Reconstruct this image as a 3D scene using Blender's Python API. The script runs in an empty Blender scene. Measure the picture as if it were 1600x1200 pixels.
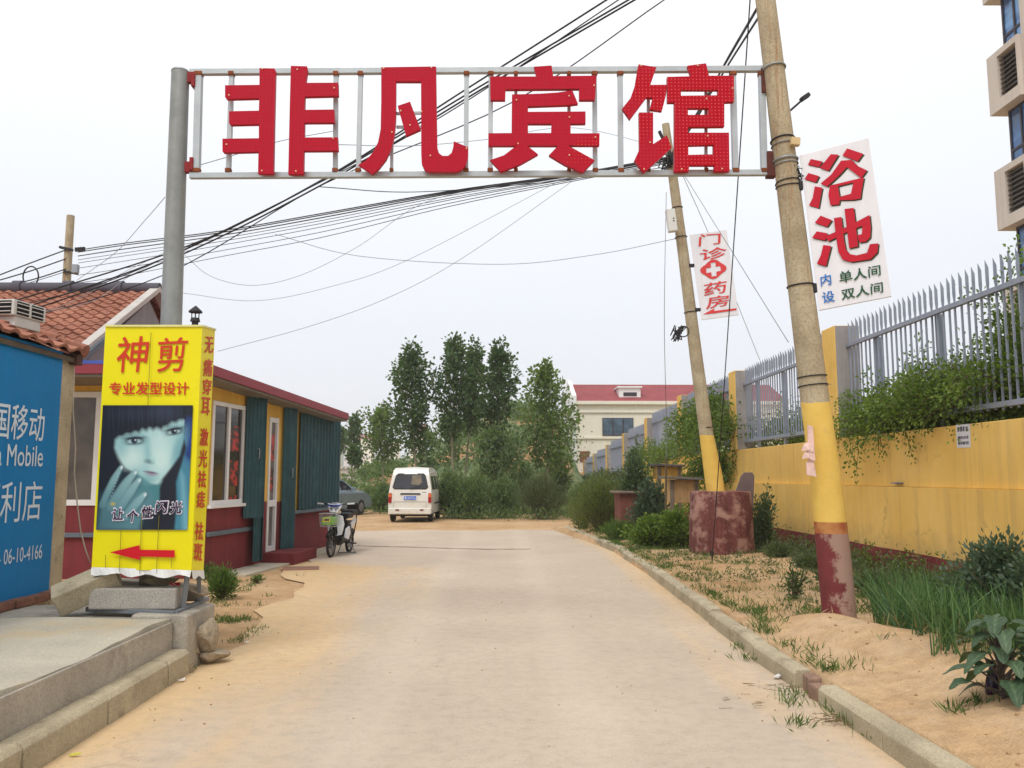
import bpy, bmesh, math, random
import numpy as np
from mathutils import Vector, Matrix, Euler
from mathutils.geometry import tessellate_polygon

SC = bpy.context.scene
COL = SC.collection
# ------------------------------------------------------------------ camera
F = 1300.0                      # focal length in pixels of a 1600 x 1200 frame
EYE = Vector((0, 0, 1.55))
PITCH = math.atan(145 / F)
YAW = math.atan(20 / F)
cam_d = bpy.data.cameras.new("camera")
cam_d.sensor_width = 36.0
cam_d.lens = 36.0 * F / 1600
cam_d.clip_start = 0.05
cam_d.clip_end = 20000
cam = bpy.data.objects.new("camera", cam_d)
COL.objects.link(cam)
cam.location = EYE
cam.rotation_euler = (math.pi / 2 + PITCH, 0, -YAW)
SC.camera = cam
CAMR = Euler((math.pi / 2 + PITCH, 0, -YAW)).to_matrix()

# ------------------------------------------------------------------ sky, sun, exposure
SUN_EL, SUN_AZ = 58, 200
world = bpy.data.worlds.new("World")
SC.world = world
world.use_nodes = True
wn = world.node_tree
wn.nodes.clear()
w_out = wn.nodes.new("ShaderNodeOutputWorld")
w_bg = wn.nodes.new("ShaderNodeBackground")
w_sky = wn.nodes.new("ShaderNodeTexSky")
w_sky.sky_type = 'NISHITA'
w_sky.sun_disc = False
w_sky.sun_elevation = math.radians(SUN_EL)
w_sky.sun_rotation = math.radians(SUN_AZ)
w_sky.air_density = 1.0
w_sky.dust_density = 6.0
w_sky.ozone_density = 1.0
w_mix = wn.nodes.new("ShaderNodeMix")
w_mix.data_type = 'RGBA'
w_mix.inputs[0].default_value = 0.86
w_tc = wn.nodes.new("ShaderNodeTexCoord")
w_sep = wn.nodes.new("ShaderNodeSeparateXYZ")
w_ramp = wn.nodes.new("ShaderNodeValToRGB")      # overcast cloud deck: brighter overhead
w_ramp.color_ramp.elements[0].position = 0.0
w_ramp.color_ramp.elements[0].color = (0.83, 0.89, 0.99, 1)
w_ramp.color_ramp.elements[1].position = 0.5
w_ramp.color_ramp.elements[1].color = (1.12, 1.13, 1.15, 1)
e = w_ramp.color_ramp.elements.new(0.16)
e.color = (0.90, 0.945, 1.02, 1)
w_noise = wn.nodes.new("ShaderNodeTexNoise")
w_noise.inputs['Scale'].default_value = 2.2
w_noise.inputs['Detail'].default_value = 4
w_map = wn.nodes.new("ShaderNodeMapping")
w_map.inputs['Scale'].default_value = (1, 1, 3)
w_nr = wn.nodes.new("ShaderNodeMapRange")
w_nr.inputs['To Min'].default_value = 9.3
w_nr.inputs['To Max'].default_value = 10.3
w_vm = wn.nodes.new("ShaderNodeVectorMath")
w_vm.operation = 'SCALE'
L = wn.links
L.new(w_tc.outputs['Generated'], w_sep.inputs[0])
L.new(w_sep.outputs['Z'], w_ramp.inputs[0])
L.new(w_tc.outputs['Generated'], w_map.inputs[0])
L.new(w_map.outputs[0], w_noise.inputs['Vector'])
L.new(w_noise.outputs['Fac'], w_nr.inputs['Value'])
L.new(w_ramp.outputs[0], w_vm.inputs[0])
L.new(w_nr.outputs[0], w_vm.inputs['Scale'])
L.new(w_sky.outputs[0], w_mix.inputs[6])
L.new(w_vm.outputs[0], w_mix.inputs[7])
L.new(w_mix.outputs[2], w_bg.inputs['Color'])
w_bg.inputs['Strength'].default_value = 0.097
L.new(w_bg.outputs[0], w_out.inputs['Surface'])

sun_d = bpy.data.lights.new("sun", 'SUN')
sun_d.energy = 1.5
sun_d.angle = math.radians(22)
sun_d.color = (1.0, 0.965, 0.91)
sun = bpy.data.objects.new("sun", sun_d)
COL.objects.link(sun)
az = math.radians(SUN_AZ)
sdir = Vector((math.sin(az) * math.cos(math.radians(SUN_EL)), math.cos(az) * math.cos(math.radians(SUN_EL)), math.sin(math.radians(SUN_EL))))
sun.rotation_euler = sdir.to_track_quat('Z', 'Y').to_euler()
sun.location = (0, 0, 30)
SC.view_settings.view_transform = 'Standard'
SC.view_settings.look = 'None'
SC.view_settings.gamma = 1
SC.view_settings.exposure = 0.2
SC.cycles.max_bounces = 6
SC.cycles.transparent_max_bounces = 8
SC.cycles.volume_bounces = 1

# ------------------------------------------------------------------ pixel -> world helpers (pixels of the 1600 x 1200 photograph)
def ray(px, py):
    return CAMR @ Vector(((px - 800) / F, (600 - py) / F, -1.0))

def P(px, py, Y):
    d = ray(px, py)
    return EYE + d * (Y / d.y)

def G(px, py, z=0.0):
    d = ray(px, py)
    return EYE + d * ((z - EYE.z) / d.z)

class Plane:
    """a real plane in the place; .at(px,py,off) = point seen at that pixel, moved off along the normal"""
    def __init__(self, p, n):
        self.p = Vector(p); self.n = Vector(n).normalized()
        if self.n.dot(EYE - self.p) < 0: self.n = -self.n
    def at(self, px, py, off=0.0):
        d = ray(px, py)
        t = (self.p - EYE).dot(self.n) / d.dot(self.n)
        return EYE + d * t + self.n * off

def plane3(a, b, c):
    a, b, c = Vector(a), Vector(b), Vector(c)
    return Plane(a, (b - a).cross(c - a))

def S(r, g, b):
    def f(c):
        c /= 255.0
        return c / 12.92 if c <= 0.04045 else ((c + 0.055) / 1.055) ** 2.4
    return (f(r), f(g), f(b))

# ------------------------------------------------------------------ materials
def new_mat(name):
    m = bpy.data.materials.new(name)
    m.use_nodes = True
    nt = m.node_tree
    b = nt.nodes["Principled BSDF"]
    return m, nt, b

def _coord(nt, space='Object', scale=(1, 1, 1)):
    if space == 'World':
        g = nt.nodes.new("ShaderNodeNewGeometry"); out = g.outputs['Position']
    else:
        t = nt.nodes.new("ShaderNodeTexCoord"); out = t.outputs[space]
    mp = nt.nodes.new("ShaderNodeMapping")
    mp.inputs['Scale'].default_value = scale
    nt.links.new(out, mp.inputs[0])
    return mp.outputs[0]

def _noise(nt, vec, scale, detail=4, rough=0.6):
    n = nt.nodes.new("ShaderNodeTexNoise")
    n.inputs['Scale'].default_value = scale
    n.inputs['Detail'].default_value = detail
    n.inputs['Roughness'].default_value = rough
    nt.links.new(vec, n.inputs['Vector'])
    return n.outputs['Fac']

def _ramp(nt, fac, stops):
    r = nt.nodes.new("ShaderNodeValToRGB")
    el = r.color_ramp.elements
    while len(el) < len(stops): el.new(0.5)
    for q, (p, c) in enumerate(stops):
        el[q].position = p
        el[q].color = (c, c, c, 1) if isinstance(c, (int, float)) else (*c[:3], 1)
    nt.links.new(fac, r.inputs[0])
    return r.outputs[0]

def _mix(nt, fac, a, b, mode='MIX'):
    m = nt.nodes.new("ShaderNodeMix"); m.data_type = 'RGBA'; m.blend_type = mode
    for k, v in ((0, fac), (6, a), (7, b)):
        sock = m.inputs[k]
        if hasattr(v, 'links'): nt.links.new(v, sock)
        elif isinstance(v, (int, float)): sock.default_value = v if k == 0 else (v, v, v, 1)
        else: sock.default_value = (*v[:3], 1)
    return m.outputs[2]

def _math(nt, op, a, b=None, c=None):
    m = nt.nodes.new("ShaderNodeMath"); m.operation = op
    for q, v in enumerate((a, b, c)):
        if v is None: continue
        if hasattr(v, 'links'): nt.links.new(v, m.inputs[q])
        else: m.inputs[q].default_value = v
    return m.outputs[0]

def _bump(nt, b, h, strength=0.3, dist=0.01):
    n = nt.nodes.new("ShaderNodeBump")
    n.inputs['Strength'].default_value = strength
    n.inputs['Distance'].default_value = dist
    nt.links.new(h, n.inputs['Height'])
    nt.links.new(n.outputs[0], b.inputs['Normal'])

MC = {}
def pm(name, col, rough=0.75, var=0.18, scale=3.0, fine=40.0, bump=0.15, metal=0.0, spec=0.3,
       streak=0.0, stain=None, stain_amt=0.5, stain_scale=2.0, stain_lo=0.55, space='World', coat=0.0, grain=0.0, bd=0.01):
    """worn procedural paint / plaster / metal"""
    if name in MC: return MC[name]
    m, nt, b = new_mat(name)
    v = _coord(nt, space)
    n1 = _noise(nt, v, scale, 5)
    n2 = _noise(nt, v, fine, 3)
    lo = tuple(c * (1 - var) for c in col); hi = tuple(min(1, c * (1 + var)) for c in col)
    c = _ramp(nt, n1, [(0.3, lo), (0.7, hi)])
    if grain:
        g = _ramp(nt, n2, [(0.3, 1 - grain), (0.7, 1 + grain * 0.4)])
        c = _mix(nt, 1.0, c, g, 'MULTIPLY')
    if streak:
        sv = _coord(nt, space, (9, 9, 0.35))
        s = _noise(nt, sv, 1.0, 5, 0.65)
        sc = _ramp(nt, s, [(0.42, 1 - streak), (0.62, 1.0)])
        c = _mix(nt, 1.0, c, sc, 'MULTIPLY')
    if stain is not None:
        s = _noise(nt, v, stain_scale, 7, 0.68)
        f = _ramp(nt, s, [(stain_lo, 0.0), (min(.99, stain_lo + 0.12), stain_amt)])
        c = _mix(nt, f, c, stain)
    nt.links.new(c, b.inputs['Base Color'])
    rr = _ramp(nt, n2, [(0.3, max(0.03, rough - 0.1)), (0.7, min(1, rough + 0.1))])
    nt.links.new(rr, b.inputs['Roughness'])
    b.inputs['Metallic'].default_value = metal
    b.inputs['Specular IOR Level'].default_value = spec
    b.inputs['Coat Weight'].default_value = coat
    if bump: _bump(nt, b, n2, bump, bd)
    MC[name] = m
    return m

def glass_mat(name, col=(0.02, 0.025, 0.03), rough=0.06, var=0.4):
    if name in MC: return MC[name]
    m, nt, b = new_mat(name)
    v = _coord(nt, 'World', (1, 1, 1))
    n = _noise(nt, v, 1.6, 3)
    c = _ramp(nt, n, [(0.35, tuple(x * (1 - var) for x in col)), (0.65, tuple(x * (1 + var) for x in col))])
    nt.links.new(c, b.inputs['Base Color'])
    b.inputs['Roughness'].default_value = rough
    b.inputs['Specular IOR Level'].default_value = 0.6
    MC[name] = m
    return m

def leaf_mat(name, dark, light, trans=0.35, rough=0.5):
    if name in MC: return MC[name]
    m, nt, b = new_mat(name)
    a = nt.nodes.new("ShaderNodeAttribute"); a.attribute_name = "var"
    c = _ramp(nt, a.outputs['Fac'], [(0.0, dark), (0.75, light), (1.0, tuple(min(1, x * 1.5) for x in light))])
    nt.links.new(c, b.inputs['Base Color'])
    b.inputs['Roughness'].default_value = rough
    b.inputs['Specular IOR Level'].default_value = 0.25
    t = nt.nodes.new("ShaderNodeBsdfTranslucent")
    tc = _mix(nt, 1.0, c, (1.3, 1.5, 0.6), 'MULTIPLY')
    nt.links.new(tc, t.inputs['Color'])
    mx = nt.nodes.new("ShaderNodeMixShader"); mx.inputs[0].default_value = trans
    nt.links.new(b.outputs[0], mx.inputs[1]); nt.links.new(t.outputs[0], mx.inputs[2])
    nt.links.new(mx.outputs[0], nt.nodes["Material Output"].inputs['Surface'])
    MC[name] = m
    return m

# ------------------------------------------------------------------ mesh builder
class MB:
    def __init__(self):
        self.v = []; self.f = []
    def add(self, vs, fs):
        o = len(self.v)
        self.v += [Vector(x) for x in vs]
        self.f += [tuple(q + o for q in f) for f in fs]
        return self
    def box(self, lo, hi):
        x0, y0, z0 = lo; x1, y1, z1 = hi
        return self.add([(x0, y0, z0), (x1, y0, z0), (x1, y1, z0), (x0, y1, z0), (x0, y0, z1), (x1, y0, z1), (x1, y1, z1), (x0, y1, z1)],
                        [(0, 3, 2, 1), (4, 5, 6, 7), (0, 1, 5, 4), (1, 2, 6, 5), (2, 3, 7, 6), (3, 0, 4, 7)])
    def obox(self, c, half, M=None):
        """box about c, half sizes, optional 3x3 rotation"""
        c = Vector(c); M = M or Matrix.Identity(3)
        vs = [c + M @ Vector((sx * half[0], sy * half[1], sz * half[2])) for sz in (-1, 1) for sx, sy in ((-1, -1), (1, -1), (1, 1), (-1, 1))]
        return self.add(vs, [(0, 3, 2, 1), (4, 5, 6, 7), (0, 1, 5, 4), (1, 2, 6, 5), (2, 3, 7, 6), (3, 0, 4, 7)])
    def hexa(self, quad, off):
        """thick panel: 4 points + offset vector"""
        off = Vector(off); q = [Vector(p) for p in quad]
        return self.add(q + [p + off for p in q], [(0, 1, 2, 3), (7, 6, 5, 4), (0, 4, 5, 1), (1, 5, 6, 2), (2, 6, 7, 3), (3, 7, 4, 0)])
    def bar(self, a, b, w, h=None, up=(0, 0, 1)):
        a, b = Vector(a), Vector(b); h = h or w
        d = (b - a).normalized(); u = Vector(up)
        if abs(d.dot(u)) > 0.98: u = Vector((0, 1, 0))
        s = d.cross(u).normalized() * w / 2; t = s.cross(d).normalized() * h / 2
        return self.add([a - s - t, a + s - t, a + s + t, a - s + t, b - s - t, b + s - t, b + s + t, b - s + t],
                        [(0, 3, 2, 1), (4, 5, 6, 7), (0, 1, 5, 4), (1, 2, 6, 5), (2, 3, 7, 6), (3, 0, 4, 7)])
    def tube(self, pts, r, n=8, cap=True):
        pts = [Vector(p) for p in pts]; k = len(pts)
        rs = r if isinstance(r, (list, tuple)) else [r] * k
        o = len(self.v); prev = None
        for q, p in enumerate(pts):
            d = (pts[min(q + 1, k - 1)] - pts[max(q - 1, 0)])
            d = d.normalized() if d.length > 1e-9 else Vector((0, 0, 1))
            if prev is None:
                s = d.cross(Vector((0, 0, 1)))
                if s.length < 1e-3: s = d.cross(Vector((0, 1, 0)))
            else:
                s = prev - d * prev.dot(d)
            s.normalize(); prev = s; t = d.cross(s)
            for j in range(n):
                a = 2 * math.pi * j / n
                self.v.append(p + (s * math.cos(a) + t * math.sin(a)) * rs[q])
        for q in range(k - 1):
            for j in range(n):
                a, b = o + q * n + j, o + q * n + (j + 1) % n
                self.f.append((a, b, b + n, a + n))
        if cap:
            self.f.append(tuple(o + j for j in range(n))[::-1])
            self.f.append(tuple(o + (k - 1) * n + j for j in range(n)))
        return self
    def ring(self, c, axis, R, r, n=24, m=8):
        c = Vector(c); ax = Vector(axis).normalized()
        u = ax.cross(Vector((0, 0, 1)))
        if u.length < 1e-3: u = ax.cross(Vector((0, 1, 0)))
        u.normalize(); w = ax.cross(u); o = len(self.v)
        for q in range(n):
            a = 2 * math.pi * q / n; d = u * math.cos(a) + w * math.sin(a)
            for j in range(m):
                b = 2 * math.pi * j / m
                self.v.append(c + d * (R + r * math.cos(b)) + ax * r * math.sin(b))
        for q in range(n):
            for j in range(m):
                self.f.append((o + q * m + j, o + ((q + 1) % n) * m + j, o + ((q + 1) % n) * m + (j + 1) % m, o + q * m + (j + 1) % m))
        return self
    def slab(self, outline, holes, front, back):
        """outline/holes: 2D lists; front/back: functions 2D -> 3D"""
        loops = [outline] + list(holes)
        flat = [p for l in loops for p in l]
        tris = tessellate_polygon([[Vector((p[0], p[1], 0)) for p in l] for l in loops])
        o = len(self.v); n = len(flat)
        self.v += [front(*p) for p in flat]
        self.f += [tuple(o + i for i in t) for t in tris]
        if back is not None:
            self.v += [back(*p) for p in flat]
            self.f += [tuple(o + n + i for i in t[::-1]) for t in tris]
            s = 0
            for l in loops:
                k = len(l)
                for j in range(k):
                    a, b = o + s + j, o + s + (j + 1) % k
                    self.f.append((a, b, b + n, a + n))
                s += k
        return self
    def build(self, name, mat, parent=None, origin=None, smooth=False, bevel=0.0, seg=2, fix=True):
        if parent is not None:
            M = parent.matrix_basis.inverted()
        else:
            if origin is None:
                xs = [p.x for p in self.v]; ys = [p.y for p in self.v]; zs = [p.z for p in self.v]
                origin = ((min(xs) + max(xs)) / 2, (min(ys) + max(ys)) / 2, min(zs))
            M = Matrix.Translation(Vector(origin)).inverted()
        me = bpy.data.meshes.new(name)
        me.from_pydata([tuple(M @ p) for p in self.v], [], self.f)
        if bevel or fix:
            bm = bmesh.new(); bm.from_mesh(me)
            if fix: bmesh.ops.recalc_face_normals(bm, faces=bm.faces)
            if bevel:
                es = [ed for ed in bm.edges if len(ed.link_faces) == 2 and ed.calc_face_angle(0) > 0.5]
                bmesh.ops.bevel(bm, geom=es, offset=bevel, segments=seg, profile=0.6, affect='EDGES', clamp_overlap=True)
            bm.to_mesh(me); bm.free()
        me.update()
        if smooth:
            me.shade_smooth() if hasattr(me, 'shade_smooth') else None
            if isinstance(smooth, float): me.set_sharp_from_angle(angle=smooth)
        if mat is not None: me.materials.append(mat)
        o = bpy.data.objects.new(name, me)
        COL.objects.link(o)
        if parent is not None: o.parent = parent
        else: o.location = origin
        return o

def tag(o, label, cat=None, group=None, kind=None):
    if label: o['label'] = label
    if cat: o['category'] = cat
    if group: o['group'] = group
    if kind: o['kind'] = kind
    return o

def thing(name, loc, label, cat, group=None, rz=0.0):
    o = bpy.data.objects.new(name, None)
    o.empty_display_size = 0.2
    COL.objects.link(o)
    o.location = loc; o.rotation_euler = (0, 0, rz)
    o.matrix_basis = Matrix.Translation(Vector(loc)) @ Matrix.Rotation(rz, 4, 'Z')
    return tag(o, label, cat, group)

def struct(o):
    o['kind'] = 'structure'
    return o

def kids(o):
    return [c for c in bpy.data.objects if c.parent is o]

def copy_tree(o, parent=None):
    c = o.copy(); COL.objects.link(c)
    if parent is not None: c.parent = parent
    for ch in kids(o): copy_tree(ch, c)
    return c

# ------------------------------------------------------------------ lettering
_tcache = {}
def glyphs(s, bold=0.0):
    key = (s, bold)
    if key not in _tcache:
        cu = bpy.data.curves.new("lettering_source", 'FONT')
        cu.body = s; cu.offset = bold; cu.resolution_u = 3
        ob = bpy.data.objects.new("lettering_source", cu)
        COL.objects.link(ob)
        dg = bpy.context.evaluated_depsgraph_get()
        me = bpy.data.meshes.new_from_object(ob.evaluated_get(dg))
        vs = np.array([v.co[:] for v in me.vertices]); fs = [tuple(p.vertices) for p in me.polygons]
        bpy.data.objects.remove(ob); bpy.data.curves.remove(cu); bpy.data.meshes.remove(me)
        lo = vs.min(0); hi = vs.max(0)
        uv = (vs[:, :2] - lo[:2]) / (hi[:2] - lo[:2])
        _tcache[key] = (uv, fs)
    return _tcache[key]

def text_on(mb, s, q, bold=0.0, shear=0.0):
    """write s into the 3D quad q = TL, TR, BR, BL; bold thickens the strokes with shifted layers 0.3 mm apart"""
    uv, fs = glyphs(s, 0.0)
    TL, TR, BR, BL = [Vector(p) for p in q]
    nrm = (TR - TL).cross(BL - TL).normalized()
    if nrm.dot(EYE - TL) < 0: nrm = -nrm
    n = max(1, len(s)); k = 0
    asp = max(0.2, min(4, (TR - TL).length / max(1e-6, (TL - BL).length)))
    shifts = [(0, 0)]
    if bold:
        m = 4 if bold < .05 else 12
        shifts += [(math.cos(2 * math.pi * (j + .5) / m), math.sin(2 * math.pi * (j + .5) / m)) for j in range(m)]
    for sx, sy in shifts:
        vs = []
        for u, v in uv:
            u2 = u + shear * (v - 0.5) + sx * bold / n
            v2 = v + sy * bold
            vs.append((BL * (1 - u2) + BR * u2) * (1 - v2) + (TL * (1 - u2) + TR * u2) * v2 + nrm * (0.0003 * k))
        mb.add(vs, fs); k += 1

def pquad(pl, pts, off):
    return [pl.at(x, y, off) for x, y in pts]

# ------------------------------------------------------------------ foliage
def leaves(name, pts, mat, parent=None, L=0.12, W=0.08, up=0.3, seed=1, origin=None, droop=0.0, var_h=None, dirs=None, fold=0.25, jit=0.35):
    """many small leaf faces at the points pts (N x 3), as one mesh"""
    rg = np.random.default_rng(seed)
    p = np.asarray(pts, float); N = len(p)
    if dirs is None:
        t = rg.normal(size=(N, 3)); t[:, 2] += up * 2
    else:
        t = np.asarray(dirs, float) + rg.normal(size=(N, 3)) * jit
    t[:, 2] -= droop
    t /= np.linalg.norm(t, axis=1)[:, None] + 1e-9
    r = rg.normal(size=(N, 3)); r[:, 2] *= 0.5
    b = np.cross(t, r); b /= np.linalg.norm(b, axis=1)[:, None] + 1e-9
    n = np.cross(t, b)
    l = (L * rg.uniform(0.65, 1.3, N))[:, None]; w = (W * rg.uniform(0.7, 1.25, N))[:, None]
    v = np.empty((N, 4, 3))
    v[:, 0] = p; v[:, 2] = p + t * l
    mid = p + t * l * 0.45 - n * w * fold
    v[:, 1] = mid + b * w * 0.5; v[:, 3] = mid - b * w * 0.5
    var = rg.beta(2.2, 2.2, N)
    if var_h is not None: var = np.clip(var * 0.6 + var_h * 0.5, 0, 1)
    if parent is not None:
        off = np.array(parent.matrix_basis.translation)
    else:
        off = np.array(origin if origin is not None else (p[:, 0].mean(), p[:, 1].mean(), p[:, 2].min()))
    vv = (v.reshape(-1, 3) - off)
    me = bpy.data.meshes.new(name)
    me.vertices.add(N * 4); me.loops.add(N * 4); me.polygons.add(N)
    me.vertices.foreach_set("co", vv.astype(np.float32).ravel())
    me.loops.foreach_set("vertex_index", np.arange(N * 4, dtype=np.int32))
    me.polygons.foreach_set("loop_start", np.arange(0, N * 4, 4, dtype=np.int32))
    me.polygons.foreach_set("loop_total", np.full(N, 4, dtype=np.int32))
    a = me.attributes.new("var", 'FLOAT', 'POINT')
    a.data.foreach_set("value", np.repeat(var, 4).astype(np.float32))
    me.update(calc_edges=True); me.validate()
    me.materials.append(mat)
    o = bpy.data.objects.new(name, me)
    COL.objects.link(o)
    if parent is not None: o.parent = parent
    else: o.location = off
    return o
# ================================================================== THE SETTING: ground, road, verge, pavement
def ground_mat():
    m, nt, b = new_mat("sandy_earth")
    v = _coord(nt, 'World')
    n1 = _noise(nt, v, 0.55, 6); n2 = _noise(nt, v, 7.0, 6, 0.7); n3 = _noise(nt, v, 70.0, 3)
    c = _ramp(nt, n1, [(0.3, S(178, 142, 102)), (0.5, S(194, 160, 120)), (0.72, S(206, 176, 138))])
    c = _mix(nt, 1.0, c, _ramp(nt, n2, [(0.3, 0.74), (0.6, 1.04)]), 'MULTIPLY')
    c = _mix(nt, 1.0, c, _ramp(nt, n3, [(0.3, 0.8), (0.62, 1.05)]), 'MULTIPLY')
    nt.links.new(c, b.inputs['Base Color'])
    b.inputs['Roughness'].default_value = 0.95
    b.inputs['Specular IOR Level'].default_value = 0.1
    pk = _noise(nt, v, 2.1, 7, .7)
    c = _mix(nt, _ramp(nt, pk, [(.5, 0), (.68, .5)]), c, S(196, 172, 146))
    c = _mix(nt, _ramp(nt, pk, [(.3, .45), (.42, 0)]), c, S(150, 116, 80))
    nt.links.new(c, b.inputs['Base Color'])
    h = _math(nt, 'ADD', n2, _math(nt, 'MULTIPLY', n3, 0.35))
    _bump(nt, b, h, 0.8, 0.04)
    return m
M_EARTH = ground_mat()

def road_mat():
    m, nt, b = new_mat("sanded_concrete_road")
    v = _coord(nt, 'World')
    g = nt.nodes.new("ShaderNodeNewGeometry")
    sx = nt.nodes.new("ShaderNodeSeparateXYZ"); nt.links.new(g.outputs['Position'], sx.inputs[0])
    n1 = _noise(nt, v, 0.5, 6); n2 = _noise(nt, v, 9.0, 7, 0.75); n3 = _noise(nt, v, 140.0, 2); nl = _noise(nt, _coord(nt, 'World', (1.3, 0.22, 1)), 1.0, 6, 0.62)
    con = _ramp(nt, n1, [(0.3, S(180, 165, 148)), (0.55, S(190, 174, 156)), (0.75, S(198, 183, 165))])
    sand = _ramp(nt, n1, [(0.3, S(198, 168, 126)), (0.7, S(210, 182, 142))])
    # sand lies along the left side and against both kerbs
    xl = _math(nt, 'MULTIPLY_ADD', sx.outputs['X'], -0.6, -0.78)
    xr = _math(nt, 'MULTIPLY_ADD', sx.outputs['X'], 1.3, -2.45)
    yf = _ramp(nt, _math(nt, 'MULTIPLY_ADD', sx.outputs['Y'], .1, -1.2), [(.25, 0), (.6, 1.0)])
    xl = _math(nt, 'SUBTRACT', xl, _math(nt, 'MULTIPLY', yf, 4.0))
    xm = _math(nt, 'MAXIMUM', xl, xr)
    f = _math(nt, 'ADD', xm, _math(nt, 'MULTIPLY_ADD', nl, 2.4, -0.98))
    f = _math(nt, 'ADD', f, _math(nt, 'MULTIPLY_ADD', n2, 0.6, -0.3))
    fm = _ramp(nt, f, [(0.05, 0.0), (0.95, 0.95)])
    c = _mix(nt, fm, con, sand)
    c = _mix(nt, 1.0, c, _ramp(nt, n2, [(0.3, 0.86), (0.55, 1.02)]), 'MULTIPLY')
    c = _mix(nt, 1.0, c, _ramp(nt, n3, [(0.3, 0.86), (0.6, 1.03)]), 'MULTIPLY')
    st = _noise(nt, _coord(nt, 'World', (1, 0.5, 1)), 1.6, 8, 0.7)
    c = _mix(nt, _ramp(nt, st, [(0.6, 0.0), (0.74, 0.35)]), c, S(150, 134, 114))
    # faint wheel tracks and cracks
    tr = _math(nt, 'ABSOLUTE', _math(nt, 'SUBTRACT', _math(nt, 'ABSOLUTE', _math(nt, 'ADD', sx.outputs['X'], _math(nt, 'MULTIPLY_ADD', nl, .5, -.1))), .72))
    c = _mix(nt, _ramp(nt, tr, [(.05, .12), (.3, 0)]), c, S(222, 208, 190))
    wob = nt.nodes.new("ShaderNodeVectorMath"); wob.operation = 'MULTIPLY_ADD'
    nz = nt.nodes.new("ShaderNodeTexNoise"); nz.inputs['Scale'].default_value = 1.6; nz.inputs['Detail'].default_value = 5; nt.links.new(v, nz.inputs['Vector'])
    nt.links.new(nz.outputs['Color'], wob.inputs[0]); wob.inputs[1].default_value = (.9, .9, 0); nt.links.new(v, wob.inputs[2])
    ve = nt.nodes.new("ShaderNodeTexVoronoi"); ve.feature = 'DISTANCE_TO_EDGE'; ve.inputs['Scale'].default_value = .3
    nt.links.new(wob.outputs[0], ve.inputs['Vector'])
    ck = _math(nt, 'MULTIPLY', _ramp(nt, ve.outputs['Distance'], [(.002, 1.0), (.006, 0)]), _ramp(nt, n1, [(.52, 0), (.66, .3)]))
    c = _mix(nt, ck, c, S(120, 102, 82))
    # crumbs of earth
    vo = nt.nodes.new("ShaderNodeTexVoronoi"); vo.inputs['Scale'].default_value = 16
    nt.links.new(v, vo.inputs['Vector'])
    sp = _math(nt, 'LESS_THAN', vo.outputs['Distance'], _math(nt, 'MULTIPLY_ADD', n1, 0.32, -0.08))
    c = _mix(nt, _math(nt, 'MULTIPLY', sp, 0.35), c, S(120, 98, 72))
    nt.links.new(c, b.inputs['Base Color'])
    b.inputs['Roughness'].default_value = 0.9
    b.inputs['Specular IOR Level'].default_value = 0.15
    _bump(nt, b, _math(nt, 'ADD', n2, _math(nt, 'MULTIPLY', n3, 0.3)), 0.3, 0.012)
    return m
M_ROAD = road_mat()
M_CONC = pm("weathered_concrete", S(172, 164, 150), 0.9, 0.2, 2.2, 60, 0.4, stain=S(96, 92, 86), stain_amt=0.55, stain_scale=1.4, stain_lo=0.52, grain=0.25)
M_CONC_TOP = pm("screed_concrete", S(186, 178, 160), 0.9, 0.14, 1.5, 55, 0.35, stain=S(196, 170, 124), stain_amt=0.5, stain_scale=1.3, stain_lo=0.52, grain=0.2)
M_KERB = pm("kerb_concrete", S(176, 164, 138), 0.9, 0.2, 2.5, 80, 0.4, stain=S(116, 104, 84), stain_amt=0.5, stain_scale=4, stain_lo=0.55, grain=0.28)
M_GRANITE = pm("speckled_granite", S(176, 170, 160), 0.85, 0.1, 4, 110, 0.3, grain=0.42)
M_ROCK = pm("rough_rock", S(160, 146, 124), 0.95, 0.3, 5, 50, 0.6, stain=S(86, 78, 66), stain_amt=0.6, stain_scale=5, grain=0.3)

rnd = random.Random(5)

# ground: one sheet to the horizon
mb = MB(); mb.add([(-6000, -6000, -0.014), (6000, -6000, -0.014), (6000, 6000, -0.014), (-6000, 6000, -0.014)], [(0, 1, 2, 3)])
struct(mb.build("ground", M_EARTH, origin=(0, 0, 0)))

# road: a slightly uneven concrete slab sheet
def road_edge_left(y):
    if y < 7: return -2.5
    if y < 11: return -2.5 - 0.2 * (y - 7) / 4
    if y < 14.2: return -2.7 - 0.87 * ((y - 11) / 3.2) ** 1.3
    if y < 17.5: return -3.55 - 0.05 * (y - 13.6)
    return -9.5 if y > 19.6 else -3.75
mb = MB()
ys = [-6 + 0.5 * q for q in range(62)]
ys = [y for y in ys if y < 24.4] + [24.6]
NX = 24
for y in ys:
    xl = road_edge_left(y); xr = 2.5
    wob = 0.14 * math.sin(y * 1.7) + 0.09 * math.sin(y * 4.1 + 1) if y > 7 else 0
    for q in range(NX + 1):
        t = q / NX
        x = (xl + wob * (1 - t) ** 3) * (1 - t) + xr * t
        yy = y + (0.18 * math.sin(x * 2.1) + 0.12 * math.sin(x * 5.3) if y > 24 else 0)
        mb.v.append(Vector((x, yy, 0.012 * math.sin(x * 0.9 + y * 0.31) * 0.3)))
for a in range(len(ys) - 1):
    for q in range(NX):
        i = a * (NX + 1) + q
        mb.f.append((i, i + 1, i + NX + 2, i + NX + 1))
struct(mb.build("road", M_ROAD, origin=(0, 0, 0), smooth=True, fix=False))
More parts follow.
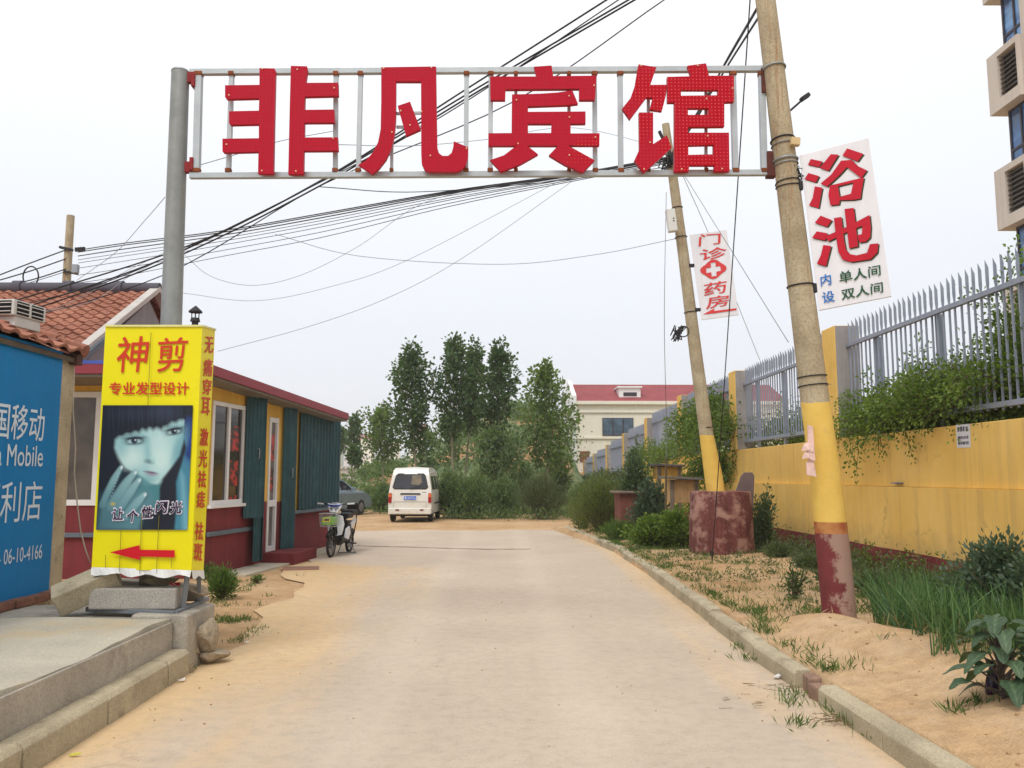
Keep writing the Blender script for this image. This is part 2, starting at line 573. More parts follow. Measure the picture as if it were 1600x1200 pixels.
# expansion joint / crack across the road
mb = MB()
pts = [P(548, 856, 19.2), P(600, 857, 18.9), P(640, 857, 18.8), P(690, 859, 18.5), P(760, 861, 18.2), P(830, 861, 18.2)]
pts = [Vector((p.x, p.y, 0.0055)) for p in pts]
for a, b_ in zip(pts, pts[1:]):
    n_ = 5
    for q in range(n_):
        u = a.lerp(b_, q / n_); w = a.lerp(b_, (q + 1) / n_)
        wd = 0.03 + 0.022 * rnd.random()
        mb.add([u + Vector((0, -wd, 0)), w + Vector((0, -wd, 0)), w + Vector((0, wd, 0)), u + Vector((0, wd, 0))], [(0, 1, 2, 3)])
struct(mb.build("road_joint", pm("tar_joint", S(140, 122, 104), 0.9, 0.3), origin=(0, 0, 0)))

# verge: the raised bank of earth between kerb and wall
def hump(x, y, cx, cy, rx, ry, h, ang=0.0):
    ca, sa = math.cos(ang), math.sin(ang)
    dx, dy = x - cx, y - cy
    u = (dx * ca + dy * sa) / rx; v = (-dx * sa + dy * ca) / ry
    return h * math.exp(-(u * u + v * v))
_lump = [(rnd.uniform(2.5, 5.6), rnd.uniform(2, 26), rnd.uniform(0.06, 0.3), rnd.uniform(-0.022, 0.032)) for _ in range(900)]
def verge_z(x, y):
    t = max(0, min(1, (x - 2.28) / 0.5))
    z = 0.115 + 0.02 * t
    z += hump(x, y, 3.3, 6.6, 0.42, 1.5, 0.20, 0.25) + hump(x, y, 3.25, 4.6, 0.5, 1.2, 0.15, -0.2) + hump(x, y, 4.6, 5.0, 1.4, 1.2, 0.10)
    z += hump(x, y, 3.25, 7.95, 0.4, 0.45, 0.05)
    z += 0.05 * max(0, (x - 3.4) / 2)
    for cx, cy, r, h in _lump:
        d = (x - cx) ** 2 + (y - cy) ** 2
        if d < r * r * 4: z += h * math.exp(-d / (r * r)) * t
    return z
mb = MB()
NXV, NYV = 64, 330
for a in range(NYV + 1):
    y = 1.5 + 28.0 * (a / NYV) ** 1.35
    x0 = 2.29 if y < 8 else 2.36 if y < 18 else max(1.6, 2.36 - (y - 18) * 0.12)
    for q in range(NXV + 1):
        x = x0 + (5.62 - x0) * q / NXV
        z = verge_z(x, y) if q > 0 else -0.05
        if y > 25 and q: z = z * max(0, 1 - (y - 25) / 4.5) - 0.02
        mb.v.append(Vector((x, y, z)))
for a in range(NYV):
    for q in range(NXV):
        i = a * (NXV + 1) + q
        mb.f.append((i, i + 1, i + NXV + 2, i + NXV + 1))
struct(mb.build("verge", M_EARTH, origin=(0, 0, 0), smooth=True, fix=False))

# kerb stones
def kerb_stone(x, y0, y1, h, w, label, group, tilt=0.0, dx=0.0):
    o = MB()
    L2 = (y1 - y0) / 2 - 0.006
    ch = 0.03
    prof = [(-w / 2, -0.12), (w / 2, -0.12), (w / 2, h), (-w / 2 + ch, h), (-w / 2, h - ch)]
    if dx < 0: prof = [(-a, b_) for a, b_ in prof][::-1]
    c = Vector((x, (y0 + y1) / 2, 0))
    R = Matrix.Rotation(tilt, 3, 'Z') @ Matrix.Rotation(rnd.uniform(-.03, .03), 3, 'Y') @ Matrix.Rotation(rnd.uniform(-.012, .012), 3, 'X')
    vs = [c + R @ Vector((a, s * L2, b_)) for s in (-1, 1) for a, b_ in prof]
    o.add(vs, [(0, 1, 2, 3, 4), (9, 8, 7, 6, 5)] + [(q, (q + 1) % 5, 5 + (q + 1) % 5, 5 + q) for q in range(5)])
    ob = o.build("kerb_stone", M_KERB, origin=(x, (y0 + y1) / 2, 0), bevel=0.012)
    return tag(ob, label, "kerb stone", group)
y = 2.0; k = 0
while y < 24.0:
    ln = .97 if y < 5.8 else rnd.choice([0.98, 0.98, 0.75, 0.98])
    if 5.8 < y < 6.3: y = 6.33
    xx = 2.245 if y < 7 else (2.245 + 0.205 * min(1, (y - 7) / 6) if y < 17 else 2.45 - (y - 17) * 0.075)
    kerb_stone(xx + rnd.uniform(-.012, .012), y, y + ln, 0.145 + rnd.uniform(-.02, .012), 0.13,
               "worn concrete kerb stone edging the sandy verge on the right side of the road", "kerb stones along the right verge",
               tilt=(0.012 if y < 7 else -.03 if y < 13 else 0.0 if y < 17 else 0.075) + rnd.uniform(-.012, .012))
    y += ln; k += 1
for q in range(2):
    o = MB(); R = Matrix.Rotation(0.15 - q * .25, 3, 'Z')
    o.obox((2.25 + .02 * q, 5.99 + 0.2 * q, 0.03), (0.05, 0.085, 0.07 + .02 * q), R)
    tag(o.build("broken_brick", pm("brick_red", S(146, 118, 100), 0.95, 0.25, 9, 60, 0.4, grain=.3), bevel=0.015),
        "broken reddish brick standing in the gap of the right kerb, " + ("nearer the camera" if q == 0 else "the farther one"), "brick")
for q in range(5):
    y0 = 2.6 + 0.96 * q
    y1 = y0 + (0.96 if q < 4 else 0.42)
    kerb_stone(-2.53, y0, y1, 0.185 + rnd.uniform(-.006, .006), 0.15,
               "short end piece of the left kerb below the concrete platform corner" if q == 4 else "tan concrete kerb stone along the foot of the grey concrete platform",
               None if q == 4 else "kerb stones along the left platform", tilt=rnd.uniform(-.01, .01) + 0.0, dx=-1)

# platform (raised pavement) with rough front
mb = MB()
front = []
N = 40
for q in range(N + 1):
    y = 1.5 + (6.86 - 1.5) * q / N
    front.append((-2.64 + 0.012 * math.sin(q * 1.3) + rnd.uniform(-.008, .008), y))
top = []
NXP = 14
for q, (xf, y) in enumerate(front):
    for s in range(NXP + 1):
        t = s / NXP
        x = xf + (-8.5 - xf) * t ** 1.6
        z = 0.42 + 0.012 * math.sin(y * 3 + x * 2) + 0.010 * math.sin(x * 5 + y) + (0.03 * min(1, max(0, (-3.6 - x))))
        mb.v.append(Vector((x, y, z)))
for q in range(N):
    for s in range(NXP):
        i = q * (NXP + 1) + s
        mb.f.append((i, i + NXP + 1, i + NXP + 2, i + 1))
o0 = len(mb.v)
for q, (xf, y) in enumerate(front):
    z = mb.v[q * (NXP + 1)].z
    mb.v += [Vector((xf, y, z)), Vector((xf + 0.012 + rnd.uniform(-.01, .012), y, 0.3)), Vector((xf + 0.01, y, -0.1))]
for q in range(N):
    for s in range(2):
        i = o0 + q * 3 + s
        mb.f.append((i, i + 1, i + 4, i + 3))
struct(mb.build("pavement", M_CONC_TOP, origin=(0, 0, 0), fix=False))
# the separate end block that carries the light box
mb = MB()
mb.box((-4.7, 6.865, -0.1), (-2.63, 7.75, 0.405))
mb.box((-2.95, 6.87, -0.1), (-2.49, 7.52, 0.452))
o = mb.build("pavement_end", M_CONC, origin=(0, 0, 0), bevel=0.03, seg=3)
struct(o)
mb = MB(); mb.box((-2.625, 1.5, -0.05), (-2.604, 6.86, 0.40))
struct(mb.build("pavement_face", M_CONC, origin=(0, 0, 0), bevel=0.008))

def rock(name, c, r, label, mat=None, seed=1, cat="rock", group=None, flat=1.0, rz=0, rough=0.22):
    bm = bmesh.new()
    bmesh.ops.create_icosphere(bm, subdivisions=3, radius=1)
    rg = random.Random(seed)
    planes = [(Vector((rg.gauss(0, 1), rg.gauss(0, 1), rg.gauss(0, 1))).normalized(), rg.uniform(0.42, 0.85)) for _ in range(14)]
    for v in bm.verts:
        for n, d in planes:
            k = v.co.dot(n)
            if k > d: v.co -= n * (k - d)
        v.co += Vector((rg.uniform(-1, 1), rg.uniform(-1, 1), rg.uniform(-1, 1))) * 0.025
        v.co = Matrix.Rotation(rz, 3, 'Z') @ Vector((v.co.x * r[0], v.co.y * r[1], v.co.z * r[2]))
    me = bpy.data.meshes.new(name); bm.to_mesh(me); bm.free()
    me.materials.append(mat or M_ROCK)
    o = bpy.data.objects.new(name, me); COL.objects.link(o); o.location = c
    return tag(o, label, cat, group)

# rubble under the corner of the platform
for q, (px, py, z, r, lb) in enumerate([
        (292, 1010, .16, (.15, .16, .13), "brown rock wedged under the corner of the concrete platform next to the kerb end"),
        (318, 995, .22, (.13, .14, .20), "tall upright rock leaning on the platform corner under the yellow light box"),
        (335, 1022, .07, (.13, .14, .085), "low pointed rock at the foot of the platform corner, farthest into the road"),
        (288, 1040, .06, (.09, .12, .09), "small rock beside the last kerb stone of the left platform")]):
    p = G(px, py, z)
    rock("rock", p, r, lb, seed=20 + q)

# ================================================================== SHOP (yellow and maroon, with shutters)
A = G(318, 903); B = G(523, 852)
WD = (B - A); WD.z = 0; LEN = WD.length; WD.normalize()
WN = Vector((WD.y, -WD.x, 0))           # towards the road
if WN.dot(EYE - A) < 0: WN = -WN
WALL = Plane(A, WN)
M_YEL = pm("yellow_wall_paint", S(222, 178, 82), 0.85, 0.1, 2, 50, 0.15, streak=0.12, stain=S(170, 130, 60), stain_amt=0.25, stain_scale=2)
M_MAR = pm("maroon_wall_paint", S(122, 50, 54), 0.85, 0.12, 2, 50, 0.12, stain=S(96, 52, 50), stain_amt=0.4, stain_scale=2.4, streak=0.1)
M_FASC = pm("maroon_fascia_metal", S(146, 62, 74), 0.55, 0.1, 2, 30, 0.05, stain=S(120, 60, 66), stain_amt=0.4)
M_UPVC = pm("white_window_frame", S(226, 226, 226), 0.4, 0.05, 3, 30, 0.0)
M_GLASS = glass_mat("shop_window_glass", (0.035, 0.03, 0.026), 0.05)
M_TEAL = pm("teal_shutter_paint", S(48, 84, 92), 0.5, 0.16, 3, 60, 0.06, streak=0.18, stain=S(70, 104, 110), stain_amt=0.3, stain_scale=3)
M_GREYPIPE = pm("grey_painted_rail", S(96, 108, 118), 0.6, 0.12)
M_STEEL = pm("galvanised_steel", S(150, 156, 156), 0.5, 0.14, 5, 60, 0.08, metal=0.55, stain=S(120, 112, 98), stain_amt=0.35, stain_scale=4)
ALONG = lambda t, z, off=0.0: A + WD * t + WN * off + Vector((0, 0, z))
def tz(px, py, off=0.0):
    p = WALL.at(px, py)
    return (p - A).dot(WD), p.z
shop = thing("shop", A, "single storey yellow and maroon shop with a flat maroon edged roof", "shop")
zroofA = WALL.at(334, 588).z; zroofB = WALL.at(523, 656).z
H = max(zroofA, zroofB)
LW = Vector((-1, 0, 0))
WID = 2.6
t_far = LEN
def along_box(mb, t0, t1, z0, z1, o0, o1):
    q = [ALONG(t0, z0, o0), ALONG(t1, z0, o0), ALONG(t1, z0, o1), ALONG(t0, z0, o1)]
    return mb.hexa(q, (0, 0, z1 - z0))
# openings on the long side (t along the wall)
sill = tz(350, 788)[1]; wtop = tz(352, 629)[1]
win_t0, win_t1 = 0.08, tz(381, 700)[0]
dr_t0, dr_t1 = tz(418, 750)[0], tz(432, 750)[0] 
dr_top = tz(424, 652)[1]
# long wall: maroon base with door gap, yellow above with window & door gap
mb = MB()
along_box(mb, 0, dr_t0, -0.05, sill, -0.2, 0); along_box(mb, dr_t1 + .5, LEN, -0.05, tz(495, 798)[1], -0.2, 0)
# maroon end wall below
mb.box((A.x - WID - 0.6, A.y, -0.05), (A.x - 0.2, A.y + 0.2, 0.78 + .35))
mb.hexa([ALONG(LEN - .2, -.05, -.2), ALONG(LEN, -.05, -.2), ALONG(LEN, -.05, -WID), ALONG(LEN - .2, -.05, -WID)], (0, 0, 1.1))
mb.build("base_wall", M_MAR, shop)
mb = MB()
along_box(mb, 0, win_t0, sill, zroofA, -0.2, -.002); along_box(mb, win_t1, dr_t0, sill, zroofA - .02, -0.2, -.002)
along_box(mb, win_t0, win_t1, wtop, zroofA - .01, -0.2, -.002)
along_box(mb, dr_t0, dr_t1 + .5, dr_top, zroofB + .04, -0.2, -.002)
along_box(mb, dr_t1 + .5, LEN, tz(495, 798)[1], zroofB, -0.2, -.002)
ez0, ez1 = 1.13, 3.1
ewx0, ewx1 = P(92, 700, A.y).x, P(156, 700, A.y).x
ew_bot, ew_top = P(120, 790, A.y).z, P(120, 612, A.y).z
mb.box((A.x - WID - .6, A.y + .002, ew_top), (A.x - .2, A.y + .2, zroofA))
mb.box((A.x - WID - .6, A.y + .002, 1.13), (ewx0 - .1, A.y + .2, ew_top)); mb.box((ewx1, A.y + .002, 1.13), (A.x - .2, A.y + .2, ew_top))
mb.hexa([ALONG(LEN - .2, 1.05, -.2), ALONG(LEN, 1.05, -.2), ALONG(LEN, 1.05, -WID), ALONG(LEN - .2, 1.05, -WID)], (0, 0, zroofB - 1.05))
mb.build("wall", M_YEL, shop)
mb = MB()  # dim interior shell and floor
along_box(mb, 0.25, LEN - .25, 0.0, 2.7, -2.3, -2.2)
mb.build("back_wall", pm("dim_interior", S(120, 108, 96), 0.9, 0.3, 3), shop)
mb = MB()  # roof slab sloping with the fascia
def roofpt(px, py, off): 
    pl = Plane(A + WN * off, WN); return pl.at(px, py)
OV = 0.42
fa = roofpt(313, 579, OV); fb = roofpt(545, 656, OV); fa2 = roofpt(313, 563, OV); fb2 = roofpt(545, 646, OV)
# continue the eave to the near corner of the roof
fdir = (fb - fa)
hA = fa.z; topA = fa2.z
c0 = Vector((fa.x, A.y - 0.95, 0)) 
k = (c0.y - fa.y) / fdir.y
c0 = fa + fdir * k; c0t = fa2 + (fb2 - fa2) * k
left = Vector((-WID - 1.0, 0, 0.0))
back = Vector((-WID - .5, 0, 0))
mb.add([c0, fb, fb + back, c0 + left, c0t, fb2, fb2 + back, c0t + left], [(0, 3, 2, 1), (4, 5, 6, 7), (0, 1, 5, 4), (1, 2, 6, 5), (2, 3, 7, 6), (3, 0, 4, 7)])
mb.build("roof", M_FASC, shop)
mb = MB()
mb.hexa([c0 + Vector((-.03, .03, -.045)), fb + Vector((-.03, -.03, -.045)), fb + back + Vector((0, -.03, -.045)), c0 + left + Vector((0, .03, -.045))], (0, 0, .04))
mb.build("soffit", pm("grey_soffit", S(120, 112, 100), 0.8), shop)
mb = MB(); mb.bar(c0t + Vector((-.02, .02, .02)), c0t + left + Vector((0, .02, .02)), .05)
mb.build("roof_trim", pm("blue_trim", S(70, 90, 170), 0.5), shop)
# windows
def window(t0, t1, z0, z1, n, parent, off=-0.06, fr=0.07, glass=M_GLASS):
    f = MB()
    along_box(f, t0, t1, z0, z0 + fr, off, off + .07); along_box(f, t0, t1, z1 - fr, z1, off, off + .07)
    for q in range(n + 1):
        t = t0 + (t1 - t0 - fr) * q / n
        along_box(f, t, t + fr, z0 + fr, z1 - fr, off, off + .066)
    fo = f.build("window", M_UPVC, parent, bevel=.006)
    g = MB(); along_box(g, t0 + fr, t1 - fr, z0 + fr, z1 - fr, off + .02, off + .03)
    ch = g.build("pane", glass, parent)
    ch.parent = fo; ch.location = (0, 0, 0)
    return fo
wf = window(win_t0, win_t1, sill, wtop, 2, shop, off=-.05)
s_ = MB(); along_box(s_, win_t0 - .06, win_t1 + .04, sill - .05, sill, -0.05, .07)
so = s_.build("sill", M_UPVC, shop, bevel=.006)
# red lettering stuck to the inside of the window
def sticker_mat():
    m, nt, b = new_mat("faded_red_sticker")
    n = _noise(nt, _coord(nt, 'World', (7, 7, 10)), 1.0, 2, 0.5)
    c = _ramp(nt, n, [(0.46, S(58, 44, 40)), (0.52, S(176, 52, 48)), (0.7, S(200, 74, 66))])
    nt.links.new(c, b.inputs['Base Color']); b.inputs['Roughness'].default_value = 0.3
    return m
M_REDST = sticker_mat()
tt0, tt1 = tz(352, 700)[0], tz(378, 700)[0]
for j in range(3):
    mb = MB(); z1 = wtop - .36 - j * .58
    mb.add([ALONG(tt0 + .12, z1, -.016), ALONG(tt1 - .1, z1, -.016), ALONG(tt1 - .1, z1 - .42, -.016), ALONG(tt0 + .12, z1 - .42, -.016)], [(0, 1, 2, 3)])
    st = mb.build("window_sticker", M_REDST, shop); st.parent = wf; st.location = (0, 0, 0)
# rail that runs under the window
mb = MB(); along_box(mb, 0.02, tz(394, 810)[0], .62, .69, 0.002, .05); mb.build("rail", M_GREYPIPE, shop, bevel=.008)
mb = MB(); mb.box((A.x - WID, A.y - .05, .62), (A.x, A.y - .002, .69)); mb.build("rail", M_GREYPIPE, shop, bevel=.008)
zp = P(130, 590, A.y).z
mb = MB(); mb.tube([(A.x - WID, A.y - .05, zp), (A.x - .05, A.y - .05, zp)], .04, 10); mb.build("conduit", M_GREYPIPE, shop, smooth=True)
# end window
def wbox(lo, hi, mat, nm, parent, bev=.006):
    m_ = MB(); m_.box(lo, hi); return m_.build(nm, mat, parent, bevel=bev)
f = MB(); yy = A.y - .02
ewl = ewx0 - .1
f.box((ewl, yy, ew_bot), (ewx1, yy + .1, ew_bot + .09)); f.box((ewl, yy, ew_top - .09), (ewx1, yy + .1, ew_top))
f.box((ewx1 - .09, yy + .002, ew_bot + .09), (ewx1, yy + .098, ew_top - .09)); f.box((ewl, yy + .002, ew_bot + .09), (ewl + .07, yy + .098, ew_top - .09))
fo = f.build("window", M_UPVC, shop, bevel=.006)
g = MB(); g.box((ewl + .07, yy + .05, ew_bot + .09), (ewx1 - .09, yy + .06, ew_top - .09))
gl = g.build("pane", glass_mat("dusty_window_glass", (.10, .085, .07), .25), shop); gl.parent = fo; gl.location = (0, 0, 0)
# door: white frame, glass, threshold
DOF = -.06
dfr = MB()
zt = dr_top
along_box(dfr, dr_t0, dr_t0 + .07, .16, zt, DOF, DOF + .08); along_box(dfr, dr_t1 - .07, dr_t1, .16, zt, DOF, DOF + .08)
along_box(dfr, dr_t0 + .07, dr_t1 - .07, zt - .09, zt, DOF, DOF + .078); along_box(dfr, dr_t0 + .07, dr_t1 - .07, .16, .28, DOF, DOF + .078)
along_box(dfr, dr_t0 + .07, dr_t1 - .07, 1.0, 1.12, DOF, DOF + .076)
door = dfr.build("door", M_UPVC, shop, bevel=.006)
g = MB(); along_box(g, dr_t0 + .07, dr_t1 - .07, .28, zt - .09, DOF + .02, DOF + .03)
gl = g.build("pane", glass_mat("door_glass", (.16, .15, .14), .15), shop); gl.parent = door; gl.location = (0, 0, 0)
for z1, h in ((2.35, .5), (1.7, .42)):
    g = MB(); g.add([ALONG(dr_t0 + .09, z1, DOF + .036), ALONG(dr_t1 - .1, z1, DOF + .036), ALONG(dr_t1 - .1, z1 - h, DOF + .036), ALONG(dr_t0 + .09, z1 - h, DOF + .036)], [(0, 1, 2, 3)])
    st = g.build("door_sticker", M_REDST, shop); st.parent = door; st.location = (0, 0, 0)
g = MB(); g.obox(ALONG((dr_t0 + dr_t1) / 2, .72, DOF + .036), (.05, .12, .2)); 
# jamb to the right of the door: yellow above, maroon below (recessed face)
j0, j1 = dr_t1, tz(444, 750)[0]
g = MB(); along_box(g, j0, j1 + .3, sill - .02, dr_top, -.06, -.004); g.build("door_jamb", M_YEL, shop)
g = MB(); along_box(g, j0, j1 + .3, .1, sill - .02, -.06, -.006); g.build("jamb_base", M_MAR, shop)
# corrugated shutter leaves
def corrugated(p0, p1, z0, z1, n, amp=.022, thick=.012, zt1=None):
    """trapezoid-ribbed sheet from p0 to p1 (plan points)"""
    m_ = MB(); p0 = Vector((p0[0], p0[1], 0)); p1 = Vector((p1[0], p1[1], 0))
    d = (p1 - p0); nn = Vector((d.y, -d.x, 0)).normalized()
    if nn.dot(EYE - p0) < 0: nn = -nn
    prof = []
    for q in range(n):
        for u, a in ((0, 0), (.55, 0), (.68, 1), (.87, 1)):
            prof.append(((q + u) / n, a * amp))
    prof.append((1, 0))
    zt1 = z1 if zt1 is None else zt1
    for o_ in (0, -thick):
        for u, a in prof:
            p = p0 + d * u + nn * (a + o_)
            m_.v += [p + Vector((0, 0, z0)), p + Vector((0, 0, z1 + (zt1 - z1) * u))]
    k = len(prof)
    for q in range(k - 1):
        a = q * 2
        m_.f += [(a, a + 2, a + 3, a + 1), (2 * k + a, 2 * k + a + 1, 2 * k + a + 3, 2 * k + a + 2),
                 (a + 1, a + 3, 2 * k + a + 3, 2 * k + a + 1), (a, 2 * k + a, 2 * k + a + 2, a + 2)]
    m_.f += [(0, 1, 2 * k + 1, 2 * k), (2 * k - 2, 4 * k - 2, 4 * k - 1, 2 * k - 1)]
    return m_
def handle(p, parent):
    h = MB(); pts = [p + WN * 0 + Vector((0, 0, .1)), p + WN * .06 + Vector((0, 0, .08)), p + WN * .06 + Vector((0, 0, -.08)), p + Vector((0, 0, -.1))]
    h.tube(pts, .011, 6)
    o = h.build("handle", M_STEEL, shop, smooth=True); o.parent = parent; o.location = (0, 0, 0)
zt2 = tz(402, 624)[1]; zt3 = tz(500, 652)[1]
def tzo(px, py, off):
    q = Plane(A + WN * off, WN).at(px, py); return (q - A).dot(WD)
ta, tb = tzo(384, 700, .05), tzo(414, 700, .22)
# first pair folded open beside the window
leaf = corrugated(ALONG(ta, 0, .05), ALONG(tb, 0, .22), tz(385, 809)[1], zt2, 5, .014)
lo_ = leaf.build("shutter", M_TEAL, shop, fix=True)
handle(ALONG(ta + .25, 1.95, .13), lo_)
leaf = corrugated(ALONG(tb - .02, 0, .235), ALONG(tb + .24, 0, .02), .12, zt2, 2, .012)
leaf.build("shutter", M_TEAL, shop)
leaf = corrugated(ALONG(ta + .25, 0, .13), ALONG(tb - .02, 0, .2), .1, tz(385, 809)[1], 3, .012)
leaf.build("shutter", M_TEAL, shop)
tc_, td = tzo(443, 700, .05), tzo(464, 700, .2)
leaf = corrugated(ALONG(tc_, 0, .05), ALONG(td, 0, .2), .16, zt3 + .05, 2, .012)
lo_ = leaf.build("shutter", M_TEAL, shop)
handle(ALONG(tc_ + .2, 1.62, .11), lo_)
te, tf = tz(465, 700)[0], LEN - .02
zs_ = tz(495, 796)[1]
leaf = corrugated(ALONG(te, 0, .06), ALONG(tf, 0, .06), zs_ + .04, zt3, 12, .035)
leaf.build("shutter", M_TEAL, shop)
g = MB(); along_box(g, td + .02, LEN, zs_ - .03, zs_ + .03, .002, .11); g.build("sill", M_GREYPIPE, shop, bevel=.006)
# red steps and the loose plate
t0, t1 = tz(416, 860)[0] - .25, tz(444, 850)[0] + .1
g = MB(); along_box(g, t0, t1, -.03, .19, .004, .62)
so = g.build("door_step", M_MAR, bevel=.012); tag(so, "maroon painted concrete step in front of the shop door", "step")
g = MB(); along_box(g, tz(418, 860)[0] - .03, tz(444, 850)[0] + .35, .06, .16, -.15, .1); g.build("threshold", pm("grey_sill", S(120, 112, 104), .8), shop, bevel=.008)
p = G(470, 889)
g = MB(); g.obox((p.x, p.y, .012), (.3, .22, .01), Matrix.Rotation(.2, 3, 'Z'))
tag(g.build("floor_plate", pm("rusty_plate", S(140, 104, 88), .8, .2), bevel=.003), "flat reddish plate lying on the ground before the shop step", "plate")
# narrow concrete apron along the shop foot
mb = MB()
along_box(mb, .3, LEN + .1, -.1, .022, .0, .55)
struct(mb.build("apron", M_CONC_TOP, origin=(0, 0, 0), bevel=.01))

# chimney on the shop roof
cp = P(305, 500, A.y + 1.0)
ch = thing("chimney_pipe", (cp.x, cp.y, zroofA), "short black stove pipe with a conical cap on the shop roof beside the steel pole", "chimney")
M_SOOT = pm("sooty_black_metal", S(48, 46, 50), .7, .25)
mb = MB(); zb = P(305, 508, cp.y).z; z1 = P(305, 497, cp.y).z; z2 = P(305, 478, cp.y).z; zcap = P(305, 487, cp.y).z
mb.tube([(cp.x, cp.y, zroofA + .05), (cp.x, cp.y, z1 - .01)], .055, 12); mb.tube([(cp.x, cp.y, z1 - .06), (cp.x, cp.y, z1)], [.085, .07], 12)
mb.build("pipe", M_SOOT, ch, smooth=.6)
mb = MB()
for q in range(4):
    a = q * math.pi / 2 + .4
    mb.tube([(cp.x + .055 * math.cos(a), cp.y + .055 * math.sin(a), z1 - .03), (cp.x + .06 * math.cos(a), cp.y + .06 * math.sin(a), zcap)], .009, 5)
mb.build("cap_stay", M_SOOT, ch)
mb = MB(); mb.tube([(cp.x, cp.y, zcap - .015), (cp.x, cp.y, zcap + .01), (cp.x, cp.y, z2)], [.115, .11, .012], 14); mb.build("cap", M_SOOT, ch, smooth=.6)

# ================================================================== GABLE HOUSE with clay tiles
def tile_mat():
    m, nt, b = new_mat("clay_tiles")
    v = _coord(nt, 'World')
    n1 = _noise(nt, v, 1.1, 5); n2 = _noise(nt, v, 13, 4)
    c = _ramp(nt, n1, [(.3, S(132, 84, 66)), (.55, S(160, 104, 82)), (.75, S(180, 126, 102))])
    c = _mix(nt, 1.0, c, _ramp(nt, n2, [(.3, .6), (.62, 1.1)]), 'MULTIPLY')
    nt.links.new(c, b.inputs['Base Color']); b.inputs['Roughness'].default_value = .9
    _bump(nt, b, n2, .3, .01)
    return m
M_TILE = tile_mat()
def tiled_slope(p00, p10, p01, rows, cols, amp=.035, step=.035, seg=8):
    """interlocking tiles: p00->p10 along the eave, p00->p01 up the slope"""
    m_ = MB(); p00, p10, p01 = Vector(p00), Vector(p10), Vector(p01)
    e = p10 - p00; u = p01 - p00; n = e.cross(u).normalized()
    if n.z < 0: n = -n
    nx = cols * seg
    rg = random.Random(3)
    for r in range(rows):
        base = len(m_.v)
        jit = [rg.uniform(-.006, .008) for _ in range(cols + 1)]
        for s, (tt, lift) in enumerate(((r / rows - .012, step), (r / rows - .012, 0.0) , ((r + 1) / rows, 0.0))):
            pass
        rowv = []
        for tt, lift, back in (((r) / rows - .01, step - .03, 1), (r / rows - .01, step, 0), ((r + 1.0) / rows, 0.0, 0)):
            for q in range(nx + 1):
                w = (q % seg) / seg
                prof = amp * (1 - abs(2 * w - 1) ** 2) if w < .62 else amp * .25 * math.sin((w - .62) / .38 * math.pi) * -.6
                prof = amp * max(0, math.sin(w / .6 * math.pi)) if w < .6 else -amp * .15
                c_ = min(cols, q // seg)
                m_.v.append(p00 + e * (q / nx) + u * (tt + jit[c_] * .3) + n * (prof + lift + jit[c_]))
        k = nx + 1
        for s in range(2):
            for q in range(nx):
                i = base + s * k + q
                m_.f.append((i, i + 1, i + k + 1, i + k))
    return m_
Yn, Yr, Yf = 14.6, 17.6, 20.6
rr = P(256, 452, Yr); en = P(118, 548, Yn); ef = P(292, 505, Yf)
XG = (rr.x + en.x) / 2
house = thing("tiled_house", (XG - 3, Yr, 0), "grey gabled house with an orange clay tile roof and dark ridge", "house")
HL = 9.0
ztop = rr.z; zen = en.z; zef = zen
M_GREYW = pm("grey_render", S(150, 148, 152), .9, .1, 2, 40, .2, streak=.1)
M_GREYW2 = pm("light_verge_concrete", S(186, 182, 176), .9, .12)
M_RIDGE = pm("dark_ridge_tiles", S(84, 82, 92), .8, .15)
mb = MB()
gx = XG - .16
mb.hexa([(gx, Yn + .25, 0), (gx, Yf - .25, 0), (gx, Yf - .25, zef - .25), (gx, Yn + .25, zen - .25)], (-HL, 0, 0))
mb.add([(gx - .001, Yn + .25, zen - .25), (gx - .001, Yf - .25, zef - .25), (gx - .001, Yr, ztop - .25), (gx - HL, Yn + .25, zen - .25), (gx - HL, Yf - .25, zef - .25), (gx - HL, Yr, ztop - .25)], [(0, 1, 2), (3, 5, 4), (0, 2, 5, 3), (1, 4, 5, 2)])
mb.build("wall", M_GREYW, house)
mb = tiled_slope((XG - HL, Yn - .15, zen - .05), (XG - .1, Yn - .15, zen - .05), (XG - HL, Yr, ztop - .05), 16, 38)
mb.build("roof", M_TILE, house, fix=False, smooth=.5)
mb = tiled_slope((XG - HL, Yf + .15, zen - .05), (XG - .1, Yf + .15, zen - .05), (XG - HL, Yr, ztop - .05), 16, 38)
mb.build("roof", M_TILE, house, fix=False, smooth=.5)
mb = MB()
mb.hexa([(XG - .12, Yn - .2, zen - .16), (XG + .06, Yn - .2, zen - .16), (XG + .06, Yr, ztop - .06), (XG - .12, Yr, ztop - .06)], (0, 0, .12))
mb.hexa([(XG - .12, Yf + .2, zen - .16), (XG + .06, Yf + .2, zen - .16), (XG + .06, Yr + .002, ztop - .06), (XG - .12, Yr + .002, ztop - .06)], (0, 0, .12))
mb.build("verge_board", M_GREYW2, house, bevel=.01)
mb = MB()
mb.hexa([(XG - .1, Yn - .3, zen - .32), (XG + .1, Yn - .3, zen - .32), (XG + .1, Yn + 1.2, zen + (ztop - zen) * .5 - .32), (XG - .1, Yn + 1.2, zen + (ztop - zen) * .5 - .32)], (0, 0, .13))
mb.build("gutter", M_GREYPIPE, house, bevel=.01)
mb = MB()
mb.tube([(XG - HL, Yr, ztop + .02), (XG + .05, Yr, ztop + .02)], .12, 12)
for q in range(8):
    x = XG - .9 - q * 1.07
    mb.tube([(x, Yr, ztop + .02), (x + .18, Yr, ztop + .02)], .16, 12)
mb.build("ridge", M_RIDGE, house, smooth=.6)

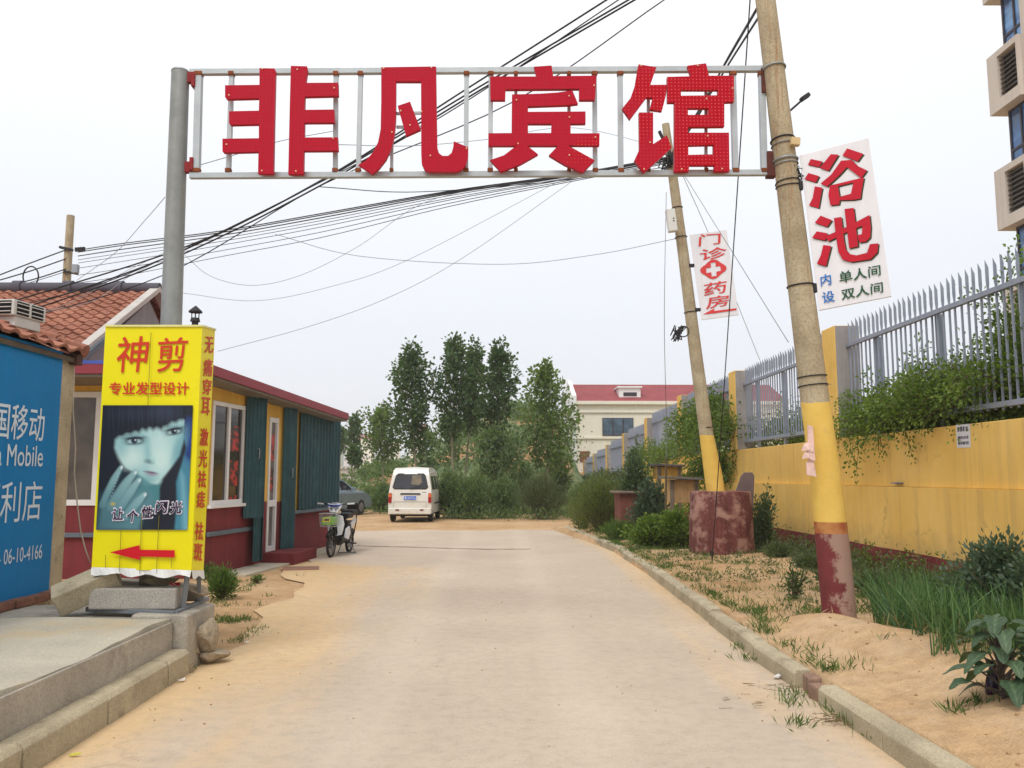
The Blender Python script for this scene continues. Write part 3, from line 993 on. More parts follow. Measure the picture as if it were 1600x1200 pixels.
# ================================================================== KIOSK with the blue board
KX = -4.32
kp = Plane((KX, 8, 0), (1, 0, 0))
kc = kp.at(97, 910)
KY1 = kc.y; KY0 = 3.6
zeave = kp.at(95, 552).z
kiosk = thing("kiosk", (KX - 1, KY1 - 1, .42), "low kiosk with a tiled eave and a large blue lettered shop board", "kiosk")
M_PLAST = pm("dirty_cream_plaster", S(190, 176, 146), .95, .2, 3, 50, .5, stain=S(110, 96, 80), stain_amt=.6, stain_scale=5, grain=.25)
mb = MB(); mb.box((KX - 2.6, KY0, .3), (KX, KY1, zeave)); mb.build("wall", M_PLAST, kiosk, bevel=.012)
M_BLUE = pm("blue_board_paint", S(0, 122, 184), .5, .06, 1.2, 40, .03, streak=.05, stain=S(30, 134, 190), stain_amt=.2, stain_scale=2, spec=.15)
by1 = Plane((KX + .03, 8, 0), (1, 0, 0)).at(87, 750).y
zb0 = kp.at(80, 930).z; zb1 = kp.at(92, 549).z
mb = MB(); mb.box((KX + .002, KY0, zb0), (KX + .03, by1, zb1)); board = mb.build("sign_board", M_BLUE, kiosk, bevel=.004)
M_WHT = pm("white_lettering", S(214, 226, 234), .6, .05)
def kq(y0, y1, z0, z1, off=.034): return [(KX + off, y0, z1), (KX + off, y1, z1), (KX + off, y1, z0), (KX + off, y0, z0)]
kp2 = Plane((KX + .034, 8, 0), (1, 0, 0))
def kline(s, px_r, py_t, py_b, length, bold=0.0):
    e1 = kp2.at(px_r, (py_t + py_b) / 2).y
    m_ = MB(); text_on(m_, s, kq(e1 - length, e1, kp2.at(px_r, py_b).z, kp2.at(px_r, py_t).z), bold)
    o = m_.build("lettering", M_WHT, kiosk, fix=False); o.parent = board; o.location = (0, 0, 0)
ych = kp.at(69, 660).y - kp.at(19, 660).y
kline("中国移动", 69, 638, 690, ych * 2.05, .008)
kline("China Mobile", 67, 697, 729, (kp.at(67, 715).y - kp.at(12, 715).y) * 2.02, .008)
kline("便利店", 65, 752, 812, (kp.at(65, 780).y - kp.at(2, 780).y) * 1.52)
kline("06-10-4166", 66, 850, 872, kp.at(66, 860).y - kp.at(7, 862).y)
kline(".", 1, 874, 877, .016)
# eave and tiles
mb = tiled_slope((KX + .09, KY0, zeave + .02), (KX + .09, KY1 + .02, zeave + .02), (KX - 1.5, KY0, zeave + .66), 8, 18, .03, .03)
mb.build("roof", M_TILE, kiosk, fix=False, smooth=.5)
mb = MB(); mb.hexa([(KX + .06, KY0, zeave - .075), (KX + .06, KY1 + .02, zeave - .075), (KX - 1.5, KY1 + .02, zeave + .55), (KX - 1.5, KY0, zeave + .55)], (0, 0, .05))
mb.build("eave_board", pm("dark_eave_timber", S(96, 84, 70), .9, .3, 6), kiosk, bevel=.006)
mb = MB(); mb.hexa([(KX - 2.6, KY1 - .1, zeave), (KX, KY1 - .1, zeave), (KX - 1.5, KY1 - .1, zeave + .55), (KX - 2.6, KY1 - .1, zeave + .5)], (0, .098, 0)); mb.build("gable", M_PLAST, kiosk)
mb = MB()
for q in range(6):
    y_ = KY1 + .02; x_ = KX + .09 - q * .29; z_ = zeave + .06 + q * .107
    mb.tube([(x_, y_, z_), (x_ - .3, y_, z_ + .11)], [.075, .06], 8)
mb.build("verge_tile", M_TILE, kiosk, smooth=.6)
mb = MB(); q0 = kp.at(93, 545); mb.box((KX + .002, KY1 - .13, q0.z - .13), (KX + .09, KY1 - .02, q0.z - .02)); mb.build("bracket", pm("rusty_bracket", S(84, 54, 46), .8, .3), kiosk, bevel=.01)
# brick footing under the board
mb = MB()
for q in range(9):
    yb = KY1 - .35 - q * .26
    mb.obox((KX + .07 + rnd.uniform(-.02, .03), yb, .44 + rnd.uniform(-.01, .012)), (.06, .125, .035), Matrix.Rotation(rnd.uniform(-.08, .08), 3, 'Z'))
mb.build("footing", pm("old_red_brick", S(140, 96, 78), .95, .3, 8, 50, .5, grain=.3), kiosk, bevel=.012)
# air conditioner on the kiosk roof
c = P(40, 490, 7.7)
ac = thing("air_conditioner", (c.x - .3, c.y + .2, c.z - .15), "white air conditioner unit with dark louvres on the kiosk roof", "air conditioner")
Ra = Matrix.Rotation(math.radians(-8), 3, 'Z')
ctr = P(22, 487, 7.95)
M_ACW = pm("off_white_casing", S(206, 206, 200), .55, .08, 4)
M_BLK = pm("black_void", S(24, 25, 27), .8, .1)
hx, hy, hz = .17, .22, .075
mb = MB(); mb.obox(ctr, (hx, hy, hz), Ra); mb.obox(ctr + Vector((0, 0, -hz - .05)), (hx * .9, hy * .8, .05), Ra); mb.build("casing", M_ACW, ac, bevel=.01)
for (cx, w) in ((-.085, .068), (.075, .068)):
    mb = MB(); mb.obox(ctr + Ra @ Vector((cx, -hy - .001, 0)), (w, .004, .062), Ra); vo = mb.build("vent", M_BLK, ac)
    mb = MB()
    for q in range(3): mb.obox(ctr + Ra @ Vector((cx, -hy - .008, -.04 + .04 * q)), (w, .006, .004), Ra)
    so = mb.build("louvre", M_ACW, ac); so.parent = vo; so.location = (0, 0, 0)
for cy in (-.1, .1):
    mb = MB(); mb.obox(ctr + Ra @ Vector((hx + .001, cy, 0)), (.004, .08, .062), Ra); vo = mb.build("vent", M_BLK, ac)
    mb = MB()
    for q in range(3): mb.obox(ctr + Ra @ Vector((hx + .008, cy, -.04 + .04 * q)), (.006, .08, .004), Ra)
    so = mb.build("louvre", M_ACW, ac); so.parent = vo; so.location = (0, 0, 0)
# loose white cable hanging beside the board
cb = MB(); pts = [P(px, py, 8.4) for px, py in ((107, 548), (115, 552), (116, 580), (114, 640), (118, 700), (116, 740), (121, 790), (126, 830), (134, 860), (141, 880))]
cb.tube(pts, .007, 5); tag(cb.build("loose_cable", pm("dirty_white_cable", S(196, 184, 164), .7), smooth=True), "loose pale cable dangling between the kiosk and the yellow light box", "cable")
# ================================================================== OVERHEAD SIGN, STEEL POLE, LEANING CONCRETE POLES
SY = 8.0
M_GALV = pm("galvanised_frame", S(178, 186, 190), .5, .1, 4, 60, .08, metal=.35, stain=S(150, 120, 90), stain_amt=.3, stain_scale=6, stain_lo=.62)
M_RUST = pm("rusty_weld", S(130, 74, 44), .9, .3, 20)
M_POLE = pm("galvanised_pole", S(150, 154, 152), .55, .12, 5, 50, .1, metal=.3, streak=.12, stain=S(120, 128, 134), stain_amt=.4, stain_scale=4)
def letter_mat():
    m, nt, b = new_mat("red_led_letter")
    v = _coord(nt, 'World')
    s = nt.nodes.new("ShaderNodeSeparateXYZ"); nt.links.new(v, s.inputs[0])
    pitch = 0.036
    def cell(o): return _math(nt, 'SUBTRACT', _math(nt, 'FRACT', _math(nt, 'DIVIDE', o, pitch)), .5)
    fx, fz = cell(s.outputs['X']), cell(s.outputs['Z'])
    d = _math(nt, 'SQRT', _math(nt, 'ADD', _math(nt, 'MULTIPLY', fx, fx), _math(nt, 'MULTIPLY', fz, fz)))
    dot = _math(nt, 'LESS_THAN', d, .17)
    n = _noise(nt, v, 2.2, 5); n2 = _noise(nt, v, 30, 2)
    sx = _ramp(nt, _math(nt, 'MULTIPLY_ADD', s.outputs['X'], .3, .2), [(.2, 0), (.9, 1)])
    fade = _ramp(nt, _math(nt, 'ADD', n, _math(nt, 'MULTIPLY', sx, .3)), [(.6, S(178, 18, 44)), (.78, S(176, 0, 28))])
    dc = _ramp(nt, _math(nt, 'ADD', n, _math(nt, 'MULTIPLY', sx, .3)), [(.6, S(140, 26, 40)), (.74, S(206, 84, 84))])
    c = _mix(nt, dot, fade, dc)
    nt.links.new(c, b.inputs['Base Color']); b.inputs['Roughness'].default_value = .42
    b.inputs['Specular IOR Level'].default_value = .12
    
    return m
M_LET = letter_mat()
gate = thing("overhead_sign", P(760, 272, SY), "long overhead hotel sign with four red perforated characters on a galvanised frame across the road", "sign")
def gp(px, py, dy=0.0):
    p = P(px, py, SY); return Vector((p.x, SY + dy, p.z))
for nm, a, b_ in (("top_rail", (297, 113), (1216, 108)), ("bottom_rail", (297, 275), (1212, 270))):
    m_ = MB(); m_.bar(gp(*a), gp(*b_), .056, .056, up=(0, 0, 1)); m_.build(nm, M_GALV, gate, bevel=.004)
ups = [(311, 307, .065), (362, 357, .045), (525, 524, .045), (563.5, 560, .045), (613, 612, .03), (729, 728, .045), (767, 766, .045), (806, 806, .032), (889, 889, .032), (929, 930, .045), (969, 970, .05),
       (1013, 1013, .03), (1103, 1103, .03), (1145, 1149, .055), (1190, 1194, .06)]
for t, b_, w in ups:
    m_ = MB(); m_.bar(gp(t, 117, .003), gp(b_, 268, .003), w, w, up=(0, 1, 0)); uo = m_.build("upright", M_GALV, gate, bevel=.003)
    for px, py in ((t, 116), (b_, 267)):
        m_ = MB(); m_.obox(gp(px, py, -.002), (w * .62, .035, .022))
        wo = m_.build("weld_plate", M_RUST, gate, bevel=.01); wo.parent = uo; wo.location = (0, 0, 0)
for a, b_ in (((620, 179), (660, 178)), ((620, 200), (660, 200))):
    m_ = MB(); m_.bar(gp(*a, -.02), gp(*b_, -.02), .025); m_.build("cross_bar", M_GALV, gate)
for px, py in ((299, 122), (296, 262)):
    m_ = MB(); m_.obox(gp(px, py), (.05, .03, .055)); m_.obox(gp(px + 5, py + (6 if py < 200 else -4)), (.018, .05, .065)); m_.build("bracket", pm("red_oxide", S(140, 44, 46), .8, .2), gate, bevel=.006)
for px, py in ((1195, 128), (1204, 258)):
    m_ = MB(); m_.obox(gp(px, py), (.045, .05, .13)); m_.build("bracket", pm("dark_rust", S(92, 52, 46), .9, .3, 12), gate, bevel=.008)
# the four characters, outlines in the pixels of two enlarged crops
def c1(p): return (250 + p[0] / 3.2, 80 + p[1] / 3.2)
def c2(p): return (750 + p[0] / 3.2, 80 + p[1] / 3.2)
CH = [
 (c1, [[(497, 84), (572, 86), (577, 96), (571, 350), (566, 612), (490, 612), (492, 502), (316, 506), (312, 500), (312, 437), (494, 435), (494, 364), (350, 367), (345, 360), (345, 300), (494, 297), (496, 234), (332, 238), (325, 230), (325, 170), (497, 168)],
       [(654, 73), (734, 75), (737, 92), (728, 158), (890, 157), (892, 222), (724, 226), (722, 293), (870, 291), (872, 356), (722, 357), (721, 431), (888, 430), (891, 497), (719, 498), (717, 614), (641, 614), (648, 300)]], [[], []]),
 (c1, [[(1106, 80), (1380, 76), (1383, 300), (1386, 480), (1395, 510), (1412, 523), (1440, 523), (1458, 508), (1466, 480), (1469, 450), (1541, 480), (1540, 530), (1528, 570), (1508, 592), (1480, 603), (1345, 602), (1322, 592), (1309, 565), (1306, 520), (1305, 150), (1180, 150), (1179, 340), (1172, 420), (1158, 480), (1130, 540), (1095, 585), (1060, 614), (992, 568), (1030, 545), (1065, 505), (1090, 455), (1103, 390), (1106, 250)],
       [(1188, 273), (1250, 252), (1303, 390), (1230, 423)]], [[], []]),
 (c2, [[(270, 77), (358, 71), (366, 124), (582, 122), (580, 180), (574, 243), (496, 243), (496, 187), (128, 190), (126, 243), (52, 243), (50, 126), (283, 126)],
       [(160, 216), (300, 212), (390, 206), (462, 195), (490, 262), (440, 268), (240, 275), (240, 303), (528, 301), (528, 361), (453, 362), (453, 411), (598, 410), (597, 471), (440, 471), (574, 545), (515, 606), (425, 568), (345, 520), (390, 472), (236, 472), (290, 515), (200, 566), (105, 602), (50, 544), (120, 520), (182, 472), (42, 472), (42, 410), (158, 409)]], [[], [[(240, 362), (358, 362), (356, 409), (240, 409)]]]),
 (c2, [[(793, 65), (882, 80), (852, 168), (935, 167), (930, 220), (910, 298), (850, 290), (864, 232), (832, 230), (795, 280), (750, 340), (712, 285), (752, 235), (775, 170)],
       [(795, 306), (866, 306), (866, 464), (935, 420), (958, 482), (890, 545), (820, 607), (772, 545), (797, 490)],
       [(1038, 72), (1130, 60), (1145, 122), (1270, 122), (1270, 252), (1222, 254), (1222, 376), (1196, 376), (1040, 378), (1040, 407), (1245, 407), (1248, 600), (1172, 600), (1172, 570), (1046, 570), (1044, 600), (972, 602), (972, 255), (938, 255), (936, 128), (1056, 125)]],
  [[], [], [[(1005, 192), (1190, 192), (1190, 220), (1005, 222)], [(1040, 284), (1142, 284), (1142, 318), (1040, 318)], [(1042, 470), (1168, 467), (1168, 515), (1042, 518)]]]),
]
M_BOLT = pm("cream_fixing", S(226, 200, 160), .5, .1)
for cv, polys, holes in CH:
    m_ = MB(); bolts = MB()
    # traced at the front face; the letter box is 9 cm deep and stands in front of the frame
    for pl, hl in zip(polys, holes):
        f = lambda x, y: (lambda p: Vector((p.x, SY - .12, p.z)))(P(*cv((x, y)), SY - .12))
        g = lambda x, y: (lambda p: Vector((p.x, SY - .07, p.z)))(P(*cv((x, y)), SY - .12))
        m_.slab(pl, hl, f, g)
        for q in range(0, len(pl), 4):
            cx = sum(p[0] for p in pl) / len(pl); cy = sum(p[1] for p in pl) / len(pl)
    o = m_.build("sign_character", M_LET, gate)
    for bx, by in {0: [(345, 220), (333, 466), (510, 598), (687, 92), (872, 184), (866, 436), (680, 600), (512, 88)], 1: [(1118, 86), (1357, 82), (1308, 302), (1250, 370), (1352, 522), (1533, 486), (1160, 405), (1204, 298)],
                   2: [(182, 244), (445, 224), (447, 330), (576, 430), (190, 462), (446, 520), (570, 172)], 3: [(805, 72), (1088, 72), (1132, 238), (1138, 424), (850, 456), (1262, 186), (1210, 588), (1008, 590), (820, 590)]}[CH.index((cv, polys, holes))]:
        p = P(*cv((bx, by)), SY - .12); bolts.obox((p.x, SY - .124, p.z), (.006, .005, .006))
    bo = bolts.build("fixing", M_BOLT, gate); bo.parent = o; bo.location = (0, 0, 0)

# steel pole at the left of the sign
pt = P(282, 112, SY); pb = P(267, 520, SY)
stp = thing("steel_pole", (pt.x - .02, SY, 0), "round galvanised steel pole carrying the left end of the overhead sign", "pole")
dd = (pb - pt) / (pb.z - pt.z)
foot = pt + dd * (0 - pt.z)
m_ = MB(); m_.tube([foot + Vector((0, 0, -.1)), foot.lerp(pt, .5), pt], [.108, .1, .086], 24); m_.build("shaft", M_POLE, stp, smooth=.6)
m_ = MB(); m_.tube([pt + Vector((0, 0, -.005)), pt + Vector((0, 0, .012))], [.09, .08], 24); m_.build("cap", M_STEEL, stp, smooth=.6)

# leaning concrete utility poles
def concrete_pole_mat(name, zy, zm=None, zr=None):
    """bare concrete above, yellow paint below zy, maroon below zm"""
    m, nt, b = new_mat(name)
    v = _coord(nt, 'World')
    g = nt.nodes.new("ShaderNodeNewGeometry"); s = nt.nodes.new("ShaderNodeSeparateXYZ"); nt.links.new(g.outputs['Position'], s.inputs[0])
    n1 = _noise(nt, v, 3, 6, .65); n2 = _noise(nt, v, 45, 4); sv = _noise(nt, _coord(nt, 'World', (22, 22, .8)), 1, 5, .65)
    con = _ramp(nt, n1, [(.3, S(156, 142, 116)), (.55, S(178, 165, 138)), (.75, S(194, 182, 154))])
    con = _mix(nt, _ramp(nt, sv, [(.56, 0), (.7, .7)]), con, S(150, 104, 62))
    con = _mix(nt, 1.0, con, _ramp(nt, n2, [(.3, .72), (.6, 1.05)]), 'MULTIPLY')
    yel = _ramp(nt, n1, [(.3, S(214, 176, 84)), (.7, S(228, 194, 102))])
    yel = _mix(nt, _ramp(nt, _noise(nt, v, 9, 6, .7), [(.56, 0), (.72, .55)]), yel, S(196, 166, 110))
    h = _math(nt, 'ADD', s.outputs['Z'], _math(nt, 'MULTIPLY_ADD', n1, .12, -.06))
    c = _mix(nt, _math(nt, 'LESS_THAN', h, zy), con, yel)
    if zm is not None:
        mar = _ramp(nt, n1, [(.35, S(124, 60, 60)), (.7, S(108, 52, 54))])
        worn = _ramp(nt, _math(nt, 'ADD', _math(nt, 'MULTIPLY', s.outputs['X'], .9), n1), [(.0, 0), (1, 1)])
        peel = _ramp(nt, _math(nt, 'ADD', _math(nt, 'ADD', _noise(nt, v, 4.5, 8, .75), _math(nt, 'MULTIPLY', s.outputs['Z'], .16)), _math(nt, 'MULTIPLY_ADD', _math(nt, 'SUBTRACT', s.outputs['X'], 3.17), 1.5, -.02)), [(.46, 0), (.54, .9)])
        mar = _mix(nt, peel, mar, S(164, 136, 122))
        c = _mix(nt, _math(nt, 'LESS_THAN', s.outputs['Z'], zm), c, mar)
        if zr:
            band = _mix(nt, _ramp(nt, n1, [(.4, 0), (.6, .8)]), S(150, 70, 48), S(190, 140, 84))
            inb = _math(nt, 'MULTIPLY', _math(nt, 'LESS_THAN', s.outputs['Z'], zr), _math(nt, 'GREATER_THAN', s.outputs['Z'], zm))
            c = _mix(nt, inb, c, band)
    nt.links.new(c, b.inputs['Base Color']); b.inputs['Roughness'].default_value = .9
    b.inputs['Specular IOR Level'].default_value = .2
    _bump(nt, b, _math(nt, 'ADD', n2, n1), .4, .008)
    return m
PY = 7.95
base = P(1312, 975, PY); mid = P(1228, 270, PY); topp = P(1196, 2, PY)
axis = (topp - base).normalized()
rb, rt = .5 * 49 * PY / F, .5 * 32 * PY / F
pole_top = base + axis * ((topp - base).length + 1.4)
cpole = thing("leaning_utility_pole", base, "leaning concrete utility pole with yellow and maroon painted foot on the right verge", "utility pole")
zy = P(1270, 628, PY).z; zm = P(1300, 833, PY).z; zr = P(1296, 815, PY).z
bend = P(1266, 560, PY)
m_ = MB()
pts = [P(1314, 990, PY), P(1304, 880, PY), P(1289, 740, PY), P(1270, 600, PY), P(1250, 440, PY), P(1229, 270, PY), P(1212, 130, PY), P(1196, 0, PY), P(1180, -130, PY)]
rs = [w * .5 * PY / F for w in (50, 50, 47, 43, 39.5, 36.5, 34, 32, 30)]
m_.tube(pts, rs, 28); m_.build("shaft", concrete_pole_mat("painted_concrete_pole", zy, zm, zr), cpole, smooth=.7)
def pole_at(py):
    ys_ = [990, 880, 740, 600, 440, 270, 130, 0, -130]
    for q in range(8):
        if ys_[q + 1] <= py <= ys_[q]:
            t = (ys_[q] - py) / (ys_[q] - ys_[q + 1]); return pts[q].lerp(pts[q + 1], t), rs[q] * (1 - t) + rs[q + 1] * t
M_WIRE = pm("black_cable", S(40, 40, 42), .6, .2)
M_WIREG = pm("grey_wire", S(120, 122, 124), .5, .2)
for py, mt, r_ in ((108, M_STEEL, .012), (220, M_WIRE, .009), (228, M_WIREG, .006), (252, M_STEEL, .014), (259, M_STEEL, .008), (286, M_WIRE, .006), (292, M_WIRE, .006), (447, M_WIRE, .008), (589, M_WIRE, .006), (603, M_WIRE, .006)):
    c, r = pole_at(py); m_ = MB(); m_.ring(c, axis + Vector((0, rnd.uniform(-.12, .12), rnd.uniform(-.05, .05))), r + .006, r_, 26, 6)
    m_.build("wire_band", mt, cpole, smooth=True)
c, r = pole_at(230); m_ = MB(); m_.obox(c + Vector((.07, -r - .02, 0)), (.045, .03, .04), Matrix.Rotation(.1, 3, 'Y')); m_.build("junction_box", pm("aged_cream_plastic", S(206, 182, 136), .6, .1), cpole, bevel=.008)
c, r = pole_at(170); m_ = MB(); m_.tube([c + Vector((r * .6, .05, -.06)), c + Vector((r + .14, .02, .1))], .012, 6); m_.obox(c + Vector((r + .17, .02, .13)), (.05, .03, .02), Matrix.Rotation(-.6, 3, 'Y')); m_.build("insulator_arm", M_WIRE, cpole, bevel=.004)
c, r = pole_at(280); m_ = MB()
rg = random.Random(7)
for q in range(10):
    pp = [c + Vector((rg.uniform(-.02, .15), -r * rg.uniform(.3, 1), rg.uniform(-.12, .12))) for _ in range(4)]
    m_.tube(pp, .005, 5)
m_.build("wire_tangle", M_WIRE, cpole)
# torn paper on the pole
M_PAPER = pm("faded_pink_paper", S(222, 190, 180), .9, .12, 10, 60, .1, stain=S(180, 130, 120), stain_amt=.5, stain_scale=14)
for q, (ppx, y0, y1, w) in enumerate(((1266, 664, 720, 8), (1266, 722, 745, 12))):
    pa = [P(ppx - w / 2, y0, PY - .175), P(ppx + w / 2, y0 + 2, PY - .195), P(ppx + w / 2 + 4, y1, PY - .20), P(ppx - w / 2 + 1, y1 - 3, PY - .19)]
    m_ = MB(); m_.hexa(pa, (0, .012, 0)); m_.build("torn_paper", M_PAPER, cpole)
m_ = MB(); rg = random.Random(4)
for q in range(7):
    a = P(1262 + rg.uniform(-8, 3), 700 + rg.uniform(-8, 20), PY - .2 + rg.uniform(0, .05)); 
    m_.add([a, a + Vector((.05, .01, .02)), a + Vector((.04, -.02, -.05)), a + Vector((-.02, .01, -.06))], [(0, 1, 2, 3)])
m_.build("torn_paper", M_PAPER, cpole)

# second pole standing in a maroon drum of concrete
QY = 15.7
st = G(1128, 864, .15); st = Vector((P(1128, 864, QY).x, QY, .13))
M_DRUM = pm("worn_maroon_concrete", S(116, 66, 62), .95, .22, 3, 30, .8, stain=S(164, 128, 114), stain_amt=.8, stain_scale=3.2, stain_lo=.48, grain=.35, streak=.3)
m_ = MB(); topz = P(1128, 768, QY - .5).z
m_.tube([(st.x, QY, -.1), (st.x, QY, .6), (st.x, QY, topz - .02), (st.x, QY, topz)], [.6, .59, .555, .54], 36)
drum = m_.build("concrete_drum", M_DRUM, origin=(st.x, QY, 0), smooth=.7); tag(drum, "squat maroon painted concrete drum around the foot of the second utility pole", "concrete base")
q2 = thing("utility_pole", (P(1120, 765, QY).x, QY, topz), "slimmer leaning concrete utility pole standing in the maroon drum, with a yellow lower band", "utility pole")
pts2 = [P(1122, 800, QY), P(1115, 745, QY), P(1104, 680, QY), P(1088, 560, QY), P(1068, 400, QY), P(1052, 280, QY), P(1040, 194, QY)]
rs2 = [w * .5 * QY / F for w in (29, 28, 22, 20, 17.5, 15, 12)]
m_ = MB(); m_.tube(pts2, rs2, 22); m_.build("shaft", concrete_pole_mat("concrete_pole_two", P(1105, 680, QY).z), q2, smooth=.7)
ax2 = (pts2[-1] - pts2[0]).normalized()
for (px, py, w) in ((1106, 668, 22), (1058, 325, 16), (1064, 371, 18), (1079, 488, 19)):
    m_ = MB(); m_.ring(P(px, py, QY), ax2, w * .5 * QY / F + .008, .009, 20, 5); m_.build("wire_band", M_WIRE, q2, smooth=True)
c = P(1049, 345, QY - .2); m_ = MB(); m_.obox(c, (.085, .07, .22), Matrix.Rotation(math.radians(-7), 3, 'Y')); mbx = m_.build("meter_box", pm("pale_meter_box", S(214, 216, 212), .5, .05), q2, bevel=.015)
m_ = MB()
for q in range(2): m_.obox(c + Vector((.03, -.075, .03 - q * .05)), (.012, .004, .01))
mo = m_.build("indicator", M_BLK, q2); mo.parent = mbx; mo.location = (0, 0, 0)
m_ = MB(); rg = random.Random(9)
for q in range(16):
    a = P(1062 + rg.uniform(-12, 10), 520 + rg.uniform(-12, 12), QY - .15); b_ = P(1058 + rg.uniform(-12, 10), 522 + rg.uniform(-10, 12), QY - .2); d_ = P(1064 + rg.uniform(-8, 8), 516 + rg.uniform(-8, 16), QY - .2)
    m_.tube([a, b_, d_], .012, 5)
m_.ring(P(1068, 518, QY - .2), (0.3, 1, 0), .1, .012, 18, 5)
m_.build("cable_coil", M_WIRE, q2)
m_ = MB(); m_.bar(P(1030, 205, QY - .1), P(1058, 262, QY - .1), .05, .05)
for q in range(18):
    a = P(1040 + rg.uniform(-10, 10), 245 + rg.uniform(-14, 22), QY - .12); b_ = P(1042 + rg.uniform(-16, 12), 252 + rg.uniform(-14, 16), QY - .2); d_ = P(1048 + rg.uniform(-12, 8), 258 + rg.uniform(-10, 10), QY - .15)
    m_.tube([a, b_, d_], .014, 5)
m_.build("wire_tangle", M_WIRE, q2)

# far pole at the left, behind the tiled house
RY = 25.5
bp = P(110, 700, RY); tp = P(110.5, 337, RY)
q3 = thing("utility_pole", (tp.x, RY, 0), "distant concrete utility pole rising behind the tiled roof at the left", "utility pole")
m_ = MB(); m_.tube([(tp.x - .02, RY, 0), (tp.x, RY, tp.z)], [.15, .115], 16); m_.build("shaft", concrete_pole_mat("concrete_pole_three", -5), q3, smooth=.7)
m_ = MB(); m_.bar(P(93, 386, RY - .15), P(114, 391, RY - .15), .08, .08); m_.bar(P(100, 424, RY - .15), P(122, 428, RY - .15), .07, .07); m_.build("cross_arm", M_WIRE, q3, bevel=.01)
m_ = MB()
for q in range(4): m_.tube([P(119 + q * 4, 393 - q * .3, RY - .2), P(119 + q * 4, 387 - q * .3, RY - .2)], .045, 8)
m_.build("insulator", M_WIRE, q3)
m_ = MB(); m_.obox(P(118, 420, RY - .25), (.09, .07, .13)); m_.build("meter_box", pm("grey_box", S(150, 158, 166), .6), q3, bevel=.01)

# ================================================================== BATH SIGN on the near pole
def board_thing(name, px4, Y0, Y1, thick, label, mat):
    TL, TR, BR, BL = px4
    a, b_, d_ = P(*TL, Y0), P(*TR, Y1), P(*BL, Y0)
    pl = plane3(a, b_, d_)
    q = [pl.at(*p) for p in px4]
    t = thing(name, q[3], label, "sign")
    m_ = MB(); m_.hexa(q, pl.n * -thick)
    return t, pl, m_
M_WBOARD = pm("white_sign_paint", S(232, 234, 240), .5, .03, 3, 40, .05, stain=S(206, 190, 160), stain_amt=.3, stain_scale=2.2, stain_lo=.6, streak=.06)
bath, bpl, m_ = board_thing("bath_house_sign", [(1249, 243), (1357, 215), (1393, 463), (1280, 485)], 7.86, 7.62, .035, "white tilted sign board with large red characters hung on the leaning painted pole", M_WBOARD)
bb = m_.build("board", M_WBOARD, bath, bevel=.004)
M_RED = pm("red_sign_paint", S(190, 16, 44), .6, .1, 5, 40, .04)
M_GRN = pm("green_sign_paint", S(30, 84, 56), .6, .1)
M_BLU = pm("blue_sign_paint", S(40, 112, 190), .6, .1)
M_DGRN = pm("dark_shadow_paint", S(58, 70, 50), .6, .1)
def c3(p): return (1000 + p[0] / 3.75, 180 + p[1] / 3.75)
BP = [
 ([(1000, 258), (1068, 272), (1050, 306), (984, 292)], []), ([(986, 340), (1050, 358), (1030, 396), (964, 376)], []),
 ([(1024, 418), (1068, 426), (1047, 546), (990, 530), (1012, 485)], []),
 ([(1118, 230), (1164, 233), (1104, 328), (1054, 310)], []), ([(1213, 196), (1308, 228), (1276, 273), (1186, 238)], []),
 ([(1178, 268), (1240, 264), (1275, 300), (1330, 325), (1296, 370), (1212, 306), (1170, 352), (1096, 420), (1058, 402), (1120, 350)], []),
 ([(1112, 414), (1312, 366), (1298, 440), (1292, 490), (1250, 498), (1170, 500), (1166, 525), (1116, 530), (1104, 470)], [[(1160, 418), (1250, 396), (1236, 462), (1170, 480)]]),
 ([(1058, 590), (1124, 616), (1096, 656), (1024, 632)], []), ([(1036, 682), (1100, 694), (1084, 736), (1008, 720)], []),
 ([(1074, 762), (1120, 768), (1104, 830), (1090, 886), (1036, 872), (1060, 820)], []),
 ([(1086, 712), (1220, 652), (1345, 586), (1352, 660), (1348, 718), (1324, 742), (1286, 748), (1272, 706), (1300, 698), (1302, 650), (1200, 692), (1104, 742)], []),
 ([(1198, 552), (1252, 545), (1278, 770), (1226, 782)], []),
 ([(1136, 605), (1180, 598), (1196, 740), (1206, 790), (1228, 816), (1270, 823), (1330, 808), (1346, 758), (1396, 752), (1390, 806), (1350, 846), (1240, 862), (1188, 848), (1162, 800), (1148, 710)], []),
]
red = MB(); sh = MB()
for q, (ol, hl) in enumerate(BP):
    off = .008 + .0006 * q
    red.slab(ol, hl, lambda x, y: bpl.at(*c3((x, y)), off), None)
    sh.slab(ol, hl, lambda x, y: bpl.at(*c3((x + 9, y + 5)), .001 + .0004 * q), None)
sho = sh.build("character_shadow", M_DGRN, bath, fix=False); sho.parent = bb; sho.location = (0, 0, 0)
ro = red.build("character", M_RED, bath, fix=False); ro.parent = bb; ro.location = (0, 0, 0)
def btext(s, q, mat, pl, parent, board, cv=c3, bold=.02, off=.008, shear=0.0, nm="lettering"):
    m_ = MB(); text_on(m_, s, [pl.at(*cv(p), off) for p in q], bold, shear)
    o = m_.build(nm, mat, parent, fix=False); o.parent = board; o.location = (0, 0, 0); return o
btext("内", [(1056, 940), (1116, 925), (1122, 992), (1062, 1004)], M_BLU, bpl, bath, bb)
btext("设", [(1066, 1040), (1134, 1028), (1142, 1090), (1072, 1104)], M_BLU, bpl, bath, bb)
btext("单人间", [(1164, 920), (1406, 876), (1410, 938), (1172, 988)], M_GRN, bpl, bath, bb)
btext("双人间", [(1178, 1022), (1420, 976), (1424, 1038), (1184, 1084)], M_GRN, bpl, bath, bb)
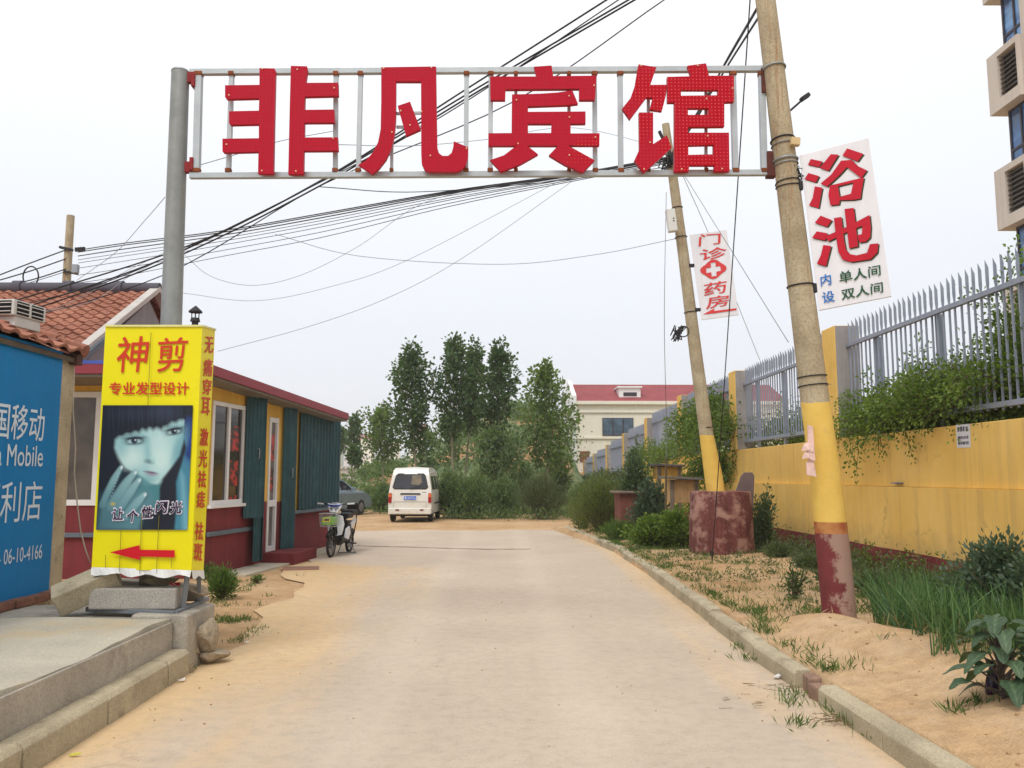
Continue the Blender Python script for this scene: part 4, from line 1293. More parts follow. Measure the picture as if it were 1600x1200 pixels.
for px, py in ((1246, 290), (1268, 450)):
    m_ = MB(); m_.bar(P(px - 18, py + 2, 7.9), P(px + 8, py, 7.88), .05, .09); m_.build("mounting_arm", M_WIRE, bath, bevel=.006)

# pharmacy sign on the second pole
ph, ppl, m_ = board_thing("pharmacy_sign", [(1077, 367), (1135, 359), (1154, 492), (1096, 500)], 15.6, 15.35, .04, "small white sign with red characters, a cross and an arrow on the slimmer pole", M_WBOARD)
pbd = m_.build("board", M_WBOARD, ph, bevel=.004)
M_RED2 = pm("faded_red_paint", S(214, 66, 66), .6, .1)
for s, q in (("门", [(344, 700), (466, 692), (476, 752), (350, 768)]), ("诊", [(344, 790), (500, 768), (512, 832), (362, 852)]), ("药", [(368, 990), (500, 968), (512, 1036), (384, 1060)]), ("房", [(386, 1066), (520, 1050), (524, 1112), (394, 1136)])):
    btext(s, q, M_RED2, ppl, ph, pbd, bold=.012, shear=.1)
m_ = MB()
quat = []
for a0, cx, cy in ((0, 0, 0),):
    cx, cy = 430, 903
    for k in range(48):
        a = 2 * math.pi * k / 48; r = 1 + .1 * math.cos(4 * a)
        quat.append((cx + 70 * r * math.cos(a), cy + 52 * r * math.sin(a) - 8 * math.cos(a) * .8))
cr = [(414, 866), (442, 862), (444, 888), (470, 884), (474, 912), (447, 917), (449, 942), (420, 946), (418, 921), (390, 925), (387, 897), (416, 893)]
m_.slab(quat, [cr], lambda x, y: ppl.at(*c3((x, y)), .008), None)
o = m_.build("emblem", M_RED2, ph, fix=False); o.parent = pbd; o.location = (0, 0, 0)
m_ = MB()
m_.slab([(368, 1168), (436, 1132), (434, 1147), (566, 1131), (564, 1142), (444, 1160)], [], lambda x, y: ppl.at(*c3((x, y)), .008), None)
o = m_.build("arrow", M_RED2, ph, fix=False); o.parent = pbd; o.location = (0, 0, 0)
for px, py in ((1080, 415), (1090, 484)):
    m_ = MB(); m_.bar(P(px - 8, py, 15.65), P(px + 5, py, 15.62), .06, .06); m_.build("mounting_arm", M_WIRE, ph)

# ================================================================== YELLOW LIGHT BOX with the hairdresser advert
BY = 7.0
box = thing("light_box_sign", (P(220, 940, BY).x, BY + .15, .45), "tall yellow light box with a poster portrait and red lettering, on a grey steel base", "sign")
M_YBOX = pm("yellow_vinyl", S(236, 224, 10), .42, .05, 1.5, 30, .06, stain=S(220, 200, 20), stain_amt=.3)
M_WHEM = pm("white_vinyl_hem", S(226, 226, 224), .5, .05)
def fy(x, y, dy=0.0):
    p = P(x, y, BY); return Vector((p.x, BY - dy, p.z))
rb_ = P(335, 515, 7.31)
TLp, TRp, BRp, BLp = (165, 510), (316, 510), (299, 893), (143, 888)
sideplane = plane3(fy(316, 510), fy(299, 893), P(336, 516, 7.32))
def front_pt(u, v, dy=0.0):
    x = (TLp[0] * (1 - u) + TRp[0] * u) * (1 - v) + (BLp[0] * (1 - u) + BRp[0] * u) * v
    y = (TLp[1] * (1 - u) + TRp[1] * u) * (1 - v) + (BLp[1] * (1 - u) + BRp[1] * u) * v
    return fy(x, y, dy)
def wrinkle(u, v):
    return .006 * math.sin(u * 9 + 3 * v) * max(0, v - .8) * 5 + .005 * math.sin(u * 23 + v * 40) * max(0, v - .86) * 7 - .012 * math.sin(math.pi * u) * math.sin(math.pi * v) * .4
m_ = MB(); NU, NV = 26, 60
for j in range(NV + 1):
    for i in range(NU + 1):
        u, v = i / NU, j / NV; m_.v.append(front_pt(u, v, wrinkle(u, v) * math.sin(math.pi * u) if 0 < i < NU else 0))
for j in range(NV):
    for i in range(NU):
        a = j * (NU + 1) + i; m_.f.append((a, a + 1, a + NU + 2, a + NU + 1))
m_.build("front_panel", M_YBOX, box, smooth=True)
D3 = Vector((0.0, .32, .0))
sTR, sBR = sideplane.at(336, 516), sideplane.at(318, 893)
tl, tr, br, bl = front_pt(0, 0), front_pt(1, 0), front_pt(1, 1), front_pt(0, 1)
dx = sTR - tr
m_ = MB(); m_.add([tr, sTR, sBR, br], [(0, 1, 2, 3)]); side = m_.build("side_panel", M_YBOX, box)
m_ = MB(); m_.add([tl, tr, sTR, tl + dx], [(0, 1, 2, 3)]); m_.add([tl, tl + dx, bl + dx, bl], [(0, 1, 2, 3)]); m_.add([tl + dx, sTR, sBR, bl + dx], [(0, 1, 2, 3)])
m_.build("back_panel", M_WHEM, box)
# frame edges
m_ = MB()
for a, b_ in ((tl, tr), (tr, sTR)): m_.bar(a + Vector((0, 0, .004)), b_ + Vector((0, 0, .004)), .022, .016)
m_.build("top_edge", pm("pale_edge", S(226, 222, 150), .5), box)
m_ = MB(); rg = random.Random(2)
hem = []
for i in range(25):
    u = i / 24; t = front_pt(u, 1.0, -.002); z2 = .045 + .014 * math.sin(u * 19) + rg.uniform(-.006, .006)
    m_.v += [t + Vector((0, -.004, .01)), t + Vector((.006 * math.sin(u * 30), -.012 + .01 * math.sin(u * 25), -z2))]
for i in range(24): m_.f.append((2 * i, 2 * i + 2, 2 * i + 3, 2 * i + 1))
o0 = len(m_.v)
for i in range(9):
    u = i / 8; t = br.lerp(sBR, u); m_.v += [t + Vector((.004, 0, .01)), t + Vector((.012, 0, -.05 - .015 * math.sin(u * 9)))]
for i in range(8): m_.f.append((o0 + 2 * i, o0 + 2 * i + 2, o0 + 2 * i + 3, o0 + 2 * i + 1))
m_.build("hem", M_WHEM, box)
# crop of the sign, 3x enlarged
def c6(p): return (140 + p[0] / 3.0, 500 + p[1] / 3.0)
class _FP:
    def at(self, px, py, off=0.0): return fy(px, py, off)
fp = _FP()
fpanel = [c_ for c_ in kids(box) if c_.name.startswith("front_panel")][0]
M_ORED = pm("orange_red_print", S(206, 60, 30), .5, .05)
M_CRED = pm("crimson_print", S(206, 18, 34), .5, .05)
for s, q, sh_, bo_ in (("神", [(128, 82), (276, 76), (272, 242), (134, 246)], .12, .010), ("剪", [(314, 88), (458, 80), (450, 240), (326, 244)], .12, .009)):
    btext(s, q, M_ORED, fp, box, fpanel, cv=c6, bold=bo_, off=.007, shear=sh_)
btext("专业发型设计", [(96, 292), (468, 292), (466, 350), (93, 350)], M_ORED, fp, box, fpanel, cv=c6, bold=.024, off=.007)
m_ = MB(); m_.slab([(100, 1088), (240, 1054), (241, 1076), (404, 1078), (404, 1112), (242, 1107), (241, 1124)], [], lambda x, y: fy(*c6((x, y)), .022), None)
o = m_.build("arrow", M_CRED, box, fix=False); o.parent = fpanel; o.location = (0, 0, 0)
m_ = MB()
for x0, y0, x1, y1 in ((292, 60, 278, 400), (152, 985, 145, 1180), (250, 890, 240, 1190), (330, 915, 318, 1185), (80, 1100, 80, 1160), (390, 1100, 388, 1160)):
    a, b_ = fy(*c6((x0, y0)), .018), fy(*c6((x1, y1)), .022); m_.bar(a, b_, .004, .002)
o = m_.build("seam", pm("dark_seam", S(130, 120, 30), .7), box); o.parent = fpanel; o.location = (0, 0, 0)
SIDE = [("无", 536, 578, 78, 155), ("痛", 530, 573, 180, 264), ("穿", 526, 568, 275, 350), ("耳", 519, 562, 362, 447), ("激", 513, 554, 506, 590), ("光", 508, 549, 606, 690), ("祛", 503, 544, 705, 786), ("痣", 498, 539, 800, 882), ("祛", 490, 531, 945, 1032), ("斑", 484, 526, 1044, 1130)]
for s, x0, x1, y0, y1 in SIDE:
    btext(s, [(x0 + 4, y0), (x1 + 1, y0 + 4), (x1 - 3, y1), (x0, y1 - 1)], M_ORED, sideplane, box, side, cv=c6, bold=.02, off=.006)

# the printed portrait: painted as soft shapes on a fine flat grid
def portrait():
    NX_, NY_ = 150, 205
    X, Y = np.meshgrid(np.linspace(0, 1, NX_), np.linspace(0, 1, NY_))
    cx = (65 * (1 - Y) + 33 * Y) * (1 - X) + (487 * (1 - Y) + 460 * Y) * X
    cy = 400 + 583 * Y
    img = np.zeros((NY_, NX_, 3))
    def sm(d, w): return np.clip(0.5 - d / (2 * w), 0, 1) ** 1.0
    def poly(pts, w=5.0):
        """soft mask of a polygon through signed distance"""
        n = len(pts); d = np.full(cx.shape, 1e9); ins = np.zeros(cx.shape, bool)
        for i in range(n):
            x0, y0 = pts[i]; x1, y1 = pts[(i + 1) % n]
            ex, ey = x1 - x0, y1 - y0
            t = np.clip(((cx - x0) * ex + (cy - y0) * ey) / (ex * ex + ey * ey + 1e-9), 0, 1)
            d = np.minimum(d, np.hypot(cx - x0 - t * ex, cy - y0 - t * ey))
            c = ((y0 > cy) != (y1 > cy)) & (cx < (x1 - x0) * (cy - y0) / ((y1 - y0) if y1 != y0 else 1e-9) + x0)
            ins ^= c
        return sm(np.where(ins, -d, d), w)
    def ell(x, y, a, b, w=.3, ang=0.0):
        c, s = math.cos(ang), math.sin(ang)
        dx, dy = cx - x, cy - y
        r = np.sqrt(((dx * c + dy * s) / a) ** 2 + ((-dx * s + dy * c) / b) ** 2)
        return np.clip((1 + w - r) / (2 * w), 0, 1)
    def put(mask, col, k=1.0):
        m = (mask * k)[..., None]; img[:] = img * (1 - m) + np.array(S(*col)) * m
    img[:] = S(18, 26, 42)
    put(ell(120, 900, 130, 140, .6), (30, 62, 74), .8)
    put(poly([(405, 640), (440, 620), (475, 660), (480, 985), (385, 985), (400, 840)], 9), (62, 128, 152))
    put(poly([(425, 700), (445, 730), (470, 985), (440, 985)], 12), (120, 178, 194), .7)
    put(ell(462, 560, 22, 90, .5), (20, 62, 140), .9); put(ell(470, 500, 14, 40, .5), (34, 60, 120), .8)
    # neck and face
    put(poly([(215, 700), (330, 740), (360, 860), (300, 900), (220, 860)], 12), (70, 128, 134))
    face = [(116, 548), (118, 600), (140, 648), (168, 690), (215, 716), (258, 742), (288, 766), (318, 770), (342, 744), (385, 690), (418, 640), (440, 570), (447, 470), (420, 440), (250, 470), (150, 520)]
    put(poly(face, 5), (158, 200, 202))
    put(ell(190, 645, 62, 46, .6), (200, 226, 220), .85); put(ell(335, 650, 46, 70, .6), (204, 230, 224), .8); put(ell(330, 560, 46, 50, .7), (190, 220, 218), .7); put(ell(150, 600, 30, 50, .7), (130, 178, 184), .6); put(ell(318, 758, 22, 10, .7), (196, 222, 218), .6)
    put(ell(425, 600, 26, 90, .5, .3), (104, 160, 172), .75); put(ell(270, 750, 40, 22, .7), (110, 160, 166), .6)
    put(poly([(262, 560), (282, 560), (292, 655), (262, 668)], 12), (122, 176, 180), .6)
    put(ell(283, 664, 20, 10, .6, .2), (70, 100, 112), .75); put(ell(300, 655, 12, 14, .7), (168, 212, 206), .7)
    # mouth
    put(ell(290, 716, 30, 7, .5, .16), (128, 96, 128), .85); put(ell(290, 714, 28, 1.8, .7, .16), (70, 50, 78), .8); put(ell(293, 727, 24, 5, .6, .1), (140, 124, 146), .6)
    # eyes with lashes
    for ex, ey, a, b, an in ((214, 566, 42, 17, -.06), (400, 522, 38, 15, -.18)):
        put(ell(ex, ey - 4, a * 1.2, b * 1.35, .5, an), (92, 132, 144), .8)
        put(ell(ex, ey, a, b, .25, an), (30, 40, 54), .9)
        put(ell(ex - 2, ey + 3, a * .78, b * .62, .25, an), (168, 200, 204), .9)
        put(ell(ex - 2, ey + 1, 15, 13, .25), (30, 38, 56), 1); put(ell(ex + 3, ey - 3, 4, 4, .4), (200, 220, 226), .9)
        put(ell(ex, ey - b * .75, a * 1.12, 4.5, .6, an), (16, 20, 30), .95)
        for k in range(5):
            put(ell(ex - a * .9 + k * a * .3, ey - b * 1.15 - 2, 2.2, 8, .6, .5 - k * .16), (18, 24, 36), .45)
        put(ell(ex, ey + b * .9, a * .9, 2.2, .7, an), (50, 76, 90), .7)
    # hair: fringe and sides
    fr = [(60, 396), (490, 396), (490, 440), (455, 452), (440, 468), (424, 470), (408, 482), (388, 480), (372, 496), (352, 502), (338, 516), (318, 506), (300, 516), (284, 506), (268, 520), (250, 512), (236, 530), (216, 524), (196, 536), (176, 534), (160, 546), (140, 548), (124, 562), (118, 600), (138, 648), (160, 690), (120, 760), (90, 800), (40, 800), (60, 500)]
    put(poly(fr, 10), (16, 20, 34))
    put(poly([(352, 738), (392, 686), (425, 636), (446, 560), (456, 600), (430, 690), (408, 760), (412, 860), (400, 985), (300, 985), (330, 880), (330, 790)], 6), (18, 24, 38))
    put(ell(350, 430, 60, 34, .8), (52, 66, 92), .5); put(ell(200, 440, 70, 26, .8), (40, 50, 74), .45)
    for k in range(26):
        x = 80 + k * 15.3; put(ell(x, 450, 1.6, 70, .8, .06 * math.sin(k * 2.1)), (60, 74, 98) if k % 3 else (10, 14, 24), .35)
    # hand
    put(poly([(60, 860), (150, 800), (290, 800), (300, 850), (250, 930), (235, 985), (36, 985)], 14), (84, 130, 140))
    fing = [((152, 688), (100, 770), (62, 870), 15), ((217, 712), (150, 790), (100, 880), 19), ((236, 748), (180, 820), (130, 900), 18), ((262, 815), (220, 860), (165, 930), 16)]
    for (a, b_, c_, w) in fing:
        for k in range(30):
            t = k / 29
            x = a[0] * (1 - t) ** 2 + 2 * b_[0] * t * (1 - t) + c_[0] * t * t; y = a[1] * (1 - t) ** 2 + 2 * b_[1] * t * (1 - t) + c_[1] * t * t
            put(ell(x + 3, y + 5, w * 1.05, w * 1.1, .4), (34, 72, 86), .12)
        for k in range(30):
            t = k / 29
            x = a[0] * (1 - t) ** 2 + 2 * b_[0] * t * (1 - t) + c_[0] * t * t; y = a[1] * (1 - t) ** 2 + 2 * b_[1] * t * (1 - t) + c_[1] * t * t
            r = w * (.62 + .38 * min(1, t * 3)); put(ell(x, y, r, r, .35), (104 + int(40 * (1 - t)), 150 + int(34 * (1 - t)), 158 + int(30 * (1 - t))), .5)
        put(ell(a[0] + 1, a[1] + 4, 5, 9, .4, .5), (216, 226, 230), .85)
    put(ell(112, 862, 11, 8, .4), (196, 176, 90), .9)
    for k in range(8): put(ell(140 - k * 5, 720 + k * 15, 3, 3, .5), (180, 210, 220), .6)
    put(np.clip((Y - .55) * 1.4, 0, 1) * np.clip(1 - X * 2.6, 0, 1), (20, 40, 52), .7)
    pts = np.array([fy(*c6((a, b_)), .011)[:] for a, b_ in zip(cx.ravel(), cy.ravel())])
    me = bpy.data.meshes.new("portrait_poster")
    fs = [(j * NX_ + i, j * NX_ + i + 1, (j + 1) * NX_ + i + 1, (j + 1) * NX_ + i) for j in range(NY_ - 1) for i in range(NX_ - 1)]
    off = np.array(box.matrix_basis.translation)
    me.from_pydata((pts - off).tolist(), [], fs)
    a = me.attributes.new("print", 'FLOAT_COLOR', 'POINT')
    rgba = np.concatenate([img.reshape(-1, 3), np.ones((NX_ * NY_, 1))], 1)
    a.data.foreach_set("color", rgba.astype(np.float32).ravel())
    m, nt, b = new_mat("poster_print")
    at = nt.nodes.new("ShaderNodeAttribute"); at.attribute_name = "print"
    nt.links.new(at.outputs['Color'], b.inputs['Base Color']); b.inputs['Roughness'].default_value = .4
    me.materials.append(m)
    o = bpy.data.objects.new("portrait_poster", me); COL.objects.link(o); o.parent = fpanel
    return o
portrait()
M_PUR = pm("dark_purple_print", S(50, 22, 62), .5); M_WPR = pm("white_print", S(220, 214, 226), .5)
for k, s in enumerate("让个性闪光"):
    x = 110 + k * 68; y = [880, 890, 872, 848, 850][k]
    q = [(x, y), (x + 58, y - 2), (x + 54, y + 58), (x - 2, y + 60)]
    btext(s, q, M_WPR, fp, box, fpanel, cv=c6, bold=.06, off=.014, shear=.08)
    btext(s, [(x + 3, y + 3), (x + 55, y + 1), (x + 51, y + 55), (x + 1, y + 57)], M_PUR, fp, box, fpanel, cv=c6, bold=.02, off=.019, shear=.08)
# steel base: rectangle on the ground, legs
M_GP = pm("grey_steel_paint", S(118, 122, 126), .55, .12, 6, stain=S(90, 80, 74), stain_amt=.4, stain_scale=8)
fl, frr = G(137, 955, .44), G(274, 958, .455); bk = Vector((-2.6, 7.62, .47)); fl = Vector((fl.x, fl.y, .455)); bl_ = Vector((fl.x - .05, 7.62, .46))
m_ = MB()
for a, b_ in ((fl, frr), (frr, bk), (bk, bl_), (bl_, fl)): m_.bar(a, b_, .04, .035)
m_.build("base_frame", M_GP, box, bevel=.004)
for a, b_ in ((br + Vector((-.04, .03, -.02)), frr.lerp(bk, .22)), (sBR + Vector((-.03, -.02, -.02)), frr.lerp(bk, .72)), (bl + Vector((.04, .05, 0)), fl.lerp(bl_, .3)), (bl + dx + Vector((.04, -.02, 0)), fl.lerp(bl_, .8))):
    m_ = MB(); m_.bar(a, b_, .035, .035); m_.build("leg", M_GP, box, bevel=.004)

# weights on the base
def block(c, half, rz, rx, ry, label, mat=M_GRANITE, bev=.014):
    m_ = MB(); R = Matrix.Rotation(rz, 3, 'Z') @ Matrix.Rotation(ry, 3, 'Y') @ Matrix.Rotation(rx, 3, 'X')
    m_.obox(c, half, R); return tag(m_.build("stone_block", mat, bevel=bev), label, "stone block")
p = G(205, 953, .47); block(Vector((p.x, p.y + .11, .555)), (.36, .10, .085), math.radians(-2), 0, 0, "long speckled granite block lying flat on the front of the light box base")
p = P(132, 914, 7.05); block(Vector((p.x, 7.1, .635)), (.25, .105, .10), math.radians(20), math.radians(24), math.radians(-24), "tilted grey kerb block propped on the left end of the light box base", M_KERB)
rock("boulder", P(240, 908, 7.3), (.24, .16, .09), "flattened dark boulder under the middle of the yellow light box", pm("dark_boulder", S(128, 116, 96), .95, .25, 5, 60, .5, grain=.3), seed=8)
rock("boulder", P(298, 926, 7.45) , (.17, .17, .135), "pale brown boulder weighing down the right end of the light box base", M_ROCK, seed=31)
p = P(190, 914, 7.45); block(p, (.22, .1, .05), .3, 0, .1, "pale slab lying behind the granite block under the light box", M_CONC)
m_ = MB(); a = P(276, 914, 7.22)
for q in range(5): m_.add([a + Vector((rnd.uniform(-.06, .06), rnd.uniform(-.03, .03), rnd.uniform(-.02, .03))) for _ in range(4)], [(0, 1, 2, 3)])
tag(m_.build("red_rag", pm("red_rag", S(190, 40, 66), .9)), "small scrap of red cloth between the boulders under the light box", "rag")
# ================================================================== BOUNDARY WALL, PILLARS AND FENCE
WX = 5.55
M_YW = None
def wall_mat():
    m, nt, b = new_mat("weathered_yellow_render")
    v = _coord(nt, 'World')
    g = nt.nodes.new("ShaderNodeNewGeometry"); s = nt.nodes.new("ShaderNodeSeparateXYZ"); nt.links.new(g.outputs['Position'], s.inputs[0])
    n1 = _noise(nt, v, 1.1, 5, .6); n2 = _noise(nt, v, 60, 3)
    c = _ramp(nt, n1, [(.3, S(224, 182, 96)), (.55, S(232, 192, 108)), (.75, S(238, 200, 120))])
    st = _noise(nt, _coord(nt, 'World', (6, 6, .22)), 1, 6, .66)
    c = _mix(nt, _ramp(nt, st, [(.52, 0), (.66, .28)]), c, S(168, 138, 96))
    st2 = _noise(nt, _coord(nt, 'World', (16, 16, .6)), 1, 4, .6)
    c = _mix(nt, _ramp(nt, st2, [(.6, 0), (.7, .3)]), c, S(140, 122, 98))
    pt = _noise(nt, _coord(nt, 'World', (1, 2.0, 2.6)), 1, 7, .7)
    c = _mix(nt, _ramp(nt, pt, [(.68, 0), (.72, .45)]), c, S(176, 158, 128))
    ve = nt.nodes.new("ShaderNodeTexVoronoi"); ve.feature = 'DISTANCE_TO_EDGE'; ve.inputs['Scale'].default_value = .55
    wob = nt.nodes.new("ShaderNodeVectorMath"); wob.operation = 'MULTIPLY_ADD'
    nz = nt.nodes.new("ShaderNodeTexNoise"); nz.inputs['Scale'].default_value = 2.2; nz.inputs['Detail'].default_value = 5; nt.links.new(v, nz.inputs['Vector'])
    nt.links.new(nz.outputs['Color'], wob.inputs[0]); wob.inputs[1].default_value = (.7, .7, .7); nt.links.new(v, wob.inputs[2]); nt.links.new(wob.outputs[0], ve.inputs['Vector'])
    c = _mix(nt, _math(nt, 'MULTIPLY', _ramp(nt, ve.outputs['Distance'], [(.003, .3), (.007, 0)]), _ramp(nt, n1, [(.45, 0), (.55, 1)])), c, S(130, 104, 70))
    sp = _ramp(nt, _math(nt, 'ADD', s.outputs['Z'], _math(nt, 'MULTIPLY', _noise(nt, v, 5, 6, .7), -.8)), [(.1, .5), (.45, 0)])
    c = _mix(nt, sp, c, S(176, 146, 104))
    mar = _ramp(nt, n1, [(.3, S(112, 48, 52)), (.7, S(134, 62, 64))])
    mar = _mix(nt, _ramp(nt, st2, [(.55, 0), (.7, .4)]), mar, S(150, 104, 96))
    h = _math(nt, 'ADD', s.outputs['Z'], _math(nt, 'MULTIPLY_ADD', n1, .03, -.015))
    c = _mix(nt, _math(nt, 'LESS_THAN', h, .535), c, mar)
    nt.links.new(c, b.inputs['Base Color']); b.inputs['Roughness'].default_value = .92; b.inputs['Specular IOR Level'].default_value = .15
    _bump(nt, b, _math(nt, 'ADD', n2, n1), .25, .006)
    return m
M_YW = wall_mat()
M_GREYP = pm("grey_cement_face", S(156, 152, 150), .9, .12, 2.5, 40, .25, streak=.15, stain=S(110, 106, 104), stain_amt=.4, stain_scale=3)
WEND = 56.0
bw = thing("boundary_wall", (WX, 20, 0), "long weathered yellow wall with a maroon foot and tall pillars along the right side of the road", "wall")
def drop(y): return 0.0 if y < 25.6 else (y - 25.6) * .048
def run(mb, x0, x1, za, zb_):
    prof = [(2.0, za), (25.6, za), (WEND, za - (drop(WEND) if za > .5 else 0)), (WEND, zb_ - drop(WEND)), (25.6, zb_), (2.0, zb_)]
    mb.slab(prof, [], lambda y, z: Vector((x0, y, z)), lambda y, z: Vector((x1, y, z)))
m_ = MB(); run(m_, WX, WX + .42, -.05, 1.41); m_.build("lower_wall", M_YW, bw, bevel=.015)
m_ = MB(); run(m_, WX + .07, WX + .40, 1.411, 2.18); m_.build("upper_wall", M_YW, bw, bevel=.01)
PYS = [7.65, 13.6, 19.5, 25.4, 31.4, 37.3, 43.2, 49.2, 55.0]
M_BRICKP = M_YW
for y in PYS:
    m_ = MB(); dz = drop(y); m_.box((WX + .03, y + .001, 2.181 - dz), (WX + .45, y + .55, 4.06 - dz)); po = m_.build("pillar", M_YW, bw, bevel=.012)
    m_ = MB(); m_.box((WX + .045, y - .01, 2.19 - dz), (WX + .44, y + .001, 4.05 - dz)); g_ = m_.build("pillar_face", M_GREYP, bw); g_.parent = po; g_.location = (0, 0, 0)
M_FEN = pm("grey_fence_paint", S(142, 150, 166), .5, .1, 4, 40, .05, stain=S(120, 116, 120), stain_amt=.3, stain_scale=5)
FX = WX + .24
def picket_mb(mb, y, ang=.15):
    mb.obox((FX, y, 3.02), (.011, .011, .70))
    c, s = math.cos(ang), math.sin(ang)
    out = [(-.010, 3.68), (.010, 3.68), (.021, 3.78), (.023, 3.97), (-.020, 4.055), (-.023, 3.80)]
    f = lambda x, z: Vector((FX + x * c - .003 * s, y + x * s + .003 * c, z + .05)); g = lambda x, z: Vector((FX + x * c + .003 * s, y + x * s - .003 * c, z + .05))
    mb.slab(out, [], f, g)
LBL = ["grey steel spear fence panel above the yellow wall nearest the camera, with shrubs behind it", "grey steel spear fence panel behind the leaning pole, between two tall pillars",
       "grey steel fence panel half hidden by the big hanging vine beside the drum pole"]
for i in range(len(PYS) - 1):
    y0, y1 = PYS[i] + .56, PYS[i + 1] - .01
    lab = LBL[i] if i < 3 else "distant grey steel fence panel overgrown with creepers on the far yellow wall"
    ft = thing("fence_panel", (FX, (y0 + y1) / 2, 2.18), lab, "fence", "grey spear fence panels on the yellow wall")
    for nm, z in (("bottom_rail", 2.38), ("top_rail", 3.72)):
        m_ = MB(); m_.box((FX - .03, y0, z - .032), (FX + .03, y1, z + .032)); m_.build(nm, M_FEN, ft, bevel=.004)
    n = int((y1 - y0) / .145)
    for k in range(3):
        y = y0 + (y1 - y0) * (k + .5) / 3 + (.1 if i else -.06)
        m_ = MB(); m_.box((FX + .035, y - .05, 2.18), (FX + .1, y + .05, 3.70)); m_.build("post", M_FEN, ft, bevel=.006)
    if i < 3:
        first = None
        m_ = MB(); picket_mb(m_, y0 + .07); first = m_.build("picket", M_FEN, ft)
        for k in range(1, n):
            c_ = first.copy(); COL.objects.link(c_); c_.parent = ft; c_.location = (rnd.uniform(-.004, .004), k * .145, rnd.uniform(-.008, .008)); c_.rotation_euler = (rnd.uniform(-.004, .004), 0, 0)
    else:
        m_ = MB()
        for k in range(n): picket_mb(m_, y0 + .07 + k * .145)
        m_.build("pickets", M_FEN, ft)
    ft.location.z -= drop((y0 + y1) / 2)
# notice pasted on the wall, paint scuffs
wpl = Plane((WX + .07, 10, 0), (1, 0, 0))
nt_q = [wpl.at(1494, 664, .004), wpl.at(1516, 662, .004), wpl.at(1517, 699, .004), wpl.at(1496, 700, .004)]
no = thing("wall_notice", nt_q[3], "small white paper notice with dark print pasted high on the yellow wall", "notice")
m_ = MB(); m_.hexa(nt_q, (.003, 0, 0)); pap = m_.build("paper", pm("white_paper", S(212, 212, 216), .9, .05), no)
def nq(u0, v0, u1, v1):
    TL, TR, BR, BL = nt_q
    f = lambda u, v: (TL * (1 - u) + TR * u) * (1 - v) + (BL * (1 - u) + BR * u) * v + Vector((-.002, 0, 0))
    return [f(u0, v0), f(u1, v0), f(u1, v1), f(u0, v1)]
m_ = MB()
rg = random.Random(12)
def dashes(v0, v1, n):
    for k in range(n):
        u0 = .1 + .8 * k / n; u1 = u0 + .8 / n * rg.uniform(.6, .9); q = nq(u0, v0 + rg.uniform(-.01, .01), u1, v1); m_.add(q, [(0, 1, 2, 3)])
dashes(.1, .3, 4); dashes(.5, .62, 7); dashes(.74, .86, 7)
o = m_.build("print", pm("dark_ink", S(92, 88, 100), .8), no, fix=False); o.parent = pap; o.location = (0, 0, 0)
m_ = MB(); q = [wpl.at(1400, 757, .0) for _ in range(1)]
lp = Plane((WX, 10, 0), (1, 0, 0))
a = lp.at(1398, 757); m_.obox(a + Vector((.035, 0, .02)), (.03, .12, .006)); tag(m_.build("blue_scrap", pm("blue_plastic", S(40, 80, 160), .5)), "flat scrap of blue plastic lying on the ledge of the yellow wall", "scrap")

# ================================================================== APARTMENT TOWER at the right edge
TY = 21.75
TX = P(1547, 182, TY).x
M_TWR = pm("cream_tower_render", S(206, 198, 188), .85, .05, 1, 30, .1, streak=.1)
M_TG = None
def tower_glass():
    m, nt, b = new_mat("blue_window_glass")
    n = _noise(nt, _coord(nt, 'World', (.8, .8, 1.4)), 1, 2)
    c = _ramp(nt, n, [(.4, S(54, 84, 124)), (.52, S(64, 108, 166)), (.62, S(108, 160, 214))])
    nt.links.new(c, b.inputs['Base Color']); b.inputs['Roughness'].default_value = .08
    return m
M_TG = tower_glass()
M_TFR = pm("dark_window_frame", S(58, 50, 56), .5)
M_LOUV = pm("grey_louvre", S(88, 84, 80), .6)
tw = thing("apartment_tower", (TX + 4, TY - 6, 0), "tall cream apartment block with blue windows and louvred bays at the right edge", "apartment building")
glx = TX + .32
m_ = MB(); m_.box((glx + .3, 8.5, 0), (24, TY - .55, 24)); m_.build("wall", M_TWR, tw)
zb = [P(1547, 182, TY).z, P(1540, 93, TY).z]
fl_h = P(1547, 182, TY).z - P(1560, 361, TY).z
bh = zb[1] - zb[0]
cols = [(TY, TY - 1.35), (TY - 3.6, TY - 4.95), (TY - 7.2, TY - 8.55)]
